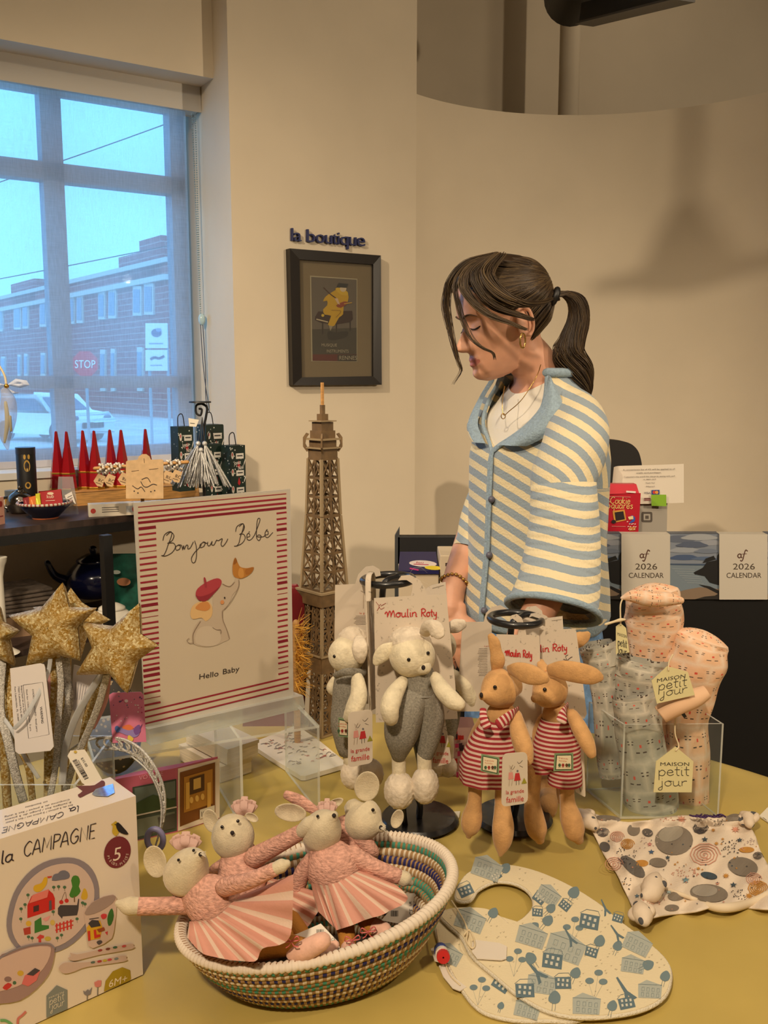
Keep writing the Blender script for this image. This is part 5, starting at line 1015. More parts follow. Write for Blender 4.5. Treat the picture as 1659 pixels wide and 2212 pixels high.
def paper(name, label, z, pts, Y, n=(0, -1, .05), m=speck, cat='backing card', grp=None, par=None, k=0, th=.0015):
    c = [z(*p) for p in pts]; pl = Plane(W(*c[0], Y), n); pp = [(v.x, v.y) for v in crom([(a, b, 0) for a, b in c], k, True)] if k else c
    mb = MB(); mb.prism([pl.hit(*p) for p in pp], pl.n * -th); o = mb.build(name, m, par, smooth=False)
    if par is None: tag(o, label, cat, grp)
    return o, Art(on(pl, .0004)), pl
def rpoly(x0, y0, x1, y1, x2, y2, x3, y3, r=.12):
    q = [V((x0, y0, 0)), V((x1, y1, 0)), V((x2, y2, 0)), V((x3, y3, 0))]; out = []
    for i in range(4):
        a, b, c = q[i - 1], q[i], q[(i + 1) % 4]; l = min((a - b).length, (c - b).length) * r
        p0 = b + (a - b).normalized() * l; p1 = b + (c - b).normalized() * l
        for k in range(5): t = k / 4; w = p0 * (1 - t) ** 2 + b * 2 * t * (1 - t) + p1 * t * t; out.append((w.x, w.y))
    return out
red = (186, 34, 38)
def fam_tag(ar, z, cx, cy, h, sl=0, w=1.0):
    S_ = lambda x, y: z(cx + x * h * w, cy + y * h + x * h * sl)
    ar.line([S_(-.2, -.62), S_(-.12, -.48), S_(.0, -.60)], .7, (120, 110, 100)); ar.line([S_(.1, -.75), S_(.2, -.68), S_(.34, -.78)], .7, (60, 50, 50)); ar.line([S_(.2, -.6), S_(.36, -.52)], .7, (60, 50, 50))
    ar.poly([S_(-.28, -.38), S_(-.1, -.38), S_(-.06, -.12), S_(-.3, -.12)], (206, 140, 130), 1); ar.ell(*S_(-.19, -.45), 2, 2.4, (196, 176, 160), 1)
    for x in (-.25, -.12): ar.line([S_(x, -.12), S_(x - .03, .12)], .9, (170, 150, 130))
    for x in (-.26, -.1): ar.line([S_(-.19, -.5), S_(x, -.66)], .7, (150, 130, 110))
    ar.poly([S_(.02, -.32), S_(.2, -.32), S_(.26, -.04), S_(-.04, -.04)], (180, 40, 44), 1); ar.ell(*S_(.12, -.4), 2.2, 2.4, (110, 104, 110), 1)
    for x in (.06, .18): ar.line([S_(x, -.04), S_(x, .12)], .9, (50, 44, 46))
    ar.poly([S_(.3, .1), S_(.42, -.12), S_(.55, .1)], (146, 140, 40), 1)
    ax = z(cx, cy); bx = z(cx + 100, cy + 100 * sl); L = math.hypot(bx[0] - ax[0], bx[1] - ax[1]); ex = ((bx[0] - ax[0]) / L, (bx[1] - ax[1]) / L)
    k = h / (z(cx + 100, cy)[0] - ax[0]) * 100 / 100; hp = math.hypot(*(p - q for p, q in zip(z(cx + h, cy), ax)))
    ar.text('la grande', *S_(0, .42), hp * .15, red, 2, ex, (0, -1), w=hp * .82 * w, align='C'); ar.text('famille', *S_(0, .74), hp * .22, red, 2, ex, (0, -1), w=hp * .80 * w, align='C')
def patch(doll, z, pts, Y, n, par):
    o, ar, pl = paper('sewn_patch', '', z, pts, Y, n, mat('patch_green', (120, 144, 104), .8), par=par, th=.0008)
    cx = sum(p[0] for p in pts) / 4; cy = sum(p[1] for p in pts) / 4; I = lambda f: [z(cx + (p[0] - cx) * f, cy + (p[1] - cy) * f) for p in pts]
    ar.poly(I(.84), (46, 60, 40), 1); ar.poly(I(.76), (222, 208, 176), 2); ex = (.98, .2); 
    ar.text('la grande', *z(cx - 42, cy - 34), 2.6, (196, 80, 50), 3, (.98, .12), w=20); ar.text('famille', *z(cx - 42, cy - 12), 2.6, (196, 80, 50), 3, (.98, .12), w=17)
    for dx, c in ((-36, (60, 90, 60)), (-8, (150, 46, 40)), (22, (90, 50, 30)), (42, (60, 90, 60))): ar.ell(*z(cx + dx, cy + 22), 3, 3.6, c, 3); ar.line([z(cx + dx - 3, cy + 30), z(cx + dx - 6, cy + 44)], .9, c, 3); ar.line([z(cx + dx + 3, cy + 30), z(cx + dx + 7, cy + 44)], .9, c, 3)
    ar.build('patch_print', o)
# ---- black wire stands
def stand(nm, lb, px, pyb, Y, ringpts, Yr, tilt=0):
    b = W(px, pyb, Y); b.z = TZ; t = thing(nm, lb, 'display stand', b, 'black wire stands'); wire = mat('black_wire', (34, 34, 36), .3, coat=.3)
    mb = MB(); mb.lathe([(.002, .002), (.055, .002), (.06, .006), (.055, .012), (.002, .014)], 40, b); mb.build('base_disc', wire, t, smooth=40)
    mb = MB(); cx, cy, rx = ringpts; c = W(cx, cy, Yr); r = rx * mpp(c); mb.tube([c + V((r * math.cos(a), r * math.sin(a), tilt * r * math.cos(a))) for a in [2 * math.pi * k / 24 for k in range(24)]], .0052, 12, k=3, closed=True); mb.build('hanging_ring', wire, t)
    mb = MB(); mb.tube([b + UP * .01, b + UP * .1, V((c.x, c.y + r * .3, c.z - .1)), c + V((-r * .2, -r * .2, -.012)), c + V((r * .35, r * .5, .0)), c + V((r * .7, r * .7, 0))], .0048, 10, k=8); mb.build('post', wire, t)
    mb = MB(); mb.tube([b + V((-.022, -.03, .012)), b + V((-.024, -.032, .045)), b + V((-.012, -.034, .065)), b + V((0, -.03, .045)), b + V((0, -.01, .012))], .0045, 10, k=6); mb.build('foot_loop', wire, t); return t
stand('wire_stand', 'black wire stand with a ring top carrying the white sheep toys', 895, 1798, 1.325, (842, 1253), 1.325) if 0 else None
stand('wire_stand', 'black wire stand with a ring top carrying the white sheep toys', 905, 1780, 1.325, (838, 1252, 54), 1.31, .04)
stand('wire_stand', 'black wire stand with a ring top carrying the striped rabbit toys', 1108, 1775, 1.33, (1114, 1337, 55), 1.30, -.02)
# ---- sheep
def hookcard(lb, z, pts, Y, par=None, n=(0, -1, .05), m=speck): return paper('backing_card', lb, z, pts, Y, n, m, par=par)
SH = [(545, 340), (838, 322), (850, 268), (852, 225), (805, 196), (738, 196), (762, 162), (830, 155), (910, 195), (955, 265), (970, 315), (1120, 310), (1190, 1000), (1212, 1300), (560, 1330)]
d = Doll('sheep_toy', 'white sheep plush in grey dungarees facing forward at the front of its stand', 'plush toy', z5, 3.686, (850, 2000, 1.24), 'sheep plush toys')
o, ar, pl = hookcard('', z5, SH, 1.272, d.t)
ar.script('Qoulin', *z5(632, 492), 9.4, red, .22, 2, (.998, -.03), (0, -1), width=70); ar.script('Roty', *z5(918, 486), 9.4, red, .22, 2, (.998, -.03), (0, -1), width=35)
for p in ([(560, 368), (585, 395), (600, 385)], [(600, 400), (640, 378)], [(580, 400), (600, 425), (628, 412)], [(568, 440), (590, 405)]): ar.line([z5(*q) for q in p], .9, (150, 50, 40), 2)
ar.build('card_print', o)
def sheep_head(d, c, r, muz=None):
    return d.ball('head', c[0], c[1], r[0], r[1], r[2], cream, c[2])
hc, hr = (850, 800, -.0), (178, 165, 165)
h = sheep_head(d, hc, hr); d.ball('wool_cap', 835, 690, 165, 120, 160, wool, .012, .1, lump=.035, parent=h)
mb = MB(); p = d.onball(hc, hr, 930, 890, .9); mb.ell(p, (d.r(70), d.r(50), d.r(58)), None, 18, 12); mb.build('muzzle', cream, h)
d.eye(h, hc, hr, 822, 830); d.eye(h, hc, hr, 975, 778); mb = MB(); mb.ell(d.P(938, 893, -.058), (d.r(15), d.r(10), d.r(20)), None, 10, 8); mb.build('nose', nosem, h)
d.limb('ear', [(705, 715, 30), (640, 760, 62), (585, 820, 52), (552, 865, 20)], cream, .4, parent=h); d.limb('ear', [(945, 625, 40, -.01), (985, 575, 62, -.025), (1040, 590, 64, -.035), (1072, 640, 40, -.04)], wool, .5, parent=h)
d.ball('torso', 905, 1020, 118, 150, 90, cream, .01); bib = MB()
bib.tube([d.P(905, 930, 0), d.P(905, 1050, 0), d.P(900, 1140, 0)], [d.r(118), d.r(128), d.r(140)], 24, flat=.82, up=(1, 0, 0), k=6); dg = bib.build('dungarees', greylin, d.t)
mb = MB(); mb.tube([d.P(880, 1120, .0), d.P(800, 1250, -.005), d.P(760, 1430, -.008), d.P(745, 1570, -.004)], [d.r(130), d.r(150), d.r(132), d.r(72)], 24, k=6); mb.tube([d.P(930, 1120, .002), d.P(985, 1260, .002), d.P(985, 1430, 0), d.P(952, 1590, 0)], [d.r(120), d.r(118), d.r(95), d.r(62)], 24, k=6); mb.build('trouser_legs', greylin, dg)
mb = MB(); mb.tube([d.P(905 + 136 * math.cos(a), 1122 + 8 * math.sin(a), -d.r(112) * math.sin(a)) for a in [2 * math.pi * k / 20 for k in range(20)]], d.r(7), 6, k=2, closed=True); mb.build('waist_seam', mat('pale_grey_seam', (150, 146, 138), .9), dg)
d.limb('arm', [(775, 1000, 45, -.01), (705, 1110, 70, -.035), (670, 1210, 74, -.05), (678, 1290, 62, -.05)], cream); d.limb('arm', [(1035, 975, 48, -.01), (1090, 1070, 66, -.03), (1165, 1150, 68, -.045), (1215, 1180, 56, -.05)], cream)
for l, f in ((((742, 1560, 58), (745, 1750, 55)), (748, 1870, 122, 150, 115)), (((945, 1580, 58), (950, 1740, 58)), (950, 1830, 110, 148, 110))): lg = d.limb('leg', l, cream); d.ball('woolly_foot', *f, wool, -.005, lump=.03, parent=lg)
d = Doll('sheep_toy', 'white sheep plush seen from the side at the left of its stand', 'plush toy', z5, 3.686, (340, 1800, 1.285), 'sheep plush toys')
o, ar, pl = hookcard('', z5, [(235, 235), (395, 228), (420, 150), (480, 90), (540, 82), (590, 110), (600, 160), (560, 170), (545, 130), (505, 125), (485, 160), (482, 225), (490, 600), (500, 1180), (225, 1190)], 1.33, d.t, m=pcard)
for k in range(7): ar.line([z5(400 - (k % 3) * 8, 482 + k * 11), z5(478, 480 + k * 11)], .8, (110, 96, 84), 1, 0)
ar.line([z5(440, 280), z5(478, 300)], .8, (130, 110, 96)); ar.line([z5(462, 300), z5(460, 420)], 1.2, (170, 150, 130)); ar.text('la g', *z5(430, 465), 4, (196, 110, 90), 1, w=11); ar.build('card_print', o)
hc, hr = (330, 790, 0), (145, 145, 140); h = sheep_head(d, hc, hr); d.ball('wool_cap', 385, 690, 130, 125, 130, wool, .012, .3, lump=.035, parent=h); d.eye(h, hc, hr, 232, 803); d.limb('ear', [(425, 650, 34, -.035), (430, 720, 58, -.05), (435, 800, 50, -.052), (445, 850, 22, -.05)], wool, .45, parent=h)
mb = MB(); mb.tube([d.P(350, 930), d.P(345, 1060), d.P(330, 1180), d.P(325, 1340), d.P(325, 1530)], [d.r(110), d.r(125), d.r(118), d.r(122), d.r(80)], 22, k=6); dg = mb.build('dungarees', greylin, d.t); d.limb('strap', [(235, 960, 24, -.03), (330, 925, 30, -.045), (470, 935, 28, -.03)], greylin, .5, parent=dg)
d.limb('arm', [(415, 985, 50, -.04), (425, 1110, 66, -.05), (390, 1220, 70, -.055), (355, 1275, 55, -.055)], cream); d.limb('arm', [(235, 990, 34, .01), (208, 1050, 42, .01), (222, 1090, 30, .01)], cream)
patch(d, z5, [(262, 1290), (345, 1305), (340, 1450), (262, 1440)], 1.235, (-.3, -1, 0), dg)
for x in (300, 420): lg = d.limb('leg', [(x + 20, 1500, 50), (x + 60, 1650, 50)], cream); d.ball('woolly_foot', x + 90, 1740, 110, 125, 100, wool, .0, lump=.03, parent=lg)
o, ar, pl = paper('hang_tag', '', z5, rpoly(338, 1250, 532, 1225, 535, 1650, 338, 1690, .2), 1.215, (0, -1, .05), pcard, par=d.t); fam_tag(ar, z5, 436, 1470, 215, -.15, .85); ar.build('tag_print', o)
d = Doll('sheep_toy', 'white sheep plush mostly hidden behind the front sheep, arm out to the right', 'plush toy', z5, 3.686, (1130, 1700, 1.36), 'sheep plush toys')
o, ar, pl = hookcard('', z5, [(860, 330), (1000, 240), (900, 190), (830, 140), (860, 100), (920, 95), (970, 140), (1000, 240), (1115, 210), (1190, 1150), (900, 1200)], 1.34, d.t); ar.line([z5(1010, 260), z5(1100, 235)], 1, (150, 140, 126)); ar.build('card_print', o)
h = d.ball('head', 1080, 720, 120, 130, 120, cream, .04); d.limb('ear', [(1140, 580, 40, 0), (1200, 560, 55, 0), (1262, 540, 34, 0)], wool, .5, parent=h)
mb = MB(); mb.tube([d.P(1100, 900, .02), d.P(1110, 1060, .02), d.P(1120, 1250, .01), d.P(1110, 1450, .01)], [d.r(90), d.r(105), d.r(112), d.r(80)], 22, k=6); mb.build('dungarees', greylin, d.t)
d.limb('arm', [(1180, 950, 45), (1250, 1030, 62), (1300, 1110, 62), (1318, 1160, 45)], cream)
o, ar, pl = paper('hang_tag', '', z5, rpoly(990, 1330, 1105, 1270, 1165, 1650, 1000, 1690, .2), 1.268, (-.1, -1, .05), pcard, par=d.t); fam_tag(ar, z5, 1075, 1500, 205, .05, .75); ar.build('tag_print', o)
for x in (1040, 1130): lg = d.limb('leg', [(x, 1440, 50), (x, 1600, 50)], cream); d.ball('woolly_foot', x, 1680, 75, 85, 75, wool, .0, lump=.03, parent=lg)
# card seen edge-on between the two sheep
mb = MB(); q = [W(*z5(487, 365), 1.25), W(*z5(548, 345), 1.36), W(*z5(604, 1200), 1.36), W(*z5(522, 1235), 1.25)]; nn = (q[1] - q[0]).cross(q[2] - q[1]).normalized(); mb.prism(q, nn * .002); hk = [W(*z5(498, 360), 1.255), W(*z5(500, 180), 1.265), W(*z5(520, 140), 1.285), W(*z5(535, 180), 1.30), W(*z5(540, 350), 1.32)]
mb.tube(hk, .004, 8, flat=.3, up=nn); tag(mb.build('backing_card', speck, smooth=False), 'speckled backing card turned edge-on between the two white sheep', 'backing card')
# ---- rabbits
def loft(d, rows, n=40, dep=.75, uvz=True, fold=0, nf=9):
    mb = MB(); R = crom([(r[0], r[1], 0) for r in rows], 6); Hh = crom([(r[2], r[3] if len(r) > 3 else 0, r[4] if len(r) > 4 else dep) for r in rows], 6); N = len(R)
    def f(u, v):
        i = int(round(v * (N - 1))); a = 2 * math.pi * u; w = 1 + fold * (i / N) ** 2 * math.sin(nf * a); c = d.P(R[i].x, R[i].y, Hh[i].y); r = d.r(Hh[i].x) * w; return c + V((r * math.cos(a), r * Hh[i].z * math.sin(a), 0))
    mb.grid(f, n, N - 1, cu=True, uvf=lambda u, v: (u, d.P(R[int(round(v * (N - 1)))].x, R[int(round(v * (N - 1)))].y).z)); return mb
d = Doll('rabbit_toy', 'tan rabbit plush in a red striped dress at the front left of its stand', 'plush toy', z6, 3.815, (500, 2100, 1.19), 'rabbit plush toys')
o, ar, pl = hookcard('', z6, [(505, 345), (680, 350), (690, 300), (680, 245), (640, 215), (615, 225), (630, 190), (675, 178), (715, 210), (740, 280), (752, 350), (858, 355), (872, 800), (884, 1160), (860, 1215), (815, 1230), (790, 1190), (520, 1100)], 1.262, d.t)
ar.script('Qoulin', *z6(575, 520), 8.6, red, .24, 2, (.995, .08), (0, -1), width=34); ar.script('Roty', *z6(722, 532), 8.6, red, .24, 2, (.995, .08), (0, -1), width=20); ar.build('card_print', o)
hc, hr = (540, 790, -.0), (168, 160, 150); mb = MB(); mb.tube([d.P(600, 770, .005), d.P(548, 785, 0), d.P(470, 825, -.012), d.P(400, 850, -.022)], [d.r(118), d.r(162), d.r(122), d.r(40)], 28, k=8); h = mb.build('head', tan, d.t); d.eye(h, (520, 800, -.004), (150, 150, 140), 493, 780, 12); mb = MB(); mb.ell(d.P(380, 845, -.03), (d.r(14), d.r(14), d.r(22)), None, 10, 8); mb.build('nose', nosem, h)
d.limb('ear', [(505, 640, 42, .005), (515, 560, 60, .0), (500, 480, 48, .0), (485, 410, 46, .0), (455, 350, 24, .0)], tan, .5, parent=h); d.limb('ear', [(610, 640, 40, -.02), (690, 650, 74, -.035), (800, 680, 78, -.045), (890, 710, 52, -.05), (925, 730, 22, -.05)], tan, .45, parent=h)
d.ball('torso', 545, 1010, 120, 120, 90, tan, .0)
mb = loft(d, [(545, 1040, 125, 0, .8), (510, 1150, 185), (480, 1280, 228), (450, 1400, 242), (445, 1550, 235)], fold=.04); dr = mb.build('striped_dress', redst, d.t)
d.limb('strap', [(395, 960, 26, -.025), (400, 1040, 32, -.035), (430, 1110, 36, -.04)], redst, .35, parent=dr); d.limb('strap', [(680, 965, 28, -.02), (620, 1010, 36, -.04), (520, 1090, 44, -.05)], redst, .35, parent=dr)
d.limb('arm', [(665, 1010, 48, -.02), (690, 1150, 72, -.045), (730, 1280, 76, -.055), (755, 1365, 56, -.06)], tan); d.limb('arm', [(400, 1040, 40, .03), (330, 1180, 50, .05), (300, 1300, 48, .05)], tan)
d.limb('leg', [(330, 1540, 58), (325, 1720, 58), (305, 1850, 84), (290, 1940, 76), (278, 2000, 28)], tan); d.limb('leg', [(560, 1560, 62, -.01), (555, 1760, 66, -.01), (560, 1930, 88, -.02), (552, 2060, 74, -.02), (540, 2150, 26, -.02)], tan)
patch(d, z6, [(380, 1330), (530, 1360), (525, 1505), (375, 1472)], 1.116, (-.25, -1, .1), dr)
o, ar, pl = paper('hang_tag', '', z6, rpoly(555, 1330, 760, 1315, 765, 1735, 545, 1768, .22), 1.105, (0, -1, .05), pcard, par=d.t); fam_tag(ar, z6, 657, 1560, 220, -.1, .82); ar.build('tag_print', o)
d = Doll('rabbit_toy', 'tan rabbit plush in red striped shorts at the right of its stand', 'plush toy', z6, 3.815, (1000, 2000, 1.235), 'rabbit plush toys')
o, ar, pl = hookcard('', z6, [(862, 312), (950, 300), (885, 270), (860, 215), (800, 195), (775, 205), (790, 175), (850, 165), (920, 195), (975, 260), (1000, 305), (1160, 300), (1220, 760), (1250, 1000), (1230, 1040), (880, 1000)], 1.29, d.t)
ar.script('lin', *z6(862, 488), 8.6, red, .24, 2, (.998, -.02), (0, -1), width=21); ar.script('Roty', *z6(966, 482), 8.6, red, .24, 2, (.998, -.02), (0, -1), width=32)
for p in ([(1055, 548), (1090, 560), (1130, 572)], [(1085, 555), (1075, 525), (1095, 512)], [(1090, 555), (1115, 535), (1130, 528)]): ar.line([z6(*q) for q in p], 1.2, (70, 50, 50), 2)
ar.build('card_print', o)
hc, hr = (955, 800, 0), (128, 160, 140); mb = MB(); mb.tube([d.P(990, 780, .01), d.P(955, 795, 0), d.P(890, 840, -.012), d.P(830, 870, -.022)], [d.r(100), d.r(145), d.r(112), d.r(40)], 28, k=8); h = mb.build('head', tan, d.t); d.eye(h, (930, 810, -.004), (130, 150, 130), 903, 800, 12); d.limb('ear', [(940, 640, 46, -.02), (1050, 640, 78, -.03), (1200, 665, 82, -.04), (1310, 690, 66, -.045), (1372, 705, 30, -.045)], tan, .42, parent=h); d.limb('ear', [(900, 640, 40, .01), (880, 600, 40, .02), (870, 560, 26, .03)], tan, .5, parent=h)
d.ball('torso', 1000, 1010, 115, 120, 90, tan, .0); mb = loft(d, [(1000, 1035, 125, 0, .8), (1010, 1150, 170), (1000, 1280, 195), (1000, 1400, 190)]); sd_ = mb.build('striped_shorts', redst, d.t)
mb = loft(d, [(1050, 1330, 140), (1065, 1450, 140), (1070, 1570, 138)], dep=.9); mb.build('short_leg', redst, sd_); mb = loft(d, [(890, 1310, 105), (880, 1390, 100), (872, 1470, 92)], dep=.9); mb.build('short_leg', redst, sd_)
d.limb('strap', [(1090, 930, 28, -.01), (1060, 990, 36, -.035), (1040, 1060, 44, -.045)], redst, .35, parent=sd_)
d.limb('arm', [(1130, 1010, 50, -.02), (1190, 1120, 64, -.035), (1250, 1240, 62, -.045), (1285, 1320, 44, -.05)], tan); d.limb('arm', [(890, 1040, 44, .01), (850, 1150, 50, .02), (840, 1260, 44, .02)], tan)
d.limb('leg', [(820, 1440, 66), (800, 1690, 62), (815, 1850, 84), (840, 1960, 84), (860, 2030, 44)], tan); d.limb('leg', [(1080, 1540, 66), (1090, 1720, 62), (1120, 1860, 90), (1150, 1970, 86), (1180, 2030, 46)], tan)
patch(d, z6, [(985, 1325), (1138, 1322), (1140, 1470), (975, 1472)], 1.145, (.1, -1, .05), sd_)
o, ar, pl = paper('hang_tag', '', z6, rpoly(1165, 1250, 1225, 1290, 1240, 1690, 1150, 1640, .2), 1.24, (-.2, -1, .05), pcard, par=d.t); ar.line([z6(1180, 1560), z6(1200, 1640)], 1.5, (80, 70, 80), 1); ar.build('tag_print', o)
d = Doll('rabbit_toy', 'tan rabbit plush behind the other two rabbits, only an ear and a leg showing', 'plush toy', z6, 3.815, (930, 1900, 1.35), 'rabbit plush toys')
o, ar, pl = hookcard('', z6, [(700, 260), (740, 180), (725, 165), (760, 120), (830, 112), (880, 150), (890, 200), (940, 210), (1050, 195), (1062, 400), (1075, 900), (720, 900)], 1.36, d.t); ar.line([z6(960, 230), z6(1040, 220)], .8, (150, 140, 126)); ar.build('card_print', o)
h = d.ball('head', 1010, 560, 130, 130, 120, tan, .06); d.limb('ear', [(1090, 480, 40, .02), (1170, 400, 64, 0), (1230, 365, 50, 0), (1265, 335, 22, 0)], tan, .45, parent=h); d.limb('torso', [(1000, 700, 110, .06), (960, 1000, 150, .06), (950, 1300, 150, .06)], tan)
d.limb('striped_shorts', [(960, 950, 160, .06), (950, 1250, 175, .06), (940, 1450, 150, .06)], redst); d.limb('leg', [(930, 1440, 66, .05), (930, 1640, 70, .04), (930, 1740, 84, .0), (935, 1790, 70, .0)], tan); d.limb('leg', [(1040, 1440, 66, .07), (1040, 1640, 66, .06), (1040, 1770, 78, .05)], tan); d.limb('arm', [(870, 850, 50, .08), (800, 1000, 56, .1), (780, 1150, 50, .1)], tan); d.limb('arm', [(1090, 850, 50, .08), (1150, 1000, 56, .1), (1180, 1150, 50, .1)], tan)
# card turned away at the left of the rabbit stand
o, ar, pl = paper('backing_card', 'plain back of a backing card hanging left of the rabbit stand', z6, [(225, 245), (400, 242), (420, 170), (470, 118), (540, 105), (590, 135), (592, 185), (560, 190), (540, 150), (490, 160), (465, 250), (470, 500), (480, 980), (180, 980)], 1.36, (.05, -1, .05), pcard)
for k in range(18): ar.line([z6(362 - (k % 4) * 4, 462 + k * 13), z6(430, 462 + k * 13)], .7, (120, 106, 92), 1, 0)
ar.text('la gran', *z6(405, 446), 3.5, (180, 110, 90), 1, w=10); ar.build('card_print', o)
# price paper and printed tote behind
o, ar, pl = paper('price_paper', 'small cream paper tag lying on the cloth behind the rabbit stand', zf(660, 1200, 3.686), [(1020, 2080), (1060, 2045), (1230, 2035), (1225, 2080), (1150, 2115), (1040, 2105)], 1.4, (0, 0, 1), mat('tag_card', (225, 218, 200), .7), 'tag', th=.001) if 0 else (None, None, None)
TP2 = Plane((0, 0, TZ + .0022), (0, 0, 1))
def lying(nm, lb, pts, cat, m, th=.002, par=None):
    mb = MB(); mb.prism([TP2.hit(*p) for p in pts], UP * -th); o = mb.build(nm, m, par, smooth=False)
    if par is None: tag(o, lb, cat)
    return o, Art(on(TP2, .0004))
o, ar = lying('price_paper', 'small cream paper tag lying on the cloth behind the sheep stand', [(936, 1766), (948, 1755), (994, 1752), (992, 1764), (972, 1774), (942, 1771)], 'tag', MATS['tag_card'])
for k in range(3): ar.line([(950 + k * 2, 1760 + k * 3.5), (982 - k * 3, 1758 + k * 3.5)], .9, (120, 110, 104), 1, 0)
ar.build('tag_print', o)
o, ar = lying('price_paper', 'small white card on the cloth cut by the right edge of the picture', [(1640, 1762), (1662, 1740), (1680, 1760), (1664, 1778)], 'tag', MATS['tag_card'])
ar.line([(1648, 1766), (1656, 1772)], 1, (110, 100, 96), 1, 0); ar.build('tag_print', o)
t0 = W(968, 1748, 1.52); t0.z = TZ; hh = W(968, 1560, 1.52).z - TZ; t = thing('printed_tote', 'pink and red printed shopping bag standing between the two stands', 'bag', t0)
def totef(u, v): 
    a = 2 * math.pi * u; k = 1 - .12 * v; return t0 + V((.048 * k * max(-1, min(1, 1.35 * math.cos(a))), .028 * k * max(-1, min(1, 1.35 * math.sin(a))), hh * v))
mb = MB(); mb.grid(totef, 32, 8, cu=True); mb.build('bag_body', mat('tote_white', (214, 176, 170), .5), t)
TPl = Plane(t0 + V((0, -.029, 0)), (0, -1, 0)); ar = Art(on(TPl, .0006)); rnd = random.Random(9)
for k in range(70):
    x, y = rnd.uniform(936, 1000), rnd.uniform(1570, 1742); w, h = rnd.uniform(4, 11), rnd.uniform(4, 15); ar.poly([(x, y), (x + w, y - 1), (x + w, y + h), (x, y + h + 1)], rnd.choice([(190, 50, 100), (196, 40, 40), (206, 90, 130), (214, 60, 50), (60, 30, 50), (160, 30, 60)]), 1 + k % 4)
ar.text('TOIS', 942, 1698, 5, (40, 24, 34), 6, (1, 0), w=18); ar.text('AUE', 966, 1738, 5, (40, 24, 34), 6, (0, -1), (-1, 0), w=20); ar.text('RUE', 980, 1700, 5, (240, 230, 230), 6, (1, -.1), w=14); ar.build('bag_print', t)
o, ar = lying('yarn_skein', 'pink string bundle half hidden behind the left sheep', [(800, 1600), (806, 1588), (824, 1584), (824, 1612), (806, 1614)], 'yarn', mat('pink_yarn', (206, 110, 104), .8), .02) if 0 else (None, None)

# ---------------------------------------------------------------- coiled basket
BC = V((-.0715, .972, 0)); BA = math.radians(19.7); ba, bb = .155, .1
teal, navy, natw, tanc = flat((66, 140, 118), .8), flat((34, 34, 92), .8), flat((214, 200, 176), .8), flat((156, 122, 80), .8)
def bpt(s, u, z, off=0):
    a = 2 * math.pi * u; x = (ba * s + off) * math.cos(a); y = (bb * s + off) * math.sin(a)
    return BC + V((x * math.cos(BA) - y * math.sin(BA), x * math.sin(BA) + y * math.cos(BA), z + .022 * s * math.cos(a - .35) * max(0, (z - TZ) / .1) * .9))
t = thing('coiled_basket', 'oval coiled basket in teal, navy and white holding the mouse toys', 'basket', BC + UP * TZ)
mb = MB(); NU = 220; NR = 13; seq = [teal, natw, navy, natw, teal, teal, natw, navy, natw, navy, natw, teal, natw]; ml = [teal, navy, natw, tanc]
for r in range(NR):
    f = r / (NR - 1); s = .60 + .39 * f ** .75; z = TZ + .007 + .077 * f ** 1.15; cm = ml.index(seq[(NR - 1 - r) % len(seq)]); cr = .0058
    def cf(u, v):
        a = 2 * math.pi * v; bump = .0006 * math.cos(2 * math.pi * u * NU / 2); return bpt(s, u, z + (cr) * math.sin(a), (cr + bump) * math.cos(a))
    mb.grid(cf, NU * 2, 8, cu=True, cv=True, mi=lambda i, j: 3 if (i // 2 + r) % 2 == 0 else cm)
mb.build('coiled_wall', ml, t)
mb = MB()
def rimf(u, v):
    a = 2 * math.pi * v; tw = .0008 * math.cos(2 * math.pi * u * 150 + a); return bpt(1.0, u, TZ + .09 + (.0066 + tw) * math.sin(a), (.0066 + tw) * math.cos(a) + .001)
mb.grid(rimf, 900, 10, cu=True, cv=True, mi=lambda i, j: 1 if (i % 6) == 0 and j in (7, 8, 2, 3) else 0); mb.build('rim', [flat((222, 208, 190), .8), flat((150, 116, 84), .8)], t)
mb = MB(); mb.grid(lambda u, v: bpt(.62 * max(v, .01), u, TZ + .004), 64, 6, cu=True); mb.build('base', mat('basket_base', (120, 110, 100), .9, var=.4, vs=60), t)
# ---------------------------------------------------------------- mice
def fan(d, waist, hem, Y0, dyw, dyh, bulge, nf=7, n=48, rows=12, m=skirtm, nm='skirt'):
    wz = [V((x, y, 0)) for x, y in waist]; hz = crom([(x, y, 0) for x, y in hem], 10); N = len(hz); mb = MB()
    wl = crom([tuple(w) for w in wz], 10)
    def g(sg):
        def f(u, v):
            w = wl[min(int(u * (len(wl) - 1)), len(wl) - 1)]; h = hz[min(int(u * (N - 1)), N - 1)]; p = w.lerp(h, v); b = math.sin(math.pi * u) ** .6
            fo = 5 * v * math.sin(nf * 2 * math.pi * u + 2 * math.sin(7 * u)) * b; dy = dyw + (dyh - dyw) * v - sg * bulge * b * (.55 + .45 * v) - (.0042 * v * math.cos(nf * 2 * math.pi * u + 2 * math.sin(7 * u)) * b if sg > 0 else 0)
            return d.P(p.x, p.y + fo * .4, dy)
        return f
    for sg in (1, -.6): mb.grid(g(sg), n, rows)
    return mb.build(nm, m, d.t)
def tuft(d, x, y, w, h, dy, par):
    mb = MB(); c = d.P(x, y, dy)
    for k in range(7):
        a = (k - 3) * .42; s = .10; e = 1 - .12 * abs(k - 3)
        mb.tube([c, c + V((d.r(w) * .6 * math.sin(a), -.005 * (k % 2), d.r(h) * .5 * e)), c + V((d.r(w) * math.sin(a), .004 * (k % 2), d.r(h) * e))], [d.r(12) * s, d.r(w * .34) * s, d.r(w * .30) * s], 12, flat=1 / s, up=(0, -1, .15))
    mb.build('tulle_bow', tulle, par)
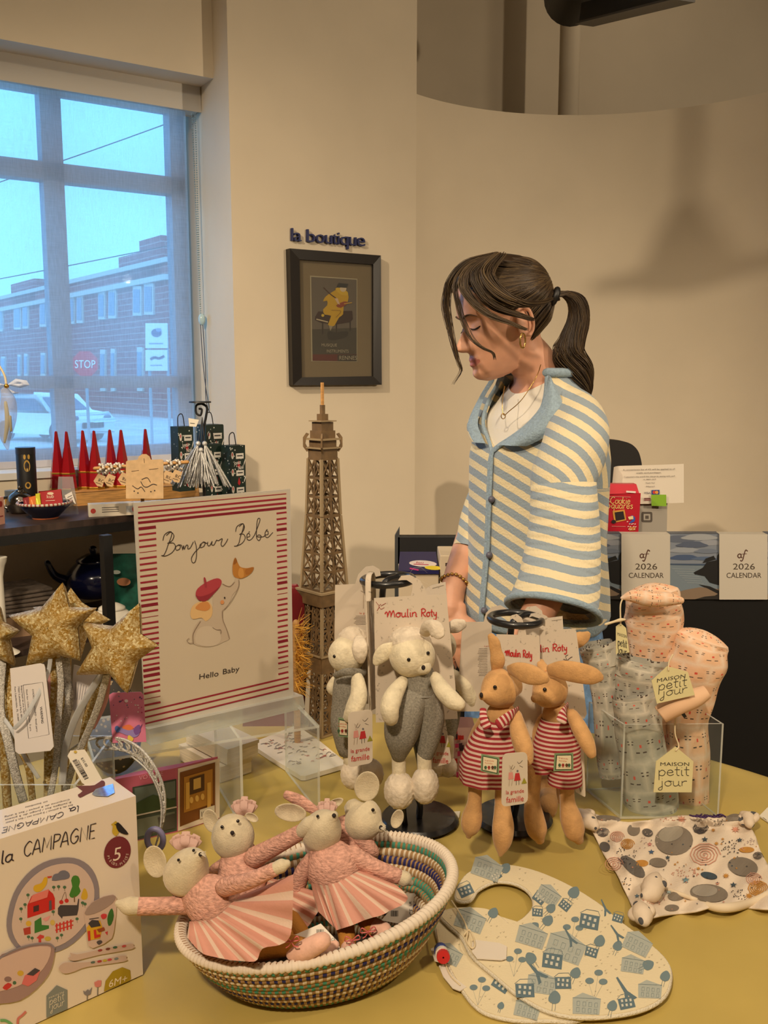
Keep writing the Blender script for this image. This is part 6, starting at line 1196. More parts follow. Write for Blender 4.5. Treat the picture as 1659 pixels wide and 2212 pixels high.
def ear(d, x, y, rx, ry, dy, ang, par, m=linen):
    mb = MB(); R = Matrix.Rotation(ang, 3, 'Y'); mb.ell(d.P(x, y, dy), (d.r(rx), d.r(14), d.r(ry)), R, 22, 14, fn=lambda p, q: V((p.x, p.y + (.006 * (1 - (q.x ** 2 + q.z ** 2)) if q.y < 0 else 0), p.z))); mb.build('ear', m, par)
def whisk(d, x, y, dy, par):
    mb = MB()
    for k in range(4): mb.tube([d.P(x, y, dy), d.P(x + 26, y - 12 + 9 * k, dy - .004)], [.0006, .0003], 4, k=1)
    mb.build('whiskers', mat('whisker', (230, 224, 210), .6), par)
def bow(d, x, y, dy, par):
    mb = MB()
    for pts in ([(x, y), (x - 28, y - 18), (x - 34, y + 4), (x, y)], [(x, y), (x + 28, y - 24), (x + 36, y - 6), (x, y)], [(x, y), (x + 14, y + 22), (x + 34, y + 26)], [(x, y), (x - 10, y + 20), (x - 24, y + 30)]): mb.tube([d.P(*p, dy) for p in pts], d.r(4.5), 6, flat=.5)
    mb.build('ribbon_bow', ribb, par)
gm = 'mouse plush toys'
d = Doll('mouse_toy', 'mouse plush at the front left, one arm stretched out over the basket rim', 'plush toy', z4, 2.212, (470, 900, .935), gm)
hc, hr = (335, 550, .01), (110, 104, 100); mb = MB(); mb.tube([d.P(320, 620, .015), d.P(332, 560, .01), d.P(365, 500, 0), d.P(400, 462, -.01)], [d.r(60), d.r(108), d.r(84), d.r(28)], 26, k=7); h = mb.build('head', linen, d.t); d.eye(h, (335, 530, .005), (110, 110, 100), 300, 482, 5.5); d.eye(h, (350, 500, .0), (90, 100, 90), 372, 436, 5.5); mb = MB(); mb.ell(d.P(405, 455, -.018), d.r(10), None, 10, 8); mb.build('nose', nosem, h); whisk(d, 405, 452, -.02, h)
ear(d, 188, 490, 56, 84, .015, -.12, h); tuft(d, 335, 428, 70, 80, .02, h)
mb = MB(); mb.tube([d.P(385, 640, .0), d.P(450, 680, -.012), d.P(500, 715, -.015)], [d.r(95), d.r(128), d.r(130)], 26, flat=.75, up=(.6, 0, .6), k=6); sw = mb.build('knit_cardigan', knit, d.t)
a = d.limb('sleeve', [(370, 690, 50), (260, 700, 42, -.005), (110, 703, 42, -.01)], knit, parent=sw); d.limb('hand', [(118, 703, 38, -.01), (60, 700, 42, -.012), (14, 690, 18, -.012)], linen, parent=a)
a = d.limb('sleeve', [(520, 610, 45, -.03), (640, 580, 38, -.05), (760, 525, 32, -.055)], knit, parent=sw); d.limb('hand', [(755, 527, 28, -.055), (795, 508, 31, -.056), (815, 500, 20, -.056)], linen, parent=a)
fan(d, [(352, 775), (470, 760), (588, 655)], [(340, 850), (420, 930), (560, 960), (665, 965), (705, 905), (825, 862), (846, 700), (848, 550)], 0, -.02, -.055, .035)
l = d.limb('leg', [(650, 930, 46, -.05), (760, 900, 46, -.05), (860, 890, 44, -.055)], ochre); d.limb('shoe', [(850, 930, 34, -.062), (910, 910, 46, -.064), (985, 870, 42, -.064)], shoep, parent=l); bow(d, 838, 870, -.075, l)
l = d.limb('leg', [(700, 900, 40, -.03), (840, 880, 40, -.03), (960, 900, 38, -.03)], ochre); d.limb('shoe', [(970, 915, 34, -.035), (1020, 905, 38, -.035), (1045, 890, 24, -.035)], shoep, parent=l)
d = Doll('mouse_toy', 'mouse plush at the back left looking forward, second from the left', 'plush toy', z4, 2.212, (600, 560, 1.035), gm)
hc, hr = (560, 370, 0), (102, 108, 95); h = d.ball('head', 560, 370, 102, 108, 95, linen, 0); d.eye(h, hc, hr, 508, 324, 6); d.eye(h, hc, hr, 584, 296, 6); mb = MB(); mb.ell(d.P(557, 352, -.0235), d.r(10), None, 10, 8); mb.build('nose', nosem, h)
ear(d, 455, 295, 38, 62, .02, -.25, h); ear(d, 650, 278, 34, 20, .0, .5, h); tuft(d, 615, 265, 56, 84, .01, h)
mb = MB(); mb.tube([d.P(590, 450, .0), d.P(600, 520, -.01), d.P(610, 600, -.02)], [d.r(88), d.r(112), d.r(110)], 26, flat=.8, up=(1, 0, 0), k=6); sw = mb.build('knit_cardigan', knit, d.t)
a = d.limb('sleeve', [(660, 470, 48, -.02), (790, 400, 40, -.03), (890, 345, 36, -.035)], knit, parent=sw); d.limb('hand', [(890, 345, 32, -.038), (930, 310, 38, -.04), (960, 290, 22, -.042)], linen, parent=a); a = d.limb('sleeve', [(540, 500, 40, 0), (495, 520, 34, 0), (470, 530, 28, 0)], knit, parent=sw)
fan(d, [(520, 600), (620, 610), (720, 560)], [(560, 760), (700, 800), (860, 840), (960, 740), (985, 640)], 0, -.0, -.06, .02)
for x in (760, 840): l = d.limb('leg', [(x, 760, 36, -.07), (x + 60, 850, 36, -.09)], ochre); d.limb('shoe', [(x + 60, 860, 30, -.09), (x + 110, 880, 34, -.09)], shoep, parent=l)
d = Doll('mouse_toy', 'mouse plush in the middle of the basket, nose pointing up to the right', 'plush toy', z4, 2.212, (1030, 700, 1.0), gm)
mb = MB(); mb.tube([d.P(960, 410, .01), d.P(978, 360, .005), d.P(1005, 310, -.005), d.P(1038, 272, -.012)], [d.r(62), d.r(94), d.r(78), d.r(26)], 26, k=7); h = mb.build('head', linen, d.t); d.eye(h, (985, 340, 0), (95, 100, 90), 965, 273, 5.5); mb = MB(); mb.ell(d.P(1043, 269, -.018), d.r(10), None, 10, 8); mb.build('nose', nosem, h)
ear(d, 835, 255, 78, 46, .02, .15, h); ear(d, 1040, 215, 55, 22, .03, -.5, h); d.limb('ear', [(960, 250, 22, .03), (880, 200, 32, .04), (812, 168, 22, .045)], knit, .5, parent=h)
tuft(d, 1010, 262, 44, 72, .02, h)
mb = MB(); mb.tube([d.P(1000, 440, .0), d.P(1030, 500, -.012), d.P(1055, 560, -.016)], [d.r(90), d.r(124), d.r(122)], 26, flat=.75, up=(1, 0, .3), k=6); sw = mb.build('knit_cardigan', knit, d.t)
a = d.limb('sleeve', [(1130, 460, 48, -.01), (1240, 520, 42, -.015), (1350, 560, 36, -.015)], knit, parent=sw); d.limb('hand', [(1350, 560, 32, -.015), (1385, 575, 36, -.015), (1405, 588, 18, -.015)], linen, parent=a); d.limb('sleeve', [(940, 480, 40, .0), (890, 550, 40, .0), (870, 620, 36, .0)], knit, parent=sw)
fan(d, [(932, 590), (1050, 585), (1168, 530)], [(960, 720), (1040, 800), (1065, 815), (1160, 780), (1290, 735), (1395, 670), (1340, 600)], 0, -.02, -.035, .03)
l = d.limb('leg', [(1090, 770, 42, -.035), (1105, 850, 40, -.05), (1110, 900, 38, -.055)], ochre); d.limb('shoe', [(1112, 895, 34, -.06), (1110, 925, 36, -.065)], shoep, parent=l); bow(d, 1130, 865, -.07, l)
l = d.limb('leg', [(1180, 740, 42, -.03), (1215, 790, 44, -.04), (1255, 810, 40, -.045)], ochre); d.limb('shoe', [(1250, 808, 40, -.047), (1285, 832, 46, -.05), (1315, 845, 26, -.05)], shoep, parent=l); bow(d, 1205, 825, -.062, l)
d = Doll('mouse_toy', 'mouse plush at the back right with its snout over the basket rim', 'plush toy', z4, 2.212, (1180, 430, 1.055), gm)
mb = MB(); mb.tube([d.P(1140, 240, .01), d.P(1175, 285, .0), d.P(1225, 310, -.01), d.P(1264, 325, -.015)], [d.r(50), d.r(98), d.r(80), d.r(26)], 26, k=7); h = mb.build('head', linen, d.t); d.eye(h, (1190, 285, 0), (96, 100, 95), 1229, 243, 6.5); mb = MB(); mb.ell(d.P(1267, 326, -.02), d.r(10), None, 10, 8); mb.build('nose', nosem, h); whisk(d, 1265, 330, -.022, h)
ear(d, 1200, 130, 60, 76, .01, .15, h); ear(d, 1345, 285, 30, 50, .03, .3, h)
mb = MB(); mb.tube([d.P(1110, 330, .0), d.P(1120, 400, .0), d.P(1130, 470, -.01)], [d.r(80), d.r(105), d.r(100)], 24, flat=.8, up=(1, 0, 0), k=6); sw = mb.build('knit_cardigan', knit, d.t); d.limb('sleeve', [(1170, 370, 44, -.01), (1210, 420, 36, -.015), (1230, 440, 30, -.015)], knit, parent=sw)
fan(d, [(1050, 470), (1130, 480), (1210, 450)], [(1000, 600), (1120, 640), (1240, 580)], 0, -.01, -.03, .02)
# tags lying in the basket
for pts, Y, n, lb in (([(1270, 770), (1380, 640), (1475, 640), (1470, 790), (1400, 795)], 1.01, (.3, -1, .6), 'white care tag standing in the right end of the basket'), ([(830, 850), (980, 785), (1060, 870), (1070, 900), (960, 900)], .905, (0, -1, 1.1), 'white care tag lying between the mouse shoes in the basket')):
    o, ar, pl = paper('care_tag', lb, z4, pts, Y, n, mat('tag_white', (222, 212, 198), .6), 'tag', grp='care tags in the basket')
    x, y = (1340, 745) if pts[0][0] > 1000 else (985, 835)
    for k in range(9): ar.line([z4(x - 24 + k * 4, y - 22), z4(x - 24 + k * 4, y + 6)], rnd.choice([.6, 1.1]), (60, 56, 54), 1, 0)
    if x > 1000:
        ar.text('CE', *z4(1420, 745), 8, (50, 46, 44), 1, (0, -1), (-1, 0), w=14); ar.text('UK', *z4(1412, 700), 5, (50, 46, 44), 1, (0, -1), (-1, 0), w=10); ar.text('CA', *z4(1432, 698), 5, (50, 46, 44), 1, (0, -1), (-1, 0), w=10)
    else: ar.text('CE', *z4(1030, 870), 6, (50, 46, 44), 1, (.9, -.3), w=10)
    ar.build('tag_print', o)
# ---------------------------------------------------------------- swaddles in a clear bin, bibs, comforter
acrylic_bin('acrylic_bin', 'clear acrylic bin at the right holding the rolled muslin cloths', [V((.362, 1.337, 0)), V((.514, 1.34, 0)), V((.49, 1.452, 0)), V((.331, 1.436, 0))], .901)
def muslin(name, base, patch_):
    def p(c):
        u, v = c.uv(); gx, gy = u * 7.0, v * 31.0; row = gy.fl(); sx = gx + row * .5; fx, fy = sx.fr(), gy.fr()
        wob = c.noise(14, 2, uv=True) * .25 - .12; px_, py_ = (fx - .5 + wob).ab(), (fy - .5 + wob).ab(); inside = (px_.mx(py_) * -1 + .44).ramp(-.1, .14)
        k = c.mix(inside, base, patch_)
        def dash(cx, cy, w, h): return (fx - cx).ab().lt(w) * (fy - cy).ab().lt(h)
        marks = dash(.34, .34, .09, .022).mx(dash(.66, .34, .09, .022)).mx(dash(.10, .62, .05, .02)).mx(dash(.12, .72, .05, .02)).mx(dash(.90, .62, .05, .02)).mx(dash(.88, .72, .05, .02))
        k2 = c.nt.nodes.new('ShaderNodeMix'); k2.data_type = 'RGBA'; c.nt.links.new(marks.k, k2.inputs[0]); c.nt.links.new(k.k, k2.inputs[6]); k2.inputs[7].default_value = lin((86, 76, 70))
        dot = ((fx - .5).ab() * 1.0).mx((fy - .56).ab() * .9).lt(.05); k3 = c.nt.nodes.new('ShaderNodeMix'); k3.data_type = 'RGBA'; c.nt.links.new(dot.k, k3.inputs[0]); c.nt.links.new(k2.outputs[2], k3.inputs[6]); k3.inputs[7].default_value = lin((220, 96, 80)); return E(c.nt, k3.outputs[2])
    return mat(name, base, .95, pat=p, bump=.35, bs=120, spec=.1)
mg = muslin('grey_muslin', (212, 206, 192), (176, 173, 162)); mp = muslin('peach_muslin', (236, 214, 194), (234, 192, 158))
z7b = zf(1220, 1240, 3.779)
def roll(lb, pts, m, Y, top=True, grp='rolled muslin cloths', fl=.8):
    P = [W(*z7b(p[0], p[1]), p[3] if len(p) > 3 else Y) for p in pts]; R = [p[2] / 3.779 * Y * 1.07 / F for p in pts]
    base = V((P[-1].x, P[-1].y, TZ + .004)); t = thing('muslin_roll', lb, 'muslin cloth', base, grp)
    C = crom(P, 8); RR = [v[0] for v in crom([(r, 0, 0) for r in R], 8)]; n = len(C)
    def f(u, v):
        i = int(round(v * (n - 1))); a = 2 * math.pi * u; tg = (C[min(i + 1, n - 1)] - C[max(i - 1, 0)]).normalized(); e1 = (V((1, 0, 0)) - tg * tg.x).normalized(); e2 = tg.cross(e1)
        w = 1 + .035 * math.sin(3 * a + .25 * i) + .02 * math.sin(7 * a - .3 * i) + .025 * math.sin(.5 * i + 2 * a); return C[i] + e1 * (RR[i] * w * math.cos(a)) + e2 * (RR[i] * fl * w * math.sin(a))
    L = sum((C[i + 1] - C[i]).length for i in range(n - 1))
    mb = MB(); mb.grid(f, 48, n - 1, cu=True, uvf=lambda u, v: (u, -v * L)); mb.grid(lambda u, v: C[-1].lerp(f(u, 1), max(v, .01)), 48, 3, cu=True, uvf=lambda u, v: (u, -L)); o = mb.build('cloth', m, t)
    if top:                                          # spiral of folded layers in the open end
        mb = MB(); c, r = C[0], RR[0]; tg = (C[1] - C[0]).normalized(); e1 = (V((1, 0, 0)) - tg * tg.x).normalized(); e2 = tg.cross(e1); sp = []
        N = 110
        def s(u, v):
            a = 2 * math.pi * 4.2 * u; q = r * (1.0 - .9 * u) * (1 + .06 * math.sin(3 * a)); return c + e1 * (q * math.cos(a)) + e2 * (q * fl * math.sin(a)) - tg * ((.006 - .004 * u) * (1 - v) * (1 + .4 * math.sin(2.3 * a)) - .03 * v)
        mb.grid(s, N, 2, uvf=lambda u, v: (u * 3, .02 + v * .01)); mb.build('rolled_layers', m, t)
    else:
        mb = MB(); mb.grid(lambda u, v: C[0].lerp(f(u, 0), max(v, .01)) - (C[1] - C[0]).normalized() * (.012 * (1 - v ** 2)), 48, 5, cu=True, uvf=lambda u, v: (u, v * .03)); mb.build('folded_end', m, t)
    return t
tp = roll('tall peach muslin roll standing at the back of the clear bin', [(705, 140, 195), (720, 250, 218), (735, 400, 222), (700, 640, 180), (690, 1000, 160), (690, 1640, 150)], mp, 1.425, False)
mb = MB(); mb.tube([W(*z7b(x, y), 1.37) for x, y in ((470, 195), (560, 180), (700, 205), (860, 205), (942, 215))], [.003, .010, .012, .010, .006], 10, k=6); mb.build('folded_hem', mp, tp)
tg_ = roll('wide peach muslin roll bulging over the right rim of the clear bin', [(1120, 520, 200), (1095, 590, 230), (1060, 760, 250), (1040, 960, 180), (1000, 1200, 165), (1010, 1500, 168), (1030, 1820, 140), (1040, 1890, 120)], mp, 1.405, False)
mb = MB(); mb.tube([W(*z7b(x, y), 1.325) for x, y in ((1160, 960), (1060, 1010), (900, 1070), (780, 1150))], [.012, .017, .020, .016], 20, k=8, flat=.8, round_=False); mb.build('turned_corner', mat('peach_lining', (226, 186, 150), .95), tg_)
mb = MB(); mb.prism([W(*z7b(x, y), 1.31) for x, y in ((940, 1130), (965, 1115), (998, 1165), (970, 1172))], V((0, .001, 0))); mb.build('black_label', dark, tg_, smooth=False)
roll('left grey muslin roll leaning out of the bin behind the rabbit ears', [(270, 590, 148), (290, 700, 138), (320, 850, 120), (350, 1100, 115), (380, 1500, 120), (400, 1640, 110)], mg, 1.415)
roll('middle grey muslin roll behind the short front one', [(630, 690, 208), (610, 780, 212), (600, 950, 190), (640, 1300, 150), (660, 1600, 140)], mg, 1.405)
roll('front grey muslin roll, the lowest and nearest of the grey ones', [(565, 990, 172), (580, 1120, 178), (620, 1350, 185), (670, 1650, 205), (700, 1850, 222), (710, 1960, 215)], mg, 1.385)
twine = mat('cotton_twine', (222, 204, 168), .9)
def housetag(lb, pts, Y, txt, string, ex=(1, 0), ey=(0, -1)):
    pl = Plane(W(*z7b(*pts[0]), Y), (0, -1, .12)); c = [pl.hit(*z7b(*p)) for p in pts]; t = thing('house_tag', lb, 'tag', c[0], 'cream house tags'); mb = MB(); mb.prism(c, pl.n * -.0014); o = mb.build('card', mat('cream_tag', (214, 204, 154), .7), t, smooth=False)
    ar = Art(on(pl, .0004)); ink = (56, 52, 44)
    for s, x, y, h, w, k in txt: ar.script(s, *z7b(x, y), h / 3.779, ink, k, 1, ex, ey, width=w / 3.779) if s != 'MAISON' else ar.text(s, *z7b(x, y), h / 3.779, ink, 1, ex, ey, w=w / 3.779)
    ar.ell(*z7b(*string[-1]), 1.1, 1.1, (90, 80, 60), 1); ar.build('tag_print', t); mb = MB(); mb.tube([W(*z7b(*p), Y - .002 + .004 * i) for i, p in enumerate(reversed(string))], .0012, 6); mb.build('string', twine, t)
housetag('cream house shaped tag at the top, tilted, on the wide peach roll', [(838, 752), (1005, 800), (1062, 988), (752, 1058), (708, 872)], 1.31, (('MAISON', 752, 885, 32, 235, 0), ('petit', 760, 950, 44, 240, .12), ('jour', 790, 1000, 40, 215, .12)), [(880, 660), (850, 720), (846, 785)], (.985, -.17), (.06, -1))
housetag('cream house shaped tag hanging low in front of the clear bin', [(905, 1408), (1050, 1530), (1036, 1782), (724, 1782), (746, 1530)], 1.325, (('MAISON', 780, 1565, 30, 235, 0), ('petit', 760, 1645, 46, 258, .12), ('jour', 775, 1730, 42, 225, .12)), [(905, 1160), (900, 1300), (930, 1400), (908, 1440)])
housetag('narrow cream tag hanging from the tall peach roll', [(455, 400), (500, 440), (528, 640), (418, 655), (418, 430)], 1.36, (('MAISON', 430, 500, 26, 80, 0), ('petit', 432, 580, 36, 80, .14), ('jour', 432, 640, 34, 80, .14)), [(480, 190), (455, 250), (455, 370), (456, 412)], (.95, .3), (0, -1))
mb = MB(); mb.tube([W(*z7b(*p), 1.355) for p in ((335, 410), (400, 390), (455, 375), (490, 372))], [.0022, .002, .0028, .0015], 8); tag(mb.build('twine_knot', twine), 'knotted twine end sticking out left of the tall peach roll', 'twine')
# ---- bibs
z8 = zf(900, 1720, 2.186)
bibf = mat('bib_cotton', (224, 210, 176), .9, bump=.2, bs=400); terry = mat('terry_edge', (222, 212, 190), .95, bump=1.0, bs=500)
bluep, blued, blue3 = (114, 134, 140), (96, 118, 128), (150, 160, 158)
def motifs(ar, items, z):
    for kind, x, y, s, a in items:
        s *= 1.12; T_ = lambda u, v: z(x + s * (u * math.cos(a) - v * math.sin(a)), y + s * (u * math.sin(a) + v * math.cos(a)))
        if kind == 't':
            ar.poly([T_(-.45, 0), (T_(-.4, -.5)), T_(0, -.85), T_(.42, -.5), T_(.4, 0), T_(0, .2)], bluep, 1, 3)
            for q in (-.12, .12): ar.line([T_(q, .15), T_(q, .75)], .8, blued, 1, 0)
        elif kind == 'h':
            ar.poly([T_(-.7, -.35), T_(.6, -.5), T_(.75, .45), T_(-.55, .6)], blued, 1); ar.line([T_(-.75, -.35), T_(-.4, -.7), T_(.4, -.8), T_(.62, -.5)], 1.0, blued, 1, 0)
            for i in range(3):
                for j in range(2): ar.poly([T_(-.45 + .36 * i, -.25 + .38 * j), T_(-.28 + .36 * i, -.27 + .38 * j), T_(-.25 + .36 * i, -.05 + .38 * j), T_(-.42 + .36 * i, -.03 + .38 * j)], (206, 204, 190), 2)
        elif kind == 'g':
            ar.poly([T_(-.9, -.4), T_(-.3, -.8), T_(.9, -.5), T_(.9, .5), T_(-.8, .6)], (172, 178, 170), 1)
            for i in range(4):
                for j in range(2): ar.line([T_(-.6 + .38 * i, -.2 + .4 * j), T_(-.42 + .38 * i, -.22 + .4 * j), T_(-.4 + .38 * i, .05 + .4 * j), T_(-.58 + .38 * i, .07 + .4 * j), T_(-.6 + .38 * i, -.2 + .4 * j)], .6, bluep, 2, 0)
            ar.line([T_(-.9, -.4), T_(.9, -.5)], .7, bluep, 2, 0)
        elif kind == 'e':
            ar.poly([T_(-.08, -1.2), T_(.06, -1.2), T_(.14, .1), T_(.5, .9), T_(.25, .9), T_(0, .4), T_(-.25, .9), T_(-.5, .9), T_(-.14, .1)], blued, 1); ar.line([T_(-.25, .3), T_(.25, .3)], 1, blued, 1, 0)
        elif kind == 'b':
            for u, v in ((-.4, 0), (.35, -.1), (0, -.55)): ar.ell(*T_(u, v), s * .24 / 2.186, s * .17 / 2.186, bluep, 1); ar.line([T_(u, v + .15), T_(.05, 1.0)], .5, blue3, 1, 0)
def inpoly(x, y, P):
    c = False
    for i in range(len(P)):
        (x1, y1), (x2, y2) = P[i - 1], P[i]
        if (y1 > y) != (y2 > y) and x < (x2 - x1) * (y - y1) / (y2 - y1) + x1: c = not c
    return c
def bib(lb, outer, H, seed, fixed, dens, keep):
    O = [(v.x, v.y) for v in crom([(x, y, 0) for x, y in outer], 5, True)]; pl = Plane((0, 0, TZ + H), (0, 0, 1)); P = [pl.hit(*z8(*p)) for p in O]
    t = thing('baby_bib', lb, 'bib', pl.hit(*z8(700, 700)) - UP * H, 'printed baby bibs'); mb = MB(); mb.prism(P, UP * -.004); mb.build('cotton_front', bibf, t, smooth=False)
    mb = MB(); mb.tube([p - UP * .003 for p in P], .0026, 6, k=2, closed=True); mb.build('terry_edge', terry, t)
    ar = Art(on(pl, .0003)); rnd = random.Random(seed); motifs(ar, fixed, z8)
    for k in range(dens):
        x, y = rnd.uniform(60, 1200), rnd.uniform(320, 1040)
        if all(inpoly(x + a, y + b, O) for a, b in ((0, 0), (14, 0), (-14, 0), (0, 14), (0, -14))): ar.line([z8(x - 3, y - 2), z8(x, y + 2), z8(x + 4, y - 3)], .7, (150, 140, 120), 1, 0)
    ar.build('town_print', t); return t, pl
outA = [(190, 480), (200, 420), (260, 352), (390, 322), (540, 345), (700, 410), (850, 500), (960, 590), (1080, 680), (1175, 770), (1198, 850), (1165, 940), (1060, 1000), (900, 1030), (740, 1032), (610, 1002), (480, 930), (370, 840), (262, 745), (215, 660), (150, 600), (120, 560), (170, 530), (260, 525), (340, 535), (400, 572), (445, 602), (510, 570), (555, 510), (530, 445), (460, 405), (370, 398), (290, 435), (250, 485)]
LOW = [('g', 150, 750, 60, .5), ('h', 400, 885, 55, .7), ('b', 300, 910, 70, .2), ('t', 395, 1000, 30, .3), ('g', 520, 1010, 60, .3), ('t', 160, 590, 40, .4)]
bib('lower baby bib, mostly hidden, edge showing at the left and bottom', [(90, 600), (130, 540), (250, 530), (500, 600), (800, 700), (900, 900), (780, 1040), (620, 1050), (450, 1046), (300, 1000), (200, 880), (130, 740)], .005, 4, LOW, 90, None)
FX = [('t', 410, 352, 44, .7), ('t', 735, 470, 50, .5), ('h', 372, 378, 34, -.5), ('g', 620, 470, 56, .6), ('h', 700, 515, 36, .8), ('t', 625, 540, 40, .8), ('h', 815, 590, 62, .3), ('e', 890, 530, 34, -.4), ('h', 950, 575, 34, .4), ('b', 740, 625, 70, .2), ('t', 610, 600, 46, .7), ('t', 545, 625, 40, .9), ('g', 540, 665, 70, .35), ('e', 725, 670, 40, -.5), ('t', 860, 700, 48, .3), ('t', 945, 720, 42, .4), ('g', 700, 720, 90, .4), ('h', 640, 775, 64, .25), ('h', 825, 735, 40, .4), ('t', 548, 780, 50, -.6), ('e', 945, 650, 36, -.6), ('g', 1040, 700, 66, .5), ('b', 470, 775, 70, .2),
      ('g', 1020, 800, 56, .2), ('t', 1080, 805, 46, 1.1), ('t', 745, 850, 46, .4), ('e', 565, 830, 54, -.7), ('h', 690, 880, 52, .1), ('b', 850, 880, 76, .2), ('g', 590, 890, 70, .2), ('h', 510, 915, 60, .1), ('e', 985, 920, 56, -.55), ('t', 1170, 865, 44, .3), ('t', 650, 970, 54, .1), ('g', 800, 990, 66, .1), ('t', 920, 1005, 44, .3), ('h', 990, 975, 50, -.1), ('g', 1100, 920, 56, .1), ('t', 355, 565, 44, .5), ('g', 250, 590, 70, .4), ('g', 330, 345, 70, .4), ('h', 230, 445, 46, -.3), ('h', 580, 480, 40, .8), ('h', 570, 548, 34, .2)]
bt_, blp = bib('upper baby bib with blue houses and trees, lying on another bib', outA, .011, 5, FX, 380, None)
def bibtag(lb, pts, H, nm='paper_tag', cat='tag'):
    pl = Plane((0, 0, TZ + H), (0, 0, 1)); mb = MB(); mb.prism([pl.hit(*z8(*p)) for p in pts], UP * -.0012); return tag(mb.build(nm, mat('tag_white', (222, 212, 198), .6), smooth=False), lb, cat), pl
o, pl = bibtag('blank white paper tag lying on the upper bib', [(262, 690), (280, 678), (390, 692), (426, 708), (424, 765), (400, 772), (285, 765), (262, 735)], .0142)
mb = MB(); mb.tube([pl.hit(*z8(*p), .002) for p in ((165, 500), (215, 580), (240, 640), (235, 690), (262, 725), (275, 700), (250, 640), (225, 660))], .0011, 6); mb.build('string', twine, o)
o, pl = bibtag('white tag with a tricolour bead at the left of the bibs', [(66, 720), (100, 705), (140, 725), (150, 770), (120, 785), (85, 775)], .0142)
mb = MB(); mb.tube([pl.hit(*z8(*p), .003) for p in ((95, 640), (105, 700), (115, 730))], .0012, 6); mb.build('string', twine, o)
for k, c in enumerate(((50, 70, 140), (226, 220, 206), (196, 36, 40))):
    mb = MB(); mb.lathe([(.001, 0), (.0075, .0005), (.0075, .0065), (.001, .007)], 14, pl.hit(*z8(112 + k * 6, 742 + k * 15), .006), Matrix.Rotation(1.4, 3, 'X')); mb.build('bead', flat(c, .4), o, smooth=40)
o, pl = bibtag('folded white cotton tie hanging out at the lower left of the bibs', [(105, 800), (130, 790), (170, 850), (235, 900), (205, 918), (170, 905), (125, 850)], .006, 'cotton_tie', 'tie')
mb = MB(); mb.tube([pl.hit(*z8(*p), .001) for p in ((130, 780), (160, 850), (205, 895))], .0009, 6); mb.build('string', twine, o)
# ---- comforter cloth with knotted corners
CO = [(800, 85), (850, 88), (905, 108), (1000, 122), (1100, 112), (1260, 92), (1440, 98), (1530, 92), (1590, 170), (1620, 250), (1680, 380), (1700, 520), (1640, 535), (1440, 520), (1320, 545), (1150, 568), (1080, 578), (1030, 545), (985, 450), (940, 360), (880, 270), (848, 200), (820, 150)]
def cf_(x, y, l):
    h = .006 + .004 * math.sin(x * .019) * math.cos(y * .023) + .003 * math.sin(x * .041 + y * .03) + .012 * math.exp(-((y - 108) / 30) ** 2) + .010 * math.exp(-((x - 1000 - (y - 330) * .5) / 34) ** 2) * (1 if y > 200 else .3)
    X, Y = z8(x, y); p = G(X, Y, TZ + h); return p + UP * (l * .0004)
def subdiv(poly, step):
    out = []
    for i in range(len(poly)):
        a, b = V((*poly[i - 1], 0)), V((*poly[i], 0)); n = max(1, int((b - a).length / step))
        out += [a.lerp(b, k / n) for k in range(n)]
    return out
def drape(ar_mb, poly, l, mi, step=18):
    from mathutils.geometry import delaunay_2d_cdt
    pts = [v.to_2d() for v in subdiv(poly, step)]; nb = len(pts); xs = [p.x for p in pts]; ys = [p.y for p in pts]; y = min(ys)
    PL = [(p.x, p.y) for p in pts]
    while y < max(ys):
        x = min(xs)
        while x < max(xs):
            if inpoly(x, y, PL): pts.append(V((x, y)))
            x += step
        y += step
    vs, es, fs, *_ = delaunay_2d_cdt(pts, [], [list(range(nb))], 1, 1e-4); ar_mb.add([cf_(v.x, v.y, l) for v in vs], [tuple(f) for f in fs], mi)
t = thing('comforter_cloth', 'cream baby comforter cloth with planets and stars, knotted corners', 'comforter', G(*z8(1250, 330), TZ))
OC = [(v.x, v.y) for v in crom([(x, y, 0) for x, y in CO], 4, True)]; mb = MB(); drape(mb, OC, 0, 0, 14); o = mb.build('cotton_cloth', mat('comforter_cotton', (222, 206, 186), .9, bump=.3, bs=300), t)
m_ = o.modifiers.new('thick', 'SOLIDIFY'); m_.thickness = .002; m_.offset = 0
mb = MB(); mb.tube([cf_(x, y, 3) for x, y in ((1165, 440), (1240, 465), (1310, 490), (1390, 525), (1480, 530), (1580, 505), (1665, 460))], [.003, .003, .003, .005, .006, .005, .004], 10, k=6); mb.build('rolled_edge', mat('cream_lining', (222, 204, 176), .9), t)
ar = Art(lambda x, y, l: cf_(x, y, l + 5)); gr, dk, gd, pk, tl = (126, 116, 104), (60, 58, 62), (190, 136, 62), (204, 146, 124), (58, 76, 88)
def disc(x, y, rx, ry, c, a=0, l=1):
    N = 22; P = [(x + rx * math.cos(t_) * math.cos(a) - ry * math.sin(t_) * math.sin(a), y + rx * math.cos(t_) * math.sin(a) + ry * math.sin(t_) * math.cos(a)) for t_ in [2 * math.pi * i / N for i in range(N)]]; drape(ar.mb, P, l + 5, ar.mi(flat(c) if isinstance(c, tuple) else c), 16)
def star_(x, y, r, c, n=5, l=2, k=.42): ar.poly([(x + (r if i % 2 == 0 else r * k) * math.sin(math.pi * i / n), y - (r if i % 2 == 0 else r * k) * math.cos(math.pi * i / n) * .8) for i in range(2 * n)], c, l)
def spiral(x, y, r, c, turns=4, w=3, sq=.75): ar.line([(x + r * t_ * math.cos(turns * 6.28 * t_), y + r * sq * t_ * math.sin(turns * 6.28 * t_)) for t_ in [i / 50 for i in range(1, 51)]], w, c, 2, 0)
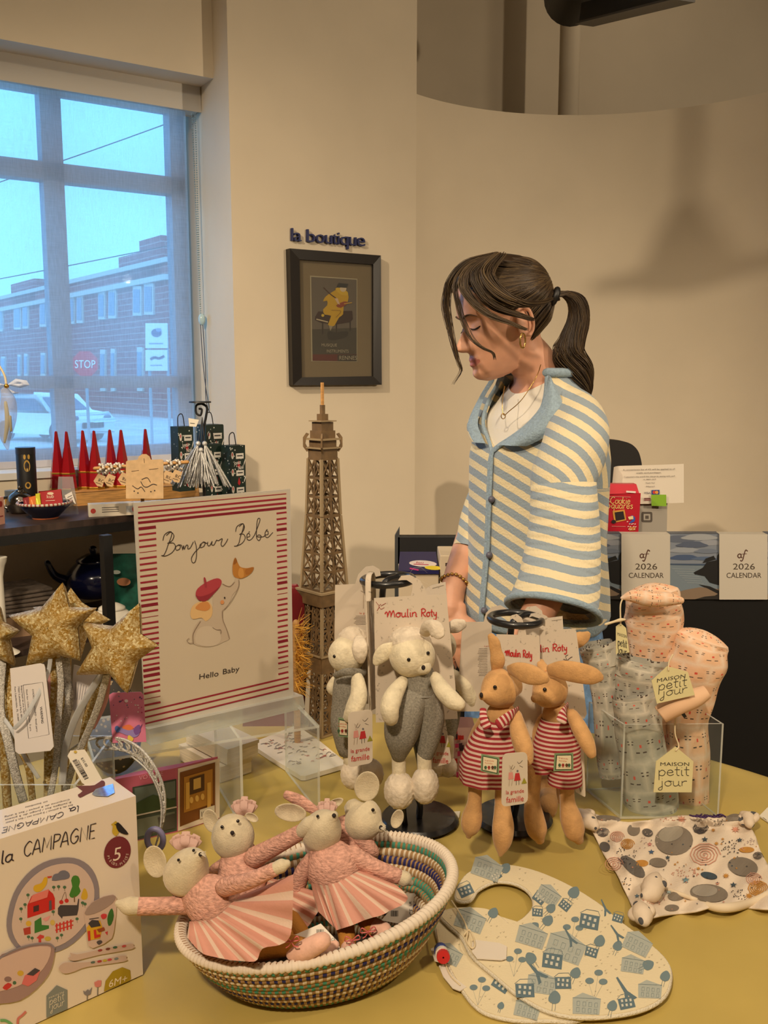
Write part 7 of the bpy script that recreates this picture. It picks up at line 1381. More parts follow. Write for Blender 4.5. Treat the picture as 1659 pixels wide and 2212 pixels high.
disc(1215, 215, 90, 70, gr); disc(1200, 185, 60, 36, (150, 142, 128), -.3, 2); disc(1540, 340, 72, 44, gr, .2); disc(1380, 465, 90, 42, gr, .1); disc(1360, 455, 60, 28, (156, 148, 136), 0, 2); disc(1020, 340, 72, 30, (104, 100, 96), .7); disc(905, 112, 60, 15, gr, .1); disc(1495, 110, 36, 20, gr, -.2); disc(1225, 480, 40, 22, gr)
disc(888, 245, 26, 22, (90, 86, 84), .5); disc(1025, 165, 30, 28, gr); disc(1090, 178, 26, 18, (90, 86, 84), .3); disc(1140, 320, 42, 22, gr, .1); disc(1062, 324, 32, 16, gd); disc(1558, 260, 36, 14, gd); disc(1380, 382, 40, 16, tl, .2); disc(1205, 535, 34, 16, gr); disc(1040, 515, 18, 14, tl)
for x, y, r, c, tn, w in ((1360, 285, 76, pk, 5, 4), (995, 235, 34, gd, 4, 4), (945, 200, 36, pk, 4, 3), (1610, 445, 50, gd, 5, 5), (1590, 400, 40, pk, 4, 3), (930, 330, 46, pk, 4, 3), (1340, 160, 38, dk, 6, 4), (1610, 290, 24, dk, 4, 3), (880, 180, 30, dk, 5, 3), (1100, 460, 26, dk, 5, 3)): spiral(x, y, r, c, tn, w)
for x, y, r, c, n in ((1250, 118, 26, pk, 8), (1505, 165, 22, pk, 8), (1360, 212, 17, tl, 5), (1108, 272, 16, (70, 96, 130), 5), (1185, 298, 14, tl, 5), (1525, 215, 15, tl, 5), (1100, 235, 14, (206, 140, 130), 5), (1415, 232, 13, gd, 8), (1400, 168, 12, gd, 8), (1460, 385, 18, gd, 8), (1495, 428, 18, tl, 5), (1270, 405, 20, (120, 150, 160), 5), (1190, 460, 16, (160, 180, 180), 5), (1570, 480, 22, gd, 8), (1420, 420, 12, pk, 5), (1445, 210, 9, gd, 6), (1040, 480, 14, (90, 120, 140), 5), (1330, 350, 12, gd, 6), (1220, 330, 8, gd, 6), (1500, 300, 8, gd, 6)): star_(x, y, r, c, n)
rnd = random.Random(8)
for cx_, cy_, n, w, h, c in ((990, 290, 40, 46, 40, dk), (1480, 255, 40, 40, 40, dk), (1265, 365, 40, 70, 22, pk), (1420, 132, 16, 40, 16, dk), (1180, 122, 16, 40, 14, pk), (1090, 215, 20, 50, 40, (190, 170, 160)), (1570, 225, 20, 30, 20, (190, 170, 160)), (1120, 500, 24, 60, 18, pk), (1520, 470, 20, 40, 30, dk), (980, 420, 20, 30, 30, dk)):
    for k in range(n):
        x, y = cx_ + rnd.uniform(-w, w), cy_ + rnd.uniform(-h, h)
        if inpoly(x, y, OC): ar.line([(x - 2, y), (x + 3, y - 2)], 3.4, c, 1, 0)
for k in range(60):
    x, y = rnd.uniform(850, 1650), rnd.uniform(110, 560)
    if inpoly(x, y, OC): star_(x, y, rnd.uniform(4, 7), rnd.choice([gd, dk, pk, tl]), 4)
ar.build('space_print', t)
kp = mat('knot_print', (214, 196, 174), .9, pat=lambda c: c.mix(c.voro(55).lt(.24), (220, 202, 180), (84, 84, 88)), bump=.3, bs=200)
for pts, rr_ in (([(770, 75), (790, 92), (815, 118), (838, 140)], [.006, .010, .012, .008]), ([(1130, 385), (1120, 420), (1105, 455), (1085, 470)], [.008, .014, .013, .008]), ([(1050, 520), (1062, 548), (1070, 568), (1075, 585)], [.008, .012, .012, .008]), ([(1545, 90), (1565, 105), (1572, 130)], [.007, .010, .007])):
    mb = MB(); q = [G(*z8(*p), TZ + .022) for p in pts]; mb.tube(q, rr_, 14, k=6); mb.tube([q[1] + V((.012 * math.cos(a), .009 * math.sin(a), .004 * math.cos(a))) for a in [2 * math.pi * k / 8 for k in range(8)]], .005, 8, k=3, closed=True); mb.build('corner_knot', kp, t)
mb = MB(); rnd = random.Random(3)
for k in range(9): x = 1290 + k * 16; mb.tube([G(*z8(x, 92 + rnd.uniform(-4, 4)), TZ + .03), G(*z8(x + 20, 94 + rnd.uniform(-8, 8)), TZ + .034), G(*z8(x + 40, 92 + rnd.uniform(-8, 8)), TZ + .03)], .0014, 5, k=4)
tag(mb.build('purple_ribbon', mat('purple_ribbon', (60, 30, 84), .5)), 'thin purple ribbon lying along the back edge of the comforter', 'ribbon')
# ---------------------------------------------------------------- the woman behind the table
PO = V((.304, 1.885, 0)); YT = math.radians(-55); RT_ = Matrix.Translation(PO) @ Matrix.Rotation(YT, 4, 'Z')
earw = W(1137, 692, 1.79); PIT, YH = math.radians(15), math.radians(-74)
HL = Matrix.Translation(earw) @ Matrix.Rotation(YH, 4, 'Z') @ Matrix.Rotation(PIT, 4, 'X') @ Matrix.Diagonal((1, .94, 1, 1)) @ Matrix.Translation(V((-.076, -.02, -.10)))
HI = HL.inverted()
ROWS = [(0.002, -0.0584, -0.040, 0.0100), (0.009, -0.0735, -0.015, 0.0240), (0.022, -0.0832, 0.000, 0.0360), (0.040, -0.0823, 0.022, 0.0470), (0.060, -0.0796, 0.050, 0.0570), (0.080, -0.0796, 0.076, 0.0650), (0.100, -0.0796, 0.090, 0.0710), (0.120, -0.0796, 0.098, 0.0740), (0.140, -0.0832, 0.101, 0.0755), (0.160, -0.0823, 0.099, 0.0760), (0.180, -0.0768, 0.092, 0.0730), (0.200, -0.0630, 0.074, 0.0620), (0.215, -0.0416, 0.047, 0.0420), (0.225, -0.0115, 0.012, 0.0120)]
def hrow(z):
    z = max(ROWS[0][0], min(ROWS[-1][0], z))
    for i in range(len(ROWS) - 1):
        if ROWS[i][0] <= z <= ROWS[i + 1][0]:
            t = (z - ROWS[i][0]) / (ROWS[i + 1][0] - ROWS[i][0]); p = ROWS[max(i - 1, 0)]; q = ROWS[min(i + 2, len(ROWS) - 1)]; a, b = ROWS[i], ROWS[i + 1]
            return [.5 * (2 * a[k] + (b[k] - p[k]) * t + (2 * p[k] - 5 * a[k] + 4 * b[k] - q[k]) * t * t + (3 * a[k] - p[k] - 3 * b[k] + q[k]) * t ** 3) for k in (1, 2, 3)]
def ga(d, s): return math.exp(-(d / s) ** 2)
NOSE = [(.056, 0), (.064, .004), (.070, .020), (.076, .028), (.082, .026), (.09, .019), (.10, .012), (.11, .006), (.120, .002), (.135, 0)]
def nose(z):
    for (a, p), (b, q) in zip(NOSE, NOSE[1:]):
        if a <= z <= b: t = (z - a) / (b - a); t = t * t * (3 - 2 * t); return p + (q - p) * t
    return 0
def hsurf(phi, z, off=0.0, face=True):
    Fr, Bk, w = hrow(z); s, c = math.sin(phi), math.cos(phi); e = .88
    x = (w + off) * math.copysign(abs(s) ** e, s); y = (Fr - off) * abs(c) ** e if c > 0 else (Bk + off) * abs(c) ** e
    if face and c > -.1:
        d = 0.0; ax = abs(x)
        d += 1.28 * nose(z) * ga(x, .0082 + (.004 if z < .086 else .002)); d += .010 * ga(ax - .0135, .0062) * ga(z - .073, .0065)
        d += .0035 * ga(ax - .026, .018) * ga(z - .133, .008); d -= .012 * ga(ax - .031, .015) * ga(z - .117, .011); d += .0085 * ga(ax - .031, .0115) * ga(z - .1145, .0085); d -= .002 * ga(ax - .031, .012) * ga(z - .1215, .0025)
        d += .0065 * ga(x, .017) * ga(z - .0505, .0055); d += .0065 * ga(x, .015) * ga(z - .0405, .0052); d -= .005 * ga(x, .022) * ga(z - .0455, .0018); d -= .004 * ga(x, .016) * ga(z - .0305, .005); d += .005 * ga(x, .018) * ga(z - .014, .012)
        d += .004 * ga(ax - .048, .018) * ga(z - .088, .016); y -= d
    return V((x, y, z))
def zmap(v):                                  # finer rows near the face features
    return .002 + .223 * v
head = MB(HL); head.grid(lambda u, v: hsurf(2 * math.pi * u, zmap(v)), 128, 130, cu=True)
n0 = 0; head.add([(0, -.055, .0005), (0, 0, .2262)], [])
base = len(head.v) - 2
for j in range(128): head.f.append((base, (j + 1) % 128, j)); head.m.append(0); top = 130 * 128; head.f.append((base + 1, top + j, top + (j + 1) % 128)); head.m.append(0)
for s in (-1, 1):                             # ears
    R = Matrix.Rotation(s * .35, 3, 'Z') @ Matrix.Rotation(-.15, 3, 'X'); head.ell((s * .077, .010, .098), (.007, .0175, .030), R, 20, 14)
    rim = [V((s * .081, .010 + .016 * math.sin(a), .100 + .027 * math.cos(a))) for a in [(-.6 + 3.6 * k / 9) for k in range(10)]]; head.tube([p + V((s * .004 * math.sin(2), .004 * (1), 0)) for p in rim], [.0042] * 9 + [.005], 8)
body = MB(); body.v, body.f, body.m, body.uv = head.v, head.f, head.m, head.uv
L = lambda x, y, z: RT_ @ V((x, y, z))
Hh_ = lambda x, y, z: HL @ V((x, y, z))
body.tube([Hh_(0, .035, .10), Hh_(0, .028, .05), L(0, -.004, 1.445), L(0, .012, 1.40), L(0, .02, 1.33)], [.046, .046, .046, .053, .075], 32, k=8)
TS = [(.80, 0.111, 0.096), (.93, 0.149, 0.104), (1.0, 0.132, 0.096), (1.10, 0.121, 0.087), (1.2, 0.132, 0.091), (1.28, 0.140, 0.091), (1.34, 0.132, 0.077), (1.375, 0.093, 0.061), (1.41, 0.052, 0.048)]
def trow(tab, z):
    for i in range(len(tab) - 1):
        if tab[i][0] <= z <= tab[i + 1][0]: t = (z - tab[i][0]) / (tab[i + 1][0] - tab[i][0]); return [tab[i][k] + (tab[i + 1][k] - tab[i][k]) * t for k in range(1, len(tab[i]))]
    return list((tab[0] if z < tab[0][0] else tab[-1])[1:])
def skin_t(u, v):
    z = .80 + .61 * v; a, b = trow(TS, z); return L(a * math.sin(2 * math.pi * u), -b * math.cos(2 * math.pi * u) + .012, z)
body.grid(skin_t, 48, 30, cu=True); k0 = len(body.v); body.add([L(0, .012, .79), L(0, .012, 1.42)], [])
o0 = k0 - 48 * 31
for j in range(48): body.f += [(k0, o0 + (j + 1) % 48, o0 + j), (k0 + 1, o0 + 30 * 48 + j, o0 + 30 * 48 + (j + 1) % 48)]; body.m += [0, 0]
# arms: near (left) arm forward to the table, far (right) arm hanging beside the body
nearA = [L(.115, .01, 1.335), W(1240, 965, 1.715), W(1222, 1085, 1.69), W(1213, 1190, 1.66), W(1172, 1305, 1.60), W(1140, 1352, 1.585)]
body.tube(nearA, [.046, .043, .039, .038, .031, .027], 20, k=6)
farA = [L(-.115, .015, 1.335), L(-.13, .04, 1.22), W(1040, 1120, 2.0), W(1008, 1205, 1.96), W(982, 1262, 1.91), W(974, 1318, 1.88)]
body.tube(farA, [.05, .046, .041, .037, .027, .0245], 20, k=6)
def hand(wr, palm, side, fdirs, thumb):
    # wr: wrist, palm: knuckle centre, side: across the palm, fdirs: finger direction chain
    ax = (palm - wr).normalized(); sd = (side - ax * side.dot(ax)).normalized(); nm = ax.cross(sd)
    body.tube([wr - ax * .01, wr.lerp(palm, .5), palm], [.027 * .55, .040 * .42, .040 * .40], 20, k=5, flat=2.25, up=nm)
    for i, (l, o) in enumerate(((.072, -.029), (.080, -.010), (.076, .010), (.060, .028))):
        b = palm + sd * o - ax * .008; p = [b]; d = ax
        for q, f in zip((.45, .32, .25), fdirs): d = (ax * math.cos(f + .06 * i) + nm * math.sin(f + .06 * i)); p.append(p[-1] + d * l * q)
        body.tube(p, [.0095, .0088, .008, .007], 12, k=5)
    b = wr.lerp(palm, .35) - sd * .026; body.tube([b, b + (ax * .5 - sd * .8) * .03 + nm * .006, b + (ax * .85 - sd * .45) * .055 + nm * .014, b + (ax * .95 - sd * .2) * .072 + nm * .02], [.014, .011, .0095, .0075], 12, k=5)
wn_ = nearA[-1]; hand(wn_, W(1090, 1430, 1.53), V((.55, .8, 0)), (.35, .8, 1.2), 1)
wf_ = farA[-1]; hand(wf_, W(974, 1382, 1.86), V((-.85, .45, 0)), (.25, .55, .85), 1)
raw = body.build('body', flat((210, 150, 120)), None)
rm = raw.modifiers.new('skin', 'REMESH'); rm.mode = 'VOXEL'; rm.voxel_size = .0026; rm.use_smooth_shade = True
sm_ = raw.modifiers.new('smooth', 'SMOOTH'); sm_.factor = .5; sm_.iterations = 3
dg_ = bpy.context.evaluated_depsgraph_get(); dg_.update(); me = bpy.data.meshes.new_from_object(raw.evaluated_get(dg_)); oo = ORG[raw].copy()
old = raw.data; bpy.data.objects.remove(raw); bpy.data.meshes.remove(old)
person = thing('person', 'woman in a blue and cream striped cardigan looking down behind the table', 'person', PO)
skin = mat('skin', (214, 160, 132), .45, var=.04, vs=30, sss=.12, spec=.35); lipm = mat('lips', (190, 116, 104), .4, sss=.1); blush = mat('skin_flushed', (214, 148, 124), .45, var=.04, vs=30, sss=.12, spec=.35)
me.materials.clear(); me.materials.append(skin); me.materials.append(lipm); me.materials.append(blush)
me.transform(Matrix.Translation(oo - PO))
inv = HI @ Matrix.Translation(PO)
for p in me.polygons:
    h = inv @ p.center; p.use_smooth = True; w_ = .024 * (1 - ((h.z - .0455) / .0115) ** 2) if abs(h.z - .0455) < .0115 else 0
    if h.y < -.06 and abs(h.x) < w_: p.material_index = 1
bo = bpy.data.objects.new('body', me); COL.objects.link(bo); bo.parent = person; ORG[bo] = PO
# brows, lashes
brow = mat('brow_hair', (74, 54, 40), .8); lash = mat('lash', (34, 24, 20), .7)
def hp_(x, z, off): 
    Fr, Bk, w = hrow(z); s = max(-1, min(1, x / w)); ph = math.asin(math.copysign(abs(s) ** (1 / .88), s)); return HL @ hsurf(ph, z, off)
for s in (1, -1):
    mb = MB(); mb.tube([hp_(s * x, z, .001) for x, z in ((.010, .131), (.022, .1355), (.035, .1365), (.046, .131))], [.0022, .003, .0024, .001], 8, k=6, flat=.5); mb.build('eyebrow', brow, person)
    mb = MB(); mb.tube([hp_(s * x, z, .0012) for x, z in ((.018, .1105), (.024, .1085), (.032, .1075), (.040, .1095), (.044, .1115))], [.0006, .0012, .0014, .0013, .0006], 6, k=6); 
    for k in range(9): x = .02 + .0026 * k; a = hp_(s * x, .1085, .001); b = HL @ V((s * (x + .002), HI @ a and (HI @ a).y - .006, .1035)); mb.tube([a, b], [.0004, .0001], 4, k=2)
    mb.build('eyelashes', lash, person)
# hair
hair_ = [mat('hair_%d' % i, c, .42, spec=.4, var=.12, vs=20) for i, c in enumerate(((50, 37, 26), (66, 51, 35), (84, 67, 45), (106, 86, 58)))]
def hairline(ph):
    a = abs((ph + math.pi) % (2 * math.pi) - math.pi); t = [(0, .192), (.5, .184), (.9, .160), (1.2, .138), (1.5, .124), (1.75, .122), (1.95, .090), (2.3, .055), (2.8, .035), (3.2, .03)]
    for (p, q), (r, s) in zip(t, t[1:]):
        if p <= a <= r: return q + (s - q) * (a - p) / (r - p)
    return .03
def capf(u, v):
    ph = 2 * math.pi * u; z0 = hairline(ph); z = z0 + (.2255 - z0) * v; t_ = min(1, v * 2.2); off = .0015 + .0125 * t_ * t_ * (3 - 2 * t_); p = hsurf(ph, z, off, False); p.z += .010 * max(0, (z - .17) / .055); return HL @ p
mb = MB(); mb.grid(lambda u, v: capf(u, v * .995), 96, 30, cu=True); k0 = len(mb.v); mb.add([HL @ V((0, 0, .2365))], []);
for j in range(96): mb.f.append((k0, 30 * 96 + j, 30 * 96 + (j + 1) % 96)); mb.m.append(0)
hairo = mb.build('hair', hair_[0], person)
TIE = HI @ W(1199, 642, 1.82); rnd = random.Random(11)
bundles = [MB() for _ in hair_]
def pick(): return bundles[rnd.choices(range(4), (3, 4, 3, 1.2))[0]]
for k in range(2000):
    ph = rnd.uniform(-2.6, 2.6); v0 = rnd.uniform(0, .15) if rnd.random() < .3 else rnd.uniform(0, .985); z0 = hairline(ph) + (.222 - hairline(ph)) * v0; a = []
    if abs(ph) > 1.95: v0 = 0
    pe = math.copysign(math.pi * .96, ph)
    for i in range(9):
        t = i / 8; te = t ** 1.05; p_ = ph + (pe - ph) * te; z = z0 + (.158 - z0) * t; z += .012 * math.sin(math.pi * t) * (1 if z0 < .15 else .2); off = .0135 + .004 * math.sin(math.pi * t) + rnd.uniform(-.001, .0015)
        if i == 0: off = .003
        if i == 1: off = .010
        q = hsurf(p_, z, off, False); q.z += .010 * max(0, (z - .17) / .055); a.append(q)
    a[-1] = a[-1].lerp(TIE, .6); a.append(TIE + V((rnd.uniform(-.008, .008), rnd.uniform(-.004, .006), rnd.uniform(-.008, .008))))
    pick().tube([HL @ q for q in a], [.0006] + [.00115] * 7 + [.0010, .0008], 4, k=3, flat=.7)
# loose waves in front of the ear and the face
def strand(pts, n, sp, r=.0016, m=None):
    r *= .62
    for k in range(int(n * 2.3)):
        o = V((rnd.uniform(-sp, sp), rnd.uniform(-sp, sp), rnd.uniform(-sp, sp) * .4)); (m or pick()).tube([W(x, y, Y) + o * (.5 + 1.1 * math.sin(math.pi * min(1, .15 + i / (len(pts) - 1)))) + V((.0025 * math.sin(k + .9 * i), 0, .0015 * math.cos(2.1 * k + i))) for i, (x, y, Y) in enumerate(pts)], [r * 1.1] + [r] * (len(pts) - 2) + [r * .25], 5, k=5, flat=.7)
for q in range(5):
    e_ = [(978, 735, 1.80), (988, 775, 1.80), (996, 800, 1.80), (978, 830, 1.80)][:(2, 1, 3, 4, 2)[q]]
    strand([(1068, 549, 1.80), (1010, 566, 1.80), (974, 606, 1.80), (961 + 2 * q, 652, 1.805), (966 + 2 * q, 695, 1.805)] + e_, 9 if q < 3 else 4, .0042, .0010)
strand([(1068, 549, 1.775), (1015, 570, 1.77), (985, 610, 1.76), (992, 665, 1.755), (1006, 708, 1.75), (1022, 735, 1.745), (1045, 753, 1.74), (1064, 762, 1.74), (1069, 776, 1.74)], 11, .0025, .0009)
strand([(1070, 549, 1.77), (1020, 575, 1.76), (1000, 615, 1.75), (1025, 655, 1.735), (1060, 682, 1.722), (1105, 699, 1.712), (1135, 712, 1.712)], 46, .005, .0011)
strand([(1075, 550, 1.765), (1030, 590, 1.745), (1045, 635, 1.73), (1078, 664, 1.72), (1125, 682, 1.71), (1150, 690, 1.72)], 60, .007, .0013)
strand([(1080, 550, 1.76), (1050, 590, 1.735), (1075, 630, 1.715), (1120, 655, 1.705), (1165, 655, 1.74), (1190, 645, 1.79)], 60, .009, .0014)
for (b_, m_) in zip(bundles, hair_): b_.build('hair_strands', m_, hairo)
pony = [MB() for _ in hair_]
cen = [(1199, 640, 1.82), (1222, 634, 1.83), (1245, 650, 1.835), (1250, 690, 1.84), (1236, 735, 1.84), (1228, 765, 1.84), (1250, 795, 1.84), (1266, 825, 1.84), (1274, 850, 1.84)]; wid = [7, 13, 19, 24, 28, 34, 30, 16, 3]
for k in range(1100):
    a, q = rnd.uniform(0, 6.28), rnd.random() ** .5; pts = []; ph = rnd.uniform(0, 6); cut = rnd.choice([9, 9, 8, 8, 7])
    for i, ((x, y, Y), w) in enumerate(zip(cen, wid)):
        w2 = w * mpp(W(x, y, Y)); pts.append(W(x, y, Y) + V((w2 * q * math.cos(a + .25 * i), w2 * q * .8 * math.sin(a + .25 * i), w2 * q * .35 * math.sin(a + ph) + (.003 * math.sin(ph + 1.3 * i) if i > 4 else 0))))
    pts = pts[:cut]; pony[rnd.choices(range(4), (5, 4, 1.6, .3))[0]].tube(pts, [.0009] + [.00112] * (cut - 2) + [.0004], 4, k=4, flat=.7)
for b_, m_ in zip(pony, hair_): b_.build('ponytail', m_, hairo)
mb = MB(); c = W(1199, 640, 1.82); mb.tube([c + V((.004 * math.cos(a), .012 * math.sin(a), .0125 * math.cos(a))) for a in [2 * math.pi * k / 12 for k in range(12)]], .006, 8, k=2, closed=True); mb.build('hair_tie', dark, person)
gold = mat('gold_jewel', (206, 164, 92), .2, .9)
e = W(1129, 736, 1.705); mb = MB(); mb.tube([e + V((.0055 * math.cos(a), .005 * math.cos(a), .013 * math.sin(a))) for a in [2 * math.pi * k / 14 for k in range(14)]], (.0017), 8, k=3, closed=True); mb.build('hoop_earring', gold, person)
# clothes
tee = mat('white_tee', (226, 220, 208), .85, bump=.15, bs=300)
TT = [(1.0, 0.140, 0.104), (1.1, 0.129, 0.097), (1.2, 0.141, 0.103), (1.28, 0.146, 0.103), (1.34, 0.136, 0.087), (1.375, 0.100, 0.072), (1.402, 0.071, 0.067), (1.418, 0.059, 0.061)]
mb = MB()
def teef(u, v): z = 1.0 + .418 * v; a, b = trow(TT, z); p = 2 * math.pi * u; fr = max(0, math.cos(p)); return L(a * math.sin(p), -b * math.cos(p) + .012, z - .03 * fr ** 2 * max(0, v - .8) / .2)
mb.grid(teef, 56, 36, cu=True); mb.build('t_shirt', tee, person)
blue_, cream_ = (150, 164, 176), (228, 213, 176)
def cardpat(c): k = ((c.uv()[1] + c.noise(160, 2) * .0022) * 36.0).fr().lt(.52); return c.mix(k, cream_, blue_)
cardm = mat('striped_knit', cream_, .95, pat=cardpat, bump=.8, bs=230, sheen=.25, spec=.1); bluek = mat('blue_knit', (146, 166, 182), .95, var=.06, vs=200, bump=.9, bs=260, sheen=.25, spec=.1)
CQ = W(1144, 1070, 1.72)
def sv(p):                                   # stripe coordinate: arcs round the shoulder, slanting lines over the front
    dx, dz = p.x - CQ.x, p.z - CQ.z; t = math.atan2(dz, dx)
    if t > math.pi / 3 or t < -2.2: return dx * .5 + dz * .866
    if t >= 0: return math.hypot(dx, dz)
    return dx * .5 + dz * .866
CT = [(.915, 0.158, 0.126), (.935, 0.165, 0.131), (.99, 0.162, 0.127), (1.08, 0.156, 0.118), (1.18, 0.156, 0.115), (1.26, 0.158, 0.113), (1.32, 0.153, 0.100), (1.36, 0.128, 0.085), (1.39, 0.100, 0.081), (1.412, 0.078, 0.076), (1.425, 0.074, 0.076)]
P0A = -.06
def gap(z): t = max(0, min(1, (z - 1.285) / .135)); return (.02 + .80 * t ** .8, .02 + 1.05 * t ** .75)      # right, left
def cardp(u, v, off=0):
    z = .915 + .51 * v; a, b = trow(CT, z); gr_, gl2 = gap(z); ph = P0A + gl2 + (2 * math.pi - gr_ - gl2) * u; w = 1 + .02 * math.sin(5 * ph + 8 * z) * (1 - v) + .012 * math.sin(9 * ph - 14 * z)
    return L((a * w + off) * math.copysign(abs(math.sin(ph)) ** .9, math.sin(ph)), -(b * w + off) * math.copysign(abs(math.cos(ph)) ** .9, math.cos(ph)) + .012, z)
def gridp(mb, fn, nu, nv, cu=False, uvp=sv, mi=0):
    n0 = len(mb.v); mb.grid(fn, nu, nv, cu=cu, mi=mi)
    for i in range(n0, len(mb.v)): mb.uv[i] = (0, uvp(mb.v[i]))
mb = MB(); gridp(mb, lambda u, v: cardp(u, v), 120, 70, mi=lambda i, j: 1 if j < 3 else 0)
cg = mb.build('cardigan', [cardm, bluek], person); so_ = cg.modifiers.new('thick', 'SOLIDIFY'); so_.thickness = .006; so_.offset = -1
# front bands, rolled collar, buttons
mb = MB(); mb.tube([cardp(0, v / 24, .003) for v in range(25)], [.0055 * .45] * 25, 8, k=2, flat=2.2, up=L(0, -1, 0) - PO); mb.build('front_band', bluek, cg)
mb = MB(); mb.tube([cardp(1, v / 24, .001) for v in range(25)], [.004] * 25, 8, k=2); mb.build('front_band', bluek, cg)
def lapel(side, w):
    mb = MB()
    def f(s, t):
        v = .735 + .265 * s; u = 0 if side else 1; e = cardp(u, v, .006); e2 = cardp(u + (1 if side else -1) * (w * math.sin(math.pi * min(1, .25 + .75 * s)) ** .7) * t, v, .012 + .010 * math.sin(math.pi * t)); return e2
    n0 = len(mb.v); mb.grid(f, 24, 10, mi=lambda i, j: 0 if j < 5 else 1)
    for i in range(n0, len(mb.v)): mb.uv[i] = (0, sv(mb.v[i]) + .01)
    return mb
lapel(True, .085).build('collar_flap', [bluek, bluek], cg); lapel(False, .06).build('collar_flap', [bluek, cardm], cg)
mb = MB(); mb.tube([cardp(u / 30, 1, .002) + V((0, 0, .004)) for u in range(31)], .009, 12, k=2); mb.build('neck_rib', bluek, cg)
for v in (.08, .30, .52): mb = MB(); p = cardp(.006, v, .006); mb.ell(p, (.007, .007, .007), None, 12, 8); mb.build('button', mat('grey_button', (96, 96, 112), .4), cg)
# near sleeve: dropped shoulder, then a wide straight sleeve
sh = [L(.07, .012, 1.375), L(.118, .0, 1.345), W(1246, 950, 1.725), W(1226, 1005, 1.695), W(1212, 1050, 1.676), W(1211, 1085, 1.67)]
def ring(path, rad, u, v, fl=.85, wob=.012):
    C = crom(path, 8); n = len(C); R = [q[0] for q in crom([(r, 0, 0) for r in rad], 8)]; i = min(n - 1, int(round(v * (n - 1)))); tg = (C[min(i + 1, n - 1)] - C[max(i - 1, 0)]).normalized(); e1 = V((1, 0, 0)); e1 = (e1 - tg * e1.dot(tg)).normalized(); e2 = tg.cross(e1); a = 2 * math.pi * u
    w = 1 + wob * math.sin(3 * a + i * .35) + wob * .8 * math.sin(5 * a - i * .5); return C[i] + e1 * (R[i] * w * math.cos(a)) + e2 * (R[i] * fl * w * math.sin(a))
mb = MB(); gridp(mb, lambda u, v: ring(sh, [.040, .052, .060, .060, .056, .044], u, v), 48, 32, True); mb.build('dropped_shoulder', cardm, cg)
lo = [W(1216, 1046, 1.672), W(1219, 1120, 1.66), W(1215, 1200, 1.648), W(1204, 1270, 1.625), W(1196, 1318, 1.605)]; rl = [.059, .063, .069, .075, .081]
N = 48
mb = MB(); n0 = 0; mb.grid(lambda u, v: ring(lo, rl, u, v), 48, N, cu=True, mi=lambda i, j: 1 if j > N - 4 else 0)
for i in range(len(mb.v)): mb.uv[i] = (0, mb.v[i].z + .10 * (mb.v[i].x - lo[0].x) + .004 * math.sin(40 * mb.v[i].x))
slv = mb.build('sleeve', [cardm, bluek], cg); q = slv.modifiers.new('thick', 'SOLIDIFY'); q.thickness = .005; q.offset = -1
mb = MB(); mb.tube([ring(lo, [r + .002 for r in rl], u / 28, 1) for u in range(28)], .006, 8, k=2, closed=True); mb.build('cuff', bluek, cg)
fs = [L(-.07, .012, 1.372), L(-.115, .01, 1.335), L(-.125, .04, 1.24), W(1052, 1100, 2.0), W(1034, 1165, 1.975), W(1022, 1195, 1.96)]
mb = MB(); gridp(mb, lambda u, v: ring(fs, [.04, .052, .054, .052, .048, .046], u, v), 40, 36, True); mb.build('sleeve', cardm, cg)
# necklace and bracelet
mb = MB(); mb.tube([W(1168, 788, 1.80), W(1158, 815, 1.775), W(1128, 862, 1.772), W(1100, 888, 1.785), W(1088, 896, 1.79), W(1085, 870, 1.80), W(1090, 835, 1.825)], .0009, 6, k=8); p = W(1087, 899, 1.788); mb.tube([p + V((.004 * math.cos(a), 0, .005 * math.sin(a))) for a in [2 * math.pi * k / 10 for k in range(10)]], .0009, 6, k=2, closed=True); mb.build('necklace', gold, person)
mb = MB(); bw = W(983, 1258, 1.912); ax = (farA[-1] - farA[-3]).normalized(); e1 = ax.orthogonal().normalized(); e2 = ax.cross(e1)
for k in range(22): a = 2 * math.pi * k / 22; mb.ell(bw + (e1 * math.cos(a) + e2 * math.sin(a)) * .031 + ax * (.003 * math.sin(3 * a)), (.0045, .0045, .0032), None, 8, 6)
mb.build('bracelet', gold, person)
# jeans and shoes
den = mat('blue_denim', (106, 142, 186), .9, var=.14, vs=60, bump=.3, bs=500)
mb = MB(); JT = [(.78, .158, .128), (.86, .164, .132), (.95, .150, .115), (1.02, .138, .104)]
mb.grid(lambda u, v: (lambda z: L(trow(JT, z)[0] * math.sin(2 * math.pi * u), -trow(JT, z)[1] * math.cos(2 * math.pi * u) + .01, z))(.78 + .24 * v), 48, 12, cu=True)
jn = mb.build('jeans', den, person)
for s in (-1, 1): mb = MB(); mb.tube([L(s * .076, .01, .84), L(s * .085, .005, .65), L(s * .095, -.005, .48), L(s * .095, .01, .28), L(s * .095, .02, .09)], [.086, .083, .074, .072, .070], 28, k=6); mb.build('trouser_leg', den, jn)
for s in (-1, 1): mb = MB(); mb.tube([L(s * .095, .06, .045), L(s * .095, .0, .05), L(s * .097, -.09, .04), L(s * .1, -.15, .032)], [.035, .042, .042, .03], 20, k=6); mb.build('shoe', mat('white_trainer', (220, 214, 204), .6), person); mb = MB(); mb.tube([L(s * .095, .075, .012), L(s * .097, -.09, .012), L(s * .1, -.165, .012)], [.034 * .33, .046 * .33, .036 * .33], 16, k=6, flat=3, up=(0, 0, 1)); mb.build('shoe_sole', white, person)
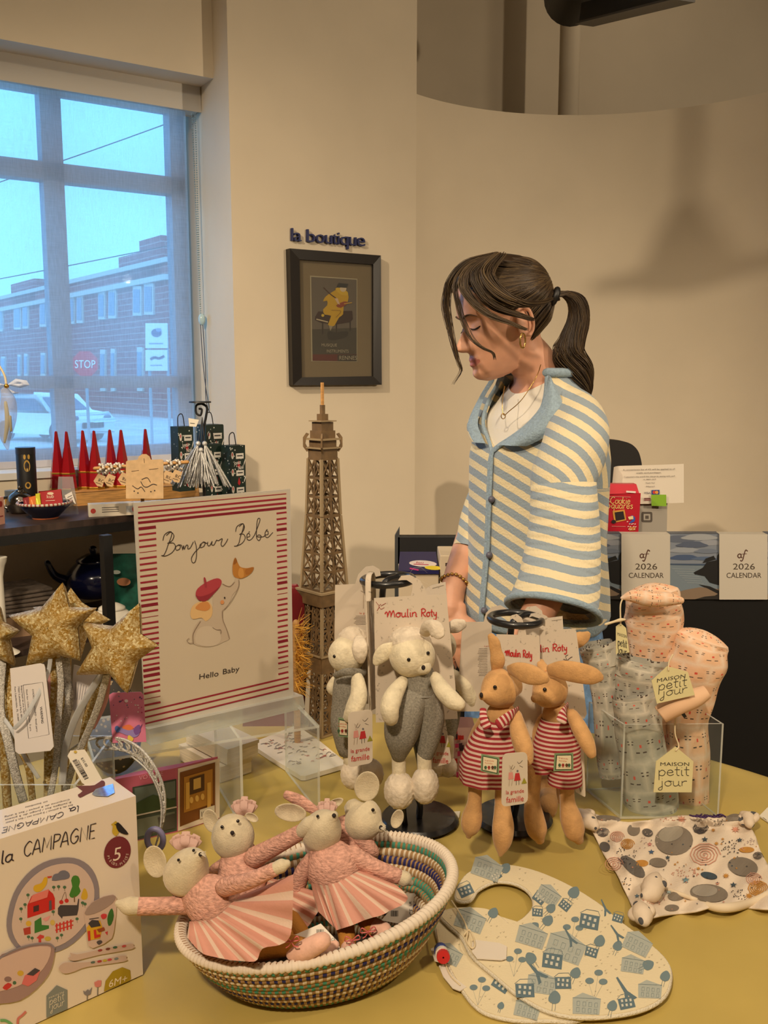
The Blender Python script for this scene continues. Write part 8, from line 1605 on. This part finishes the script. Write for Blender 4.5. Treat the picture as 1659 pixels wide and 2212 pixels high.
# ---------------------------------------------------------------- wall letters and the framed picture
LPn = Plane(K - NI * .0, NI)
t = thing('wall_letters', 'dark blue raised wall letters reading la boutique above the picture', 'wall sign', LPn.hit(710, 520))
zp = lambda x, y: (600 + x / 5.819, 480 + y / 5.819)
def letters(txt, x, y, h, w, ex, dep, m, par):
    vs, fs = text_mesh(txt); x0 = min(v[0] for v in vs); x1 = max(v[0] for v in vs); k = h / .73; kx = w / (x1 - x0)
    f = lambda a, b, d: LPn.hit(x + (a - x0) * kx * ex[0] + 0 * b, y + (a - x0) * kx * ex[1] - b * k, d)
    mb = MB(); n = len(vs); mb.add([f(a, b, dep) for a, b in vs] + [f(a, b, .002) for a, b in vs], [tuple(q) for q in fs] + [tuple(i + n for i in q)[::-1] for q in fs]); ed = {}
    for q in fs:
        for i in range(len(q)): e = (q[i], q[(i + 1) % len(q)]); ed[e] = 1
    mb.add([f(a, b, dep) for a, b in vs] + [f(a, b, .002) for a, b in vs], [(a, b, b + n, a + n) for a, b in ed if (b, a) not in ed]); return mb.build('letter', m, par, smooth=False)
navl = mat('navy_letters', (30, 38, 92), .5)
x = 155
for ch, w in (('l', 30), ('a', 105), (' ', 58), ('b', 115), ('o', 118), ('u', 95), ('t', 62), ('i', 28), ('q', 115), ('u', 98), ('e', 108)):
    if ch != ' ': letters(ch, *zp(x, 236 + (x - 155) * .078), 29, (w - 8) / 5.819, (1, .078), .012, navl, t)
    x += w
t = thing('framed_picture', 'black framed poster of a musician in yellow sitting on a piano', 'framed picture', LPn.hit(715, 833))
OUT = [zp(*p) for p in ((98, 342), (1238, 430), (1250, 2042), (138, 2050))]; INN = [zp(*p) for p in ((228, 478), (1150, 540), (1150, 1935), (258, 1950))]
A_ = [LPn.hit(*p, .03) for p in OUT]; I_ = [LPn.hit(*p, .026) for p in INN]; B_ = [p + NI * .028 for p in A_]; J_ = [p + NI * .010 for p in I_]
mb = MB(); mb.add(A_ + I_ + B_ + J_, [(i, (i + 1) % 4, 4 + (i + 1) % 4, 4 + i) for i in range(4)] + [(i, 8 + i, 8 + (i + 1) % 4, (i + 1) % 4) for i in range(4)] + [(4 + i, 4 + (i + 1) % 4, 12 + (i + 1) % 4, 12 + i) for i in range(4)]); mb.build('frame', mat('black_frame', (24, 18, 15), .4), t, smooth=False)
mb = MB(); mb.prism([LPn.hit(*zp(*p), .014) for p in ((215, 465), (1165, 530), (1165, 1950), (245, 1965))], NI * .008); mb.build('mat_board', mat('taupe_mat', (128, 112, 88), .8), t, smooth=False)
ar = Art(lambda x, y, l: LPn.hit(x, y, .0145 + .0004 * l)); Z = lambda pts: [zp(*p) for p in pts]
ar.poly(Z([(378, 676), (972, 716), (972, 1756), (396, 1750)]), (170, 160, 136), 1); ar.poly(Z([(392, 692), (962, 728), (962, 1748), (410, 1742)]), (100, 90, 82), 2); ar.poly(Z([(403, 1350), (962, 1330), (962, 1748), (410, 1742)]), (66, 60, 52), 3); ar.poly(Z([(410, 1662), (962, 1660), (962, 1748), (410, 1742)]), (92, 34, 28), 4); ar.poly(Z([(720, 1668), (962, 1664), (962, 1748), (722, 1745)]), (56, 46, 38), 5)
yl, yd, pn = (196, 156, 26), (160, 118, 20), (52, 28, 24)
ar.poly(Z([(440, 1195), (480, 1125), (620, 1130), (640, 1180), (790, 1120), (905, 1118), (915, 1220), (880, 1260), (700, 1290), (520, 1270), (440, 1235)]), pn, 4); ar.line(Z([(455, 1222), (600, 1258)]), 2.4, (190, 176, 150), 5, 0)
for x, y0, y1 in ((535, 1260, 1410), (708, 1280, 1420), (880, 1250, 1370)): ar.line(Z([(x, y0), (x, y1)]), 2.6, (40, 26, 24), 4, 0)
ar.poly(Z([(600, 1370), (700, 1390), (840, 1370), (850, 1430), (760, 1470), (610, 1480)]), (44, 38, 34), 4, 2)
ar.poly(Z([(690, 860), (740, 830), (850, 890), (850, 1000), (800, 1040), (790, 1160), (740, 1200), (690, 1290), (660, 1310), (600, 1290), (640, 1180), (560, 1165), (540, 1100), (590, 1050), (590, 990), (540, 1000), (570, 940), (640, 890)]), yl, 5, 2)
ar.poly(Z([(690, 840), (760, 830), (845, 880), (840, 925), (760, 915)]), (206, 170, 44), 6, 2); ar.poly(Z([(700, 1050), (800, 1000), (850, 1020), (760, 1080)]), (140, 60, 34), 7, 2); ar.poly(Z([(680, 960), (720, 1030), (750, 1040), (720, 960)]), (206, 176, 150), 7); ar.line(Z([(545, 825), (620, 900), (700, 960)]), 2.2, (70, 40, 30), 6); ar.line(Z([(800, 1030), (900, 1015)]), 2, (190, 150, 60), 7, 0)
ar.ell(*zp(790, 840), 7, 7, (206, 186, 160), 7); ar.poly(Z([(735, 770), (855, 780), (830, 830), (705, 822)]), (40, 40, 44), 8); ar.line(Z([(640, 1110), (760, 1120), (700, 1200)]), 1.4, yd, 7); ar.ell(*zp(535, 1175), 3.2, 3.2, (206, 176, 60), 7); ar.poly(Z([(610, 1300), (660, 1310), (630, 1370)]), (150, 140, 120), 6)
ar.text('MUSIQUE', *zp(520, 1562), 6.5, (166, 156, 136), 6, (1, .015), w=33); ar.text('INSTRUMENTS', *zp(585, 1640), 7, (166, 156, 136), 6, (1, .01), w=47); ar.text('RENNES', *zp(742, 1730), 9, (166, 156, 136), 6, (1, .0), w=38)
ar.build('poster_print', t)
mb = MB(); mb.prism([LPn.hit(*zp(*p), .0205) for p in ((220, 470), (1160, 535), (1160, 1945), (250, 1958))], NI * .001); mb.build('glass_pane', clear('picture_glass', (245, 245, 242), .03, .02), t, smooth=False)

# ---------------------------------------------------------------- reception counter, calendars, card terminal, chair
CY_ = 2.32; CZ = W(1400, 1158, CY_).z; blackl = mat('black_laminate', (13, 12, 12), .5)
x0_, x1_ = W(853, 1150, CY_).x, 1.2
t = thing('reception_counter', 'black reception counter behind the woman', 'counter', ((x0_ + x1_) / 2, CY_ + .2, 0))
mb = MB(); mb.box(((x0_ + .19 + x1_) / 2, CY_ + .012, CZ / 2), (x1_ - x0_ - .19, .024, CZ)); mb.build('front_panel', blackl, t, smooth=False, bevel=.002)
mb = MB(); mb.box((x0_ + .09, CY_ + .012, CZ / 2), (.17, .024, CZ)); mb.build('end_panel', mat('black_leather', (22, 21, 22), .55), t, smooth=False, bevel=.003)
mb = MB(); mb.prism([V((x0_, CY_, CZ)), V((x0_ + .012, CY_, CZ + .022)), V((x0_ + .012, CY_, .0)), V((x0_, CY_, 0))], V((0, .02, 0))); mb.build('edge_trim', mat('edge_grey', (60, 62, 64), .5), t, smooth=False)
mb = MB(); mb.box(((x0_ + x1_) / 2 + .01, CY_ + .24, CZ - .105), (x1_ - x0_ - .03, .43, .03)); mb.build('counter_top', blackl, t, smooth=False)
CP = Plane((0, CY_ - .004, 0), (0, -1, 0)); zc = lambda x, y: (1260 + x / 4.158, 930 + y / 4.158)
def calendar(xl, xr, kind, lb):
    yt, yb = 1154, 1294
    if kind == 'w': q = [(xl, yt), (xr, yt + 1), (xr, yb), (xl, yb)]
    else: q = [(xl, yt), (xr, yt), (xr, yb), (xl, yb)]
    off = .006 if kind == 'w' else .0; mb = MB(); P = [CP.hit(*p, off) for p in q]; t = thing('wall_calendar', lb, 'calendar', CP.hit((xl + xr) / 2, yb), 'calendars hung over the counter edge'); mb.prism(P, V((0, .002, 0))); mb.prism([P[0] + V((0, 0, 0)), P[1] + V((0, 0, 0)), P[1] + V((0, .024, .002)), P[0] + V((0, .024, .002))], V((0, 0, .0015)))
    mb.build('cover', mat('calendar_white', (204, 196, 182), .5) if kind == 'w' else flat((84, 92, 106), .4), t, smooth=False)
    ar = Art(lambda x, y, l: CP.hit(x, y, off + .0005 * l)); w = xr - xl
    if kind == 'w':
        c = xl + w * .5 + 1; ar.text('2026', c, 1229, 13.5, (76, 64, 52), 1, align='C', w=47); ar.text('CALENDAR', c, 1247, 11.5, (76, 64, 52), 1, align='C', w=75)
        a = c - 2; ar.script('a', a - 12, 1204, 8.5, (86, 52, 40), .26, 1, width=10.5); ar.line([(a + 10, 1190), (a + 6, 1187), (a + 3, 1194), (a, 1206), (a - 3, 1211), (a - 6, 1209)], 2.2, (86, 52, 40), 1); ar.line([(a - 3, 1196), (a + 8, 1195)], 1.2, (86, 52, 40), 1, 0)
    else:
        X = lambda f: xl + f * w; S_ = lambda pts: [(X(a), b) for a, b in pts]
        ar.poly([(xl, yt), (xr, yt), (xr, 1218), (xl, 1218)], (128, 136, 150), 1)
        for k, (a, b, r1, r2, c) in enumerate(((.2, 1164, .3, 8, (96, 104, 122)), (.6, 1160, .35, 7, (160, 164, 170)), (.45, 1176, .3, 7, (84, 94, 116)), (.8, 1172, .25, 6, (150, 154, 164)), (.3, 1188, .32, 6, (150, 156, 166)), (.75, 1190, .25, 5, (112, 122, 140)), (.3, 1204, .3, 6, (70, 88, 122)), (.7, 1206, .25, 4, (86, 104, 134)))):
            P = [(max(xl, min(xr, X(a) + r1 * w * math.cos(q) * (1 + .2 * math.sin(3 * q)))), b + r2 * math.sin(q)) for q in [2 * math.pi * i / 20 for i in range(20)]]; ar.poly(P, c, 2 + k % 3)
        ar.poly([(xl, 1218), (xr, 1218), (xr, yb), (xl, yb)], (118, 132, 144), 3); ar.poly(S_([(0, 1217), (1, 1218), (1, 1222), (0, 1220)]), (60, 78, 104), 4)
        for k in range(7): ar.line(S_([(.05 + .05 * k, 1228 + 5 * k), (.5 + .03 * k, 1230 + 5 * k)]), 1.0, (150, 160, 168), 4, 0)
        ar.poly(S_([(.48, 1236), (.66, 1226), (.74, 1214), (1, 1208), (1, 1264), (.8, 1258), (.7, 1244), (.5, 1240)]), (18, 17, 18), 5); ar.poly(S_([(.66, 1216), (.72, 1206), (.88, 1200), (.92, 1208), (.8, 1212)]), (20, 20, 20), 5); ar.poly(S_([(.95, 1200), (1, 1190), (1, 1212), (.94, 1214)]), (20, 20, 20), 5)
        ar.poly(S_([(0, 1284), (.3, 1274), (.6, 1268), (1, 1272), (1, yb), (0, yb)]), (134, 114, 94), 5); ar.poly(S_([(.58, 1262), (.8, 1266), (1, 1276), (1, 1284), (.75, 1270)]), (24, 22, 22), 6); ar.poly(S_([(.5, yb), (.7, 1288), (.9, 1286), (1, 1280), (1, yb)]), (40, 36, 32), 6)
    ar.build('cover_print', t)
calendar(1236, 1342, 'p', 'seaside photo calendar half hidden behind the woman'); calendar(1341, 1446, 'w', 'white 2026 calendar cover beside the woman, left of the seaside one'); calendar(1446, 1554, 'p', 'seaside photo calendar between the two white 2026 covers'); calendar(1552, 1656, 'w', 'white 2026 calendar cover at the right edge of the picture'); calendar(1655, 1760, 'p', 'seaside photo calendar cut off by the right edge of the picture')
# cookie box, terminal with paper notice
zt_ = CZ - .0895
p = W(1335, 1152, CY_ + .08); s = mpp(p); h = W(1335, 1056, CY_ + .08).z - zt_; t = thing('cookie_box', 'red cookie box standing on the counter beside the woman', 'box', (p.x, p.y, zt_))
xa, xb = W(1302, 1100, CY_ + .08).x, W(1377, 1100, CY_ + .08).x
mb = MB(); mb.prism([V((xa, p.y, zt_)), V((xb, p.y, zt_)), V((xb + .004, p.y, zt_ + h * .93)), V((xa + .006, p.y, zt_ + h * .93))], V((.004, .05, 0))); mb.build('carton', mat('cookie_red', (178, 24, 44), .4), t, smooth=False, bevel=.003)
mb = MB(); mb.prism([V((xa + .006, p.y + .001, zt_ + h * .93)), V((xb + .004, p.y + .001, zt_ + h * .93)), V((xb, p.y + .02, zt_ + h * 1.05)), V((xa + .012, p.y + .02, zt_ + h * 1.05))], V((0, .03, 0))); mb.build('lid_flap', mat('cookie_red2', (196, 50, 64), .4), t, smooth=False)
FQ = Plane((0, p.y - .001, 0), (0, -1, 0)); ar = Art(on(FQ, .0005)); go = (222, 178, 110)
ar.script('Cookie', *zc(238, 655), 8, go, .2, 1, (1, .02), (.1, -1), width=44); ar.script('Squares', *zc(205, 697), 8, go, .2, 1, (1, .02), (.1, -1), width=58); ar.line([zc(235, 592), zc(425, 598)], 1, (214, 140, 130), 1, 0)
ar.poly([zc(*q) for q in ((262, 722), (370, 708), (386, 805), (278, 828))], (196, 140, 60), 1); ar.poly([zc(*q) for q in ((280, 735), (358, 724), (372, 795), (292, 812))], (30, 18, 18), 2); ar.poly([zc(*q) for q in ((182, 790), (200, 745), (225, 750), (205, 785), (230, 820), (200, 820))], (40, 80, 170), 1, 2); ar.poly([zc(*q) for q in ((430, 760), (465, 780), (455, 820), (410, 830), (440, 800))], (40, 80, 170), 1, 2); ar.poly([zc(*q) for q in ((400, 775), (445, 765), (450, 795), (410, 800))], (222, 200, 150), 2); ar.ell(*zc(272, 818), 5, 4, (30, 18, 18), 3)
for k in range(12): ar.line([zc(390 + (k * 37) % 80, 820 + (k * 23) % 70), zc(402 + (k * 37) % 80, 815 + (k * 23) % 70)], 1.6, (230, 210, 200), 2, 0)
ar.line([zc(255, 860), zc(380, 862)], 1, (214, 140, 130), 1, 0); ar.poly([zc(*q) for q in ((385, 540), (470, 545), (470, 562), (385, 556))], (226, 214, 206), 1); ar.poly([zc(*q) for q in ((410, 870), (470, 860), (468, 895), (412, 900))], (190, 120, 50), 1); ar.build('box_print', t)
YP = CY_ + .19; p = W(1405, 1152, YP); t = thing('card_terminal', 'white card terminal stand with a square mark on its back', 'card terminal', (p.x, YP, zt_))
q = [W(1352, 1153, YP), W(1439, 1153, YP), W(1440, 1060, YP), W(1352, 1060, YP)]; q[0].z = q[1].z = zt_; mb = MB(); mb.prism(q, V((0, .012, 0))); mb.build('stand_back', mat('terminal_white', (178, 172, 160), .35), t, smooth=False, bevel=.003)
mb = MB(); mb.prism([q[0] + V((0, .012, 0)), q[1] + V((0, .012, 0)), q[1] + V((0, .14, 0)), q[0] + V((0, .14, 0))], V((0, 0, .012))); mb.build('stand_foot', MATS['terminal_white'], t, smooth=False)
TQ = Plane((0, YP, 0), (0, -1, 0)); ar = Art(on(TQ, .0006)); gq = (92, 84, 76)
def rr(x0, y0, x1, y1, r=.2): return rpoly(x0, y0, x1, y0, x1, y1, x0, y1, r)
ar.poly([zc(*v) for v in rr(522, 730, 620, 824)], gq, 1); ar.poly([zc(*v) for v in rr(541, 749, 601, 805, .1)], (178, 172, 160), 2); ar.poly([zc(*v) for v in ((556, 763), (586, 763), (586, 792), (556, 792))], gq, 3); ar.build('square_mark', t)
YN = YP - .008; NQ = Plane((0, YN, 0), (0, -1, 0)); t = thing('paper_notice', 'white printed card fee notice taped to the card terminal', 'notice', NQ.hit(1395, 1090))
def nf_(u, v): x = 1312 + 165 * u; y = 1007 - 5 * u + (83 + 1 * u) * v; c = max(0, .12 - u) / .12; return NQ.hit(x + 8 * (1 - v) * (1 if u < .2 else .3) * (1 - u), y, .03 * c * c + .004 * math.sin(3 * u))
mb = MB(); mb.grid(nf_, 24, 12); mb.build('paper_sheet', mat('notice_paper', (222, 212, 196), .6), t)
ar = Art(lambda x, y, l: NQ.hit(x, y, .0065 + .0004 * l))
for tx, x, y, h, w in (('A convenience fee of 4% will be applied to all', 350, 358, 3.4, 112), ('credit card purchases.', 470, 385, 3.4, 54), ('Customers may avoid this charge by paying with cash', 360, 420, 3.0, 110), ('or debit card.', 532, 442, 3.0, 28), ('Thank You!', 553, 474, 2.8, 20), ('Merci!', 560, 506, 2.8, 18)): ar.text(tx, *zc(x, y), h, (70, 62, 58), 1, (1, -.02), w=w)
ar.text('VISA', *zc(538, 566), 4.4, (40, 44, 90), 1, w=14); ar.poly([zc(*v) for v in ((606, 532), (678, 530), (678, 572), (606, 572))], (40, 70, 140), 1); ar.ell(*zc(630, 552), 3.6, 3.6, (200, 60, 50), 2); ar.ell(*zc(652, 552), 3.6, 3.6, (220, 150, 60), 3); ar.line([zc(540, 608), zc(598, 606)], 2, (120, 60, 60), 1, 0); ar.line([zc(540, 622), zc(598, 620)], 2, (170, 110, 110), 1, 0); ar.build('notice_print', t)
mb = MB(); mb.prism([NQ.hit(*zc(*v), .010) for v in ((601, 572), (735, 572), (737, 676), (603, 672))], V((0, .0006, 0))); tag(mb.build('sticky_note', flat((130, 176, 40)), smooth=False), 'lime green sticky note at the bottom of the paper notice', 'note')
# office chair behind the counter
YC = 2.92; c = W(1330, 1000, YC); t = thing('office_chair', 'black office chair back showing behind the paper notice', 'chair', (c.x, YC, 0))
cf2 = lambda x, y: W(x, y, YC)
mb = MB(); mb.prism([cf2(*q) for q in [(v.x, v.y) for v in crom([(1262, 1010, 0), (1262, 965, 0), (1285, 950, 0), (1345, 953, 0), (1374, 968, 0), (1386, 1000, 0), (1390, 1060, 0), (1386, 1120, 0), (1330, 1130, 0), (1270, 1120, 0)], 6, True)]], V((0, .05, 0))); mb.build('backrest', mat('chair_black', (24, 20, 18), .6), t, smooth=30, bevel=.012)
mb = MB(); mb.ell((c.x, YC - .2, .5), (.24, .24, .045), None, 28, 12); mb.build('seat', MATS['chair_black'], t)
mb = MB(); mb.tube([(c.x, YC - .2, .08), (c.x, YC - .2, .48)], .025, 12, k=1); mb.build('post', dark, t)
mb = MB(); mb.tube([(c.x, YC - .1, .5), (c.x, YC + .05, .55), (c.x, YC + .06, .85)], .018, 10); mb.build('back_support', dark, t)
for k in range(5): a = 2 * math.pi * k / 5; mb = MB(); mb.tube([(c.x, YC - .2, .09), (c.x + .27 * math.cos(a), YC - .2 + .27 * math.sin(a), .06)], [.022, .014], 10, k=1); lg = mb.build('base_leg', dark, t); mb = MB(); mb.ell((c.x + .27 * math.cos(a), YC - .2 + .27 * math.sin(a), .028), .027, None, 12, 8); mb.build('caster', dark, lg)
# low table with boxes left of the woman
yb_ = 2.12; xa, xb = W(862, 1240, yb_).x, W(1000, 1240, yb_).x; bz = W(900, 1300, yb_).z - .1
t = thing('side_table', 'small black side table left of the woman, mostly hidden', 'table', ((xa + xb) / 2, yb_ + .06, 0)); mb = MB(); mb.box(((xa + xb) / 2, yb_ + .06, bz - .012), (xb - xa + .05, .2, .024)); mb.build('table_top', blackl, t, smooth=False)
for sx in (xa, xb):
    for sy in (yb_ - .02, yb_ + .14): mb = MB(); mb.bar((sx, sy, 0), (sx, sy, bz - .024), .025, .025); mb.build('leg', dark, t, smooth=False)
crm = mat('cream_box', (212, 194, 166), .6); z1 = W(900, 1237, yb_).z
mb = MB(); mb.box(((xa + W(958, 0, yb_).x) / 2, yb_ + .05, (bz + z1) / 2), (W(958, 0, yb_).x - xa, .12, z1 - bz)); tag(mb.build('cream_carton', crm, smooth=False, bevel=.002), 'cream carton under the blue magazine, left of the woman', 'carton')
z2_ = W(980, 1198, yb_).z; xm = W(961, 0, yb_).x; xe = W(1003, 0, yb_).x
t = thing('cream_carton', 'taller cream carton with a dark band right behind her bracelet wrist', 'carton', ((xm + xe) / 2, yb_ + .05, bz)); mb = MB(); mb.box(((xm + xe) / 2, yb_ + .05, (bz + z2_) / 2), (xe - xm, .12, z2_ - bz)); mb.build('carton', crm, t, smooth=False, bevel=.002)
QQ = Plane((0, yb_ - .0105, 0), (0, -1, 0)); ar = Art(on(QQ, .0005)); ar.poly([(962, 1216), (1002, 1213), (1002, 1220), (962, 1223)], (70, 52, 46), 1); ar.line([(975, 1203), (994, 1202)], 1.2, (120, 100, 90), 1, 0); ar.line([(962, 1243), (1002, 1241)], 1, (140, 120, 96), 1, 0); ar.build('carton_print', t)
xm2 = W(958, 0, yb_).x; t = thing('magazine', 'dark blue magazine with white and yellow stickers lying on a cream carton', 'magazine', ((xa + xm2) / 2, yb_ + .05, z1)); mb = MB(); mb.prism([V((xa - .002, yb_ - .015, z1)), V((xm2, yb_ - .015, z1)), V((xm2, yb_ + .115, z1 + .02)), V((xa + .004, yb_ + .115, z1 + .02))], V((0, 0, .008))); mb.build('cover', flat((34, 34, 84), .4), t, smooth=False)
MQ = Plane(V((xa, yb_ - .015, z1 + .0082)), V((0, -.02, .13))); ar = Art(on(MQ, .0006)); zm = z5
ar.ell(*zm(935, 66), 30, 7, (222, 208, 200), 1, .05); ar.ell(*zm(1018, 100), 19, 4.5, (222, 200, 50), 1, .05); ar.text('fou', *zm(880, 66), 4, (190, 60, 90), 2, w=16); ar.line([zm(860, 72), zm(980, 76)], 1.4, (200, 70, 100), 2); ar.line([zm(830, 104), zm(900, 118)], 3, (190, 50, 120), 1); ar.build('cover_print', t)
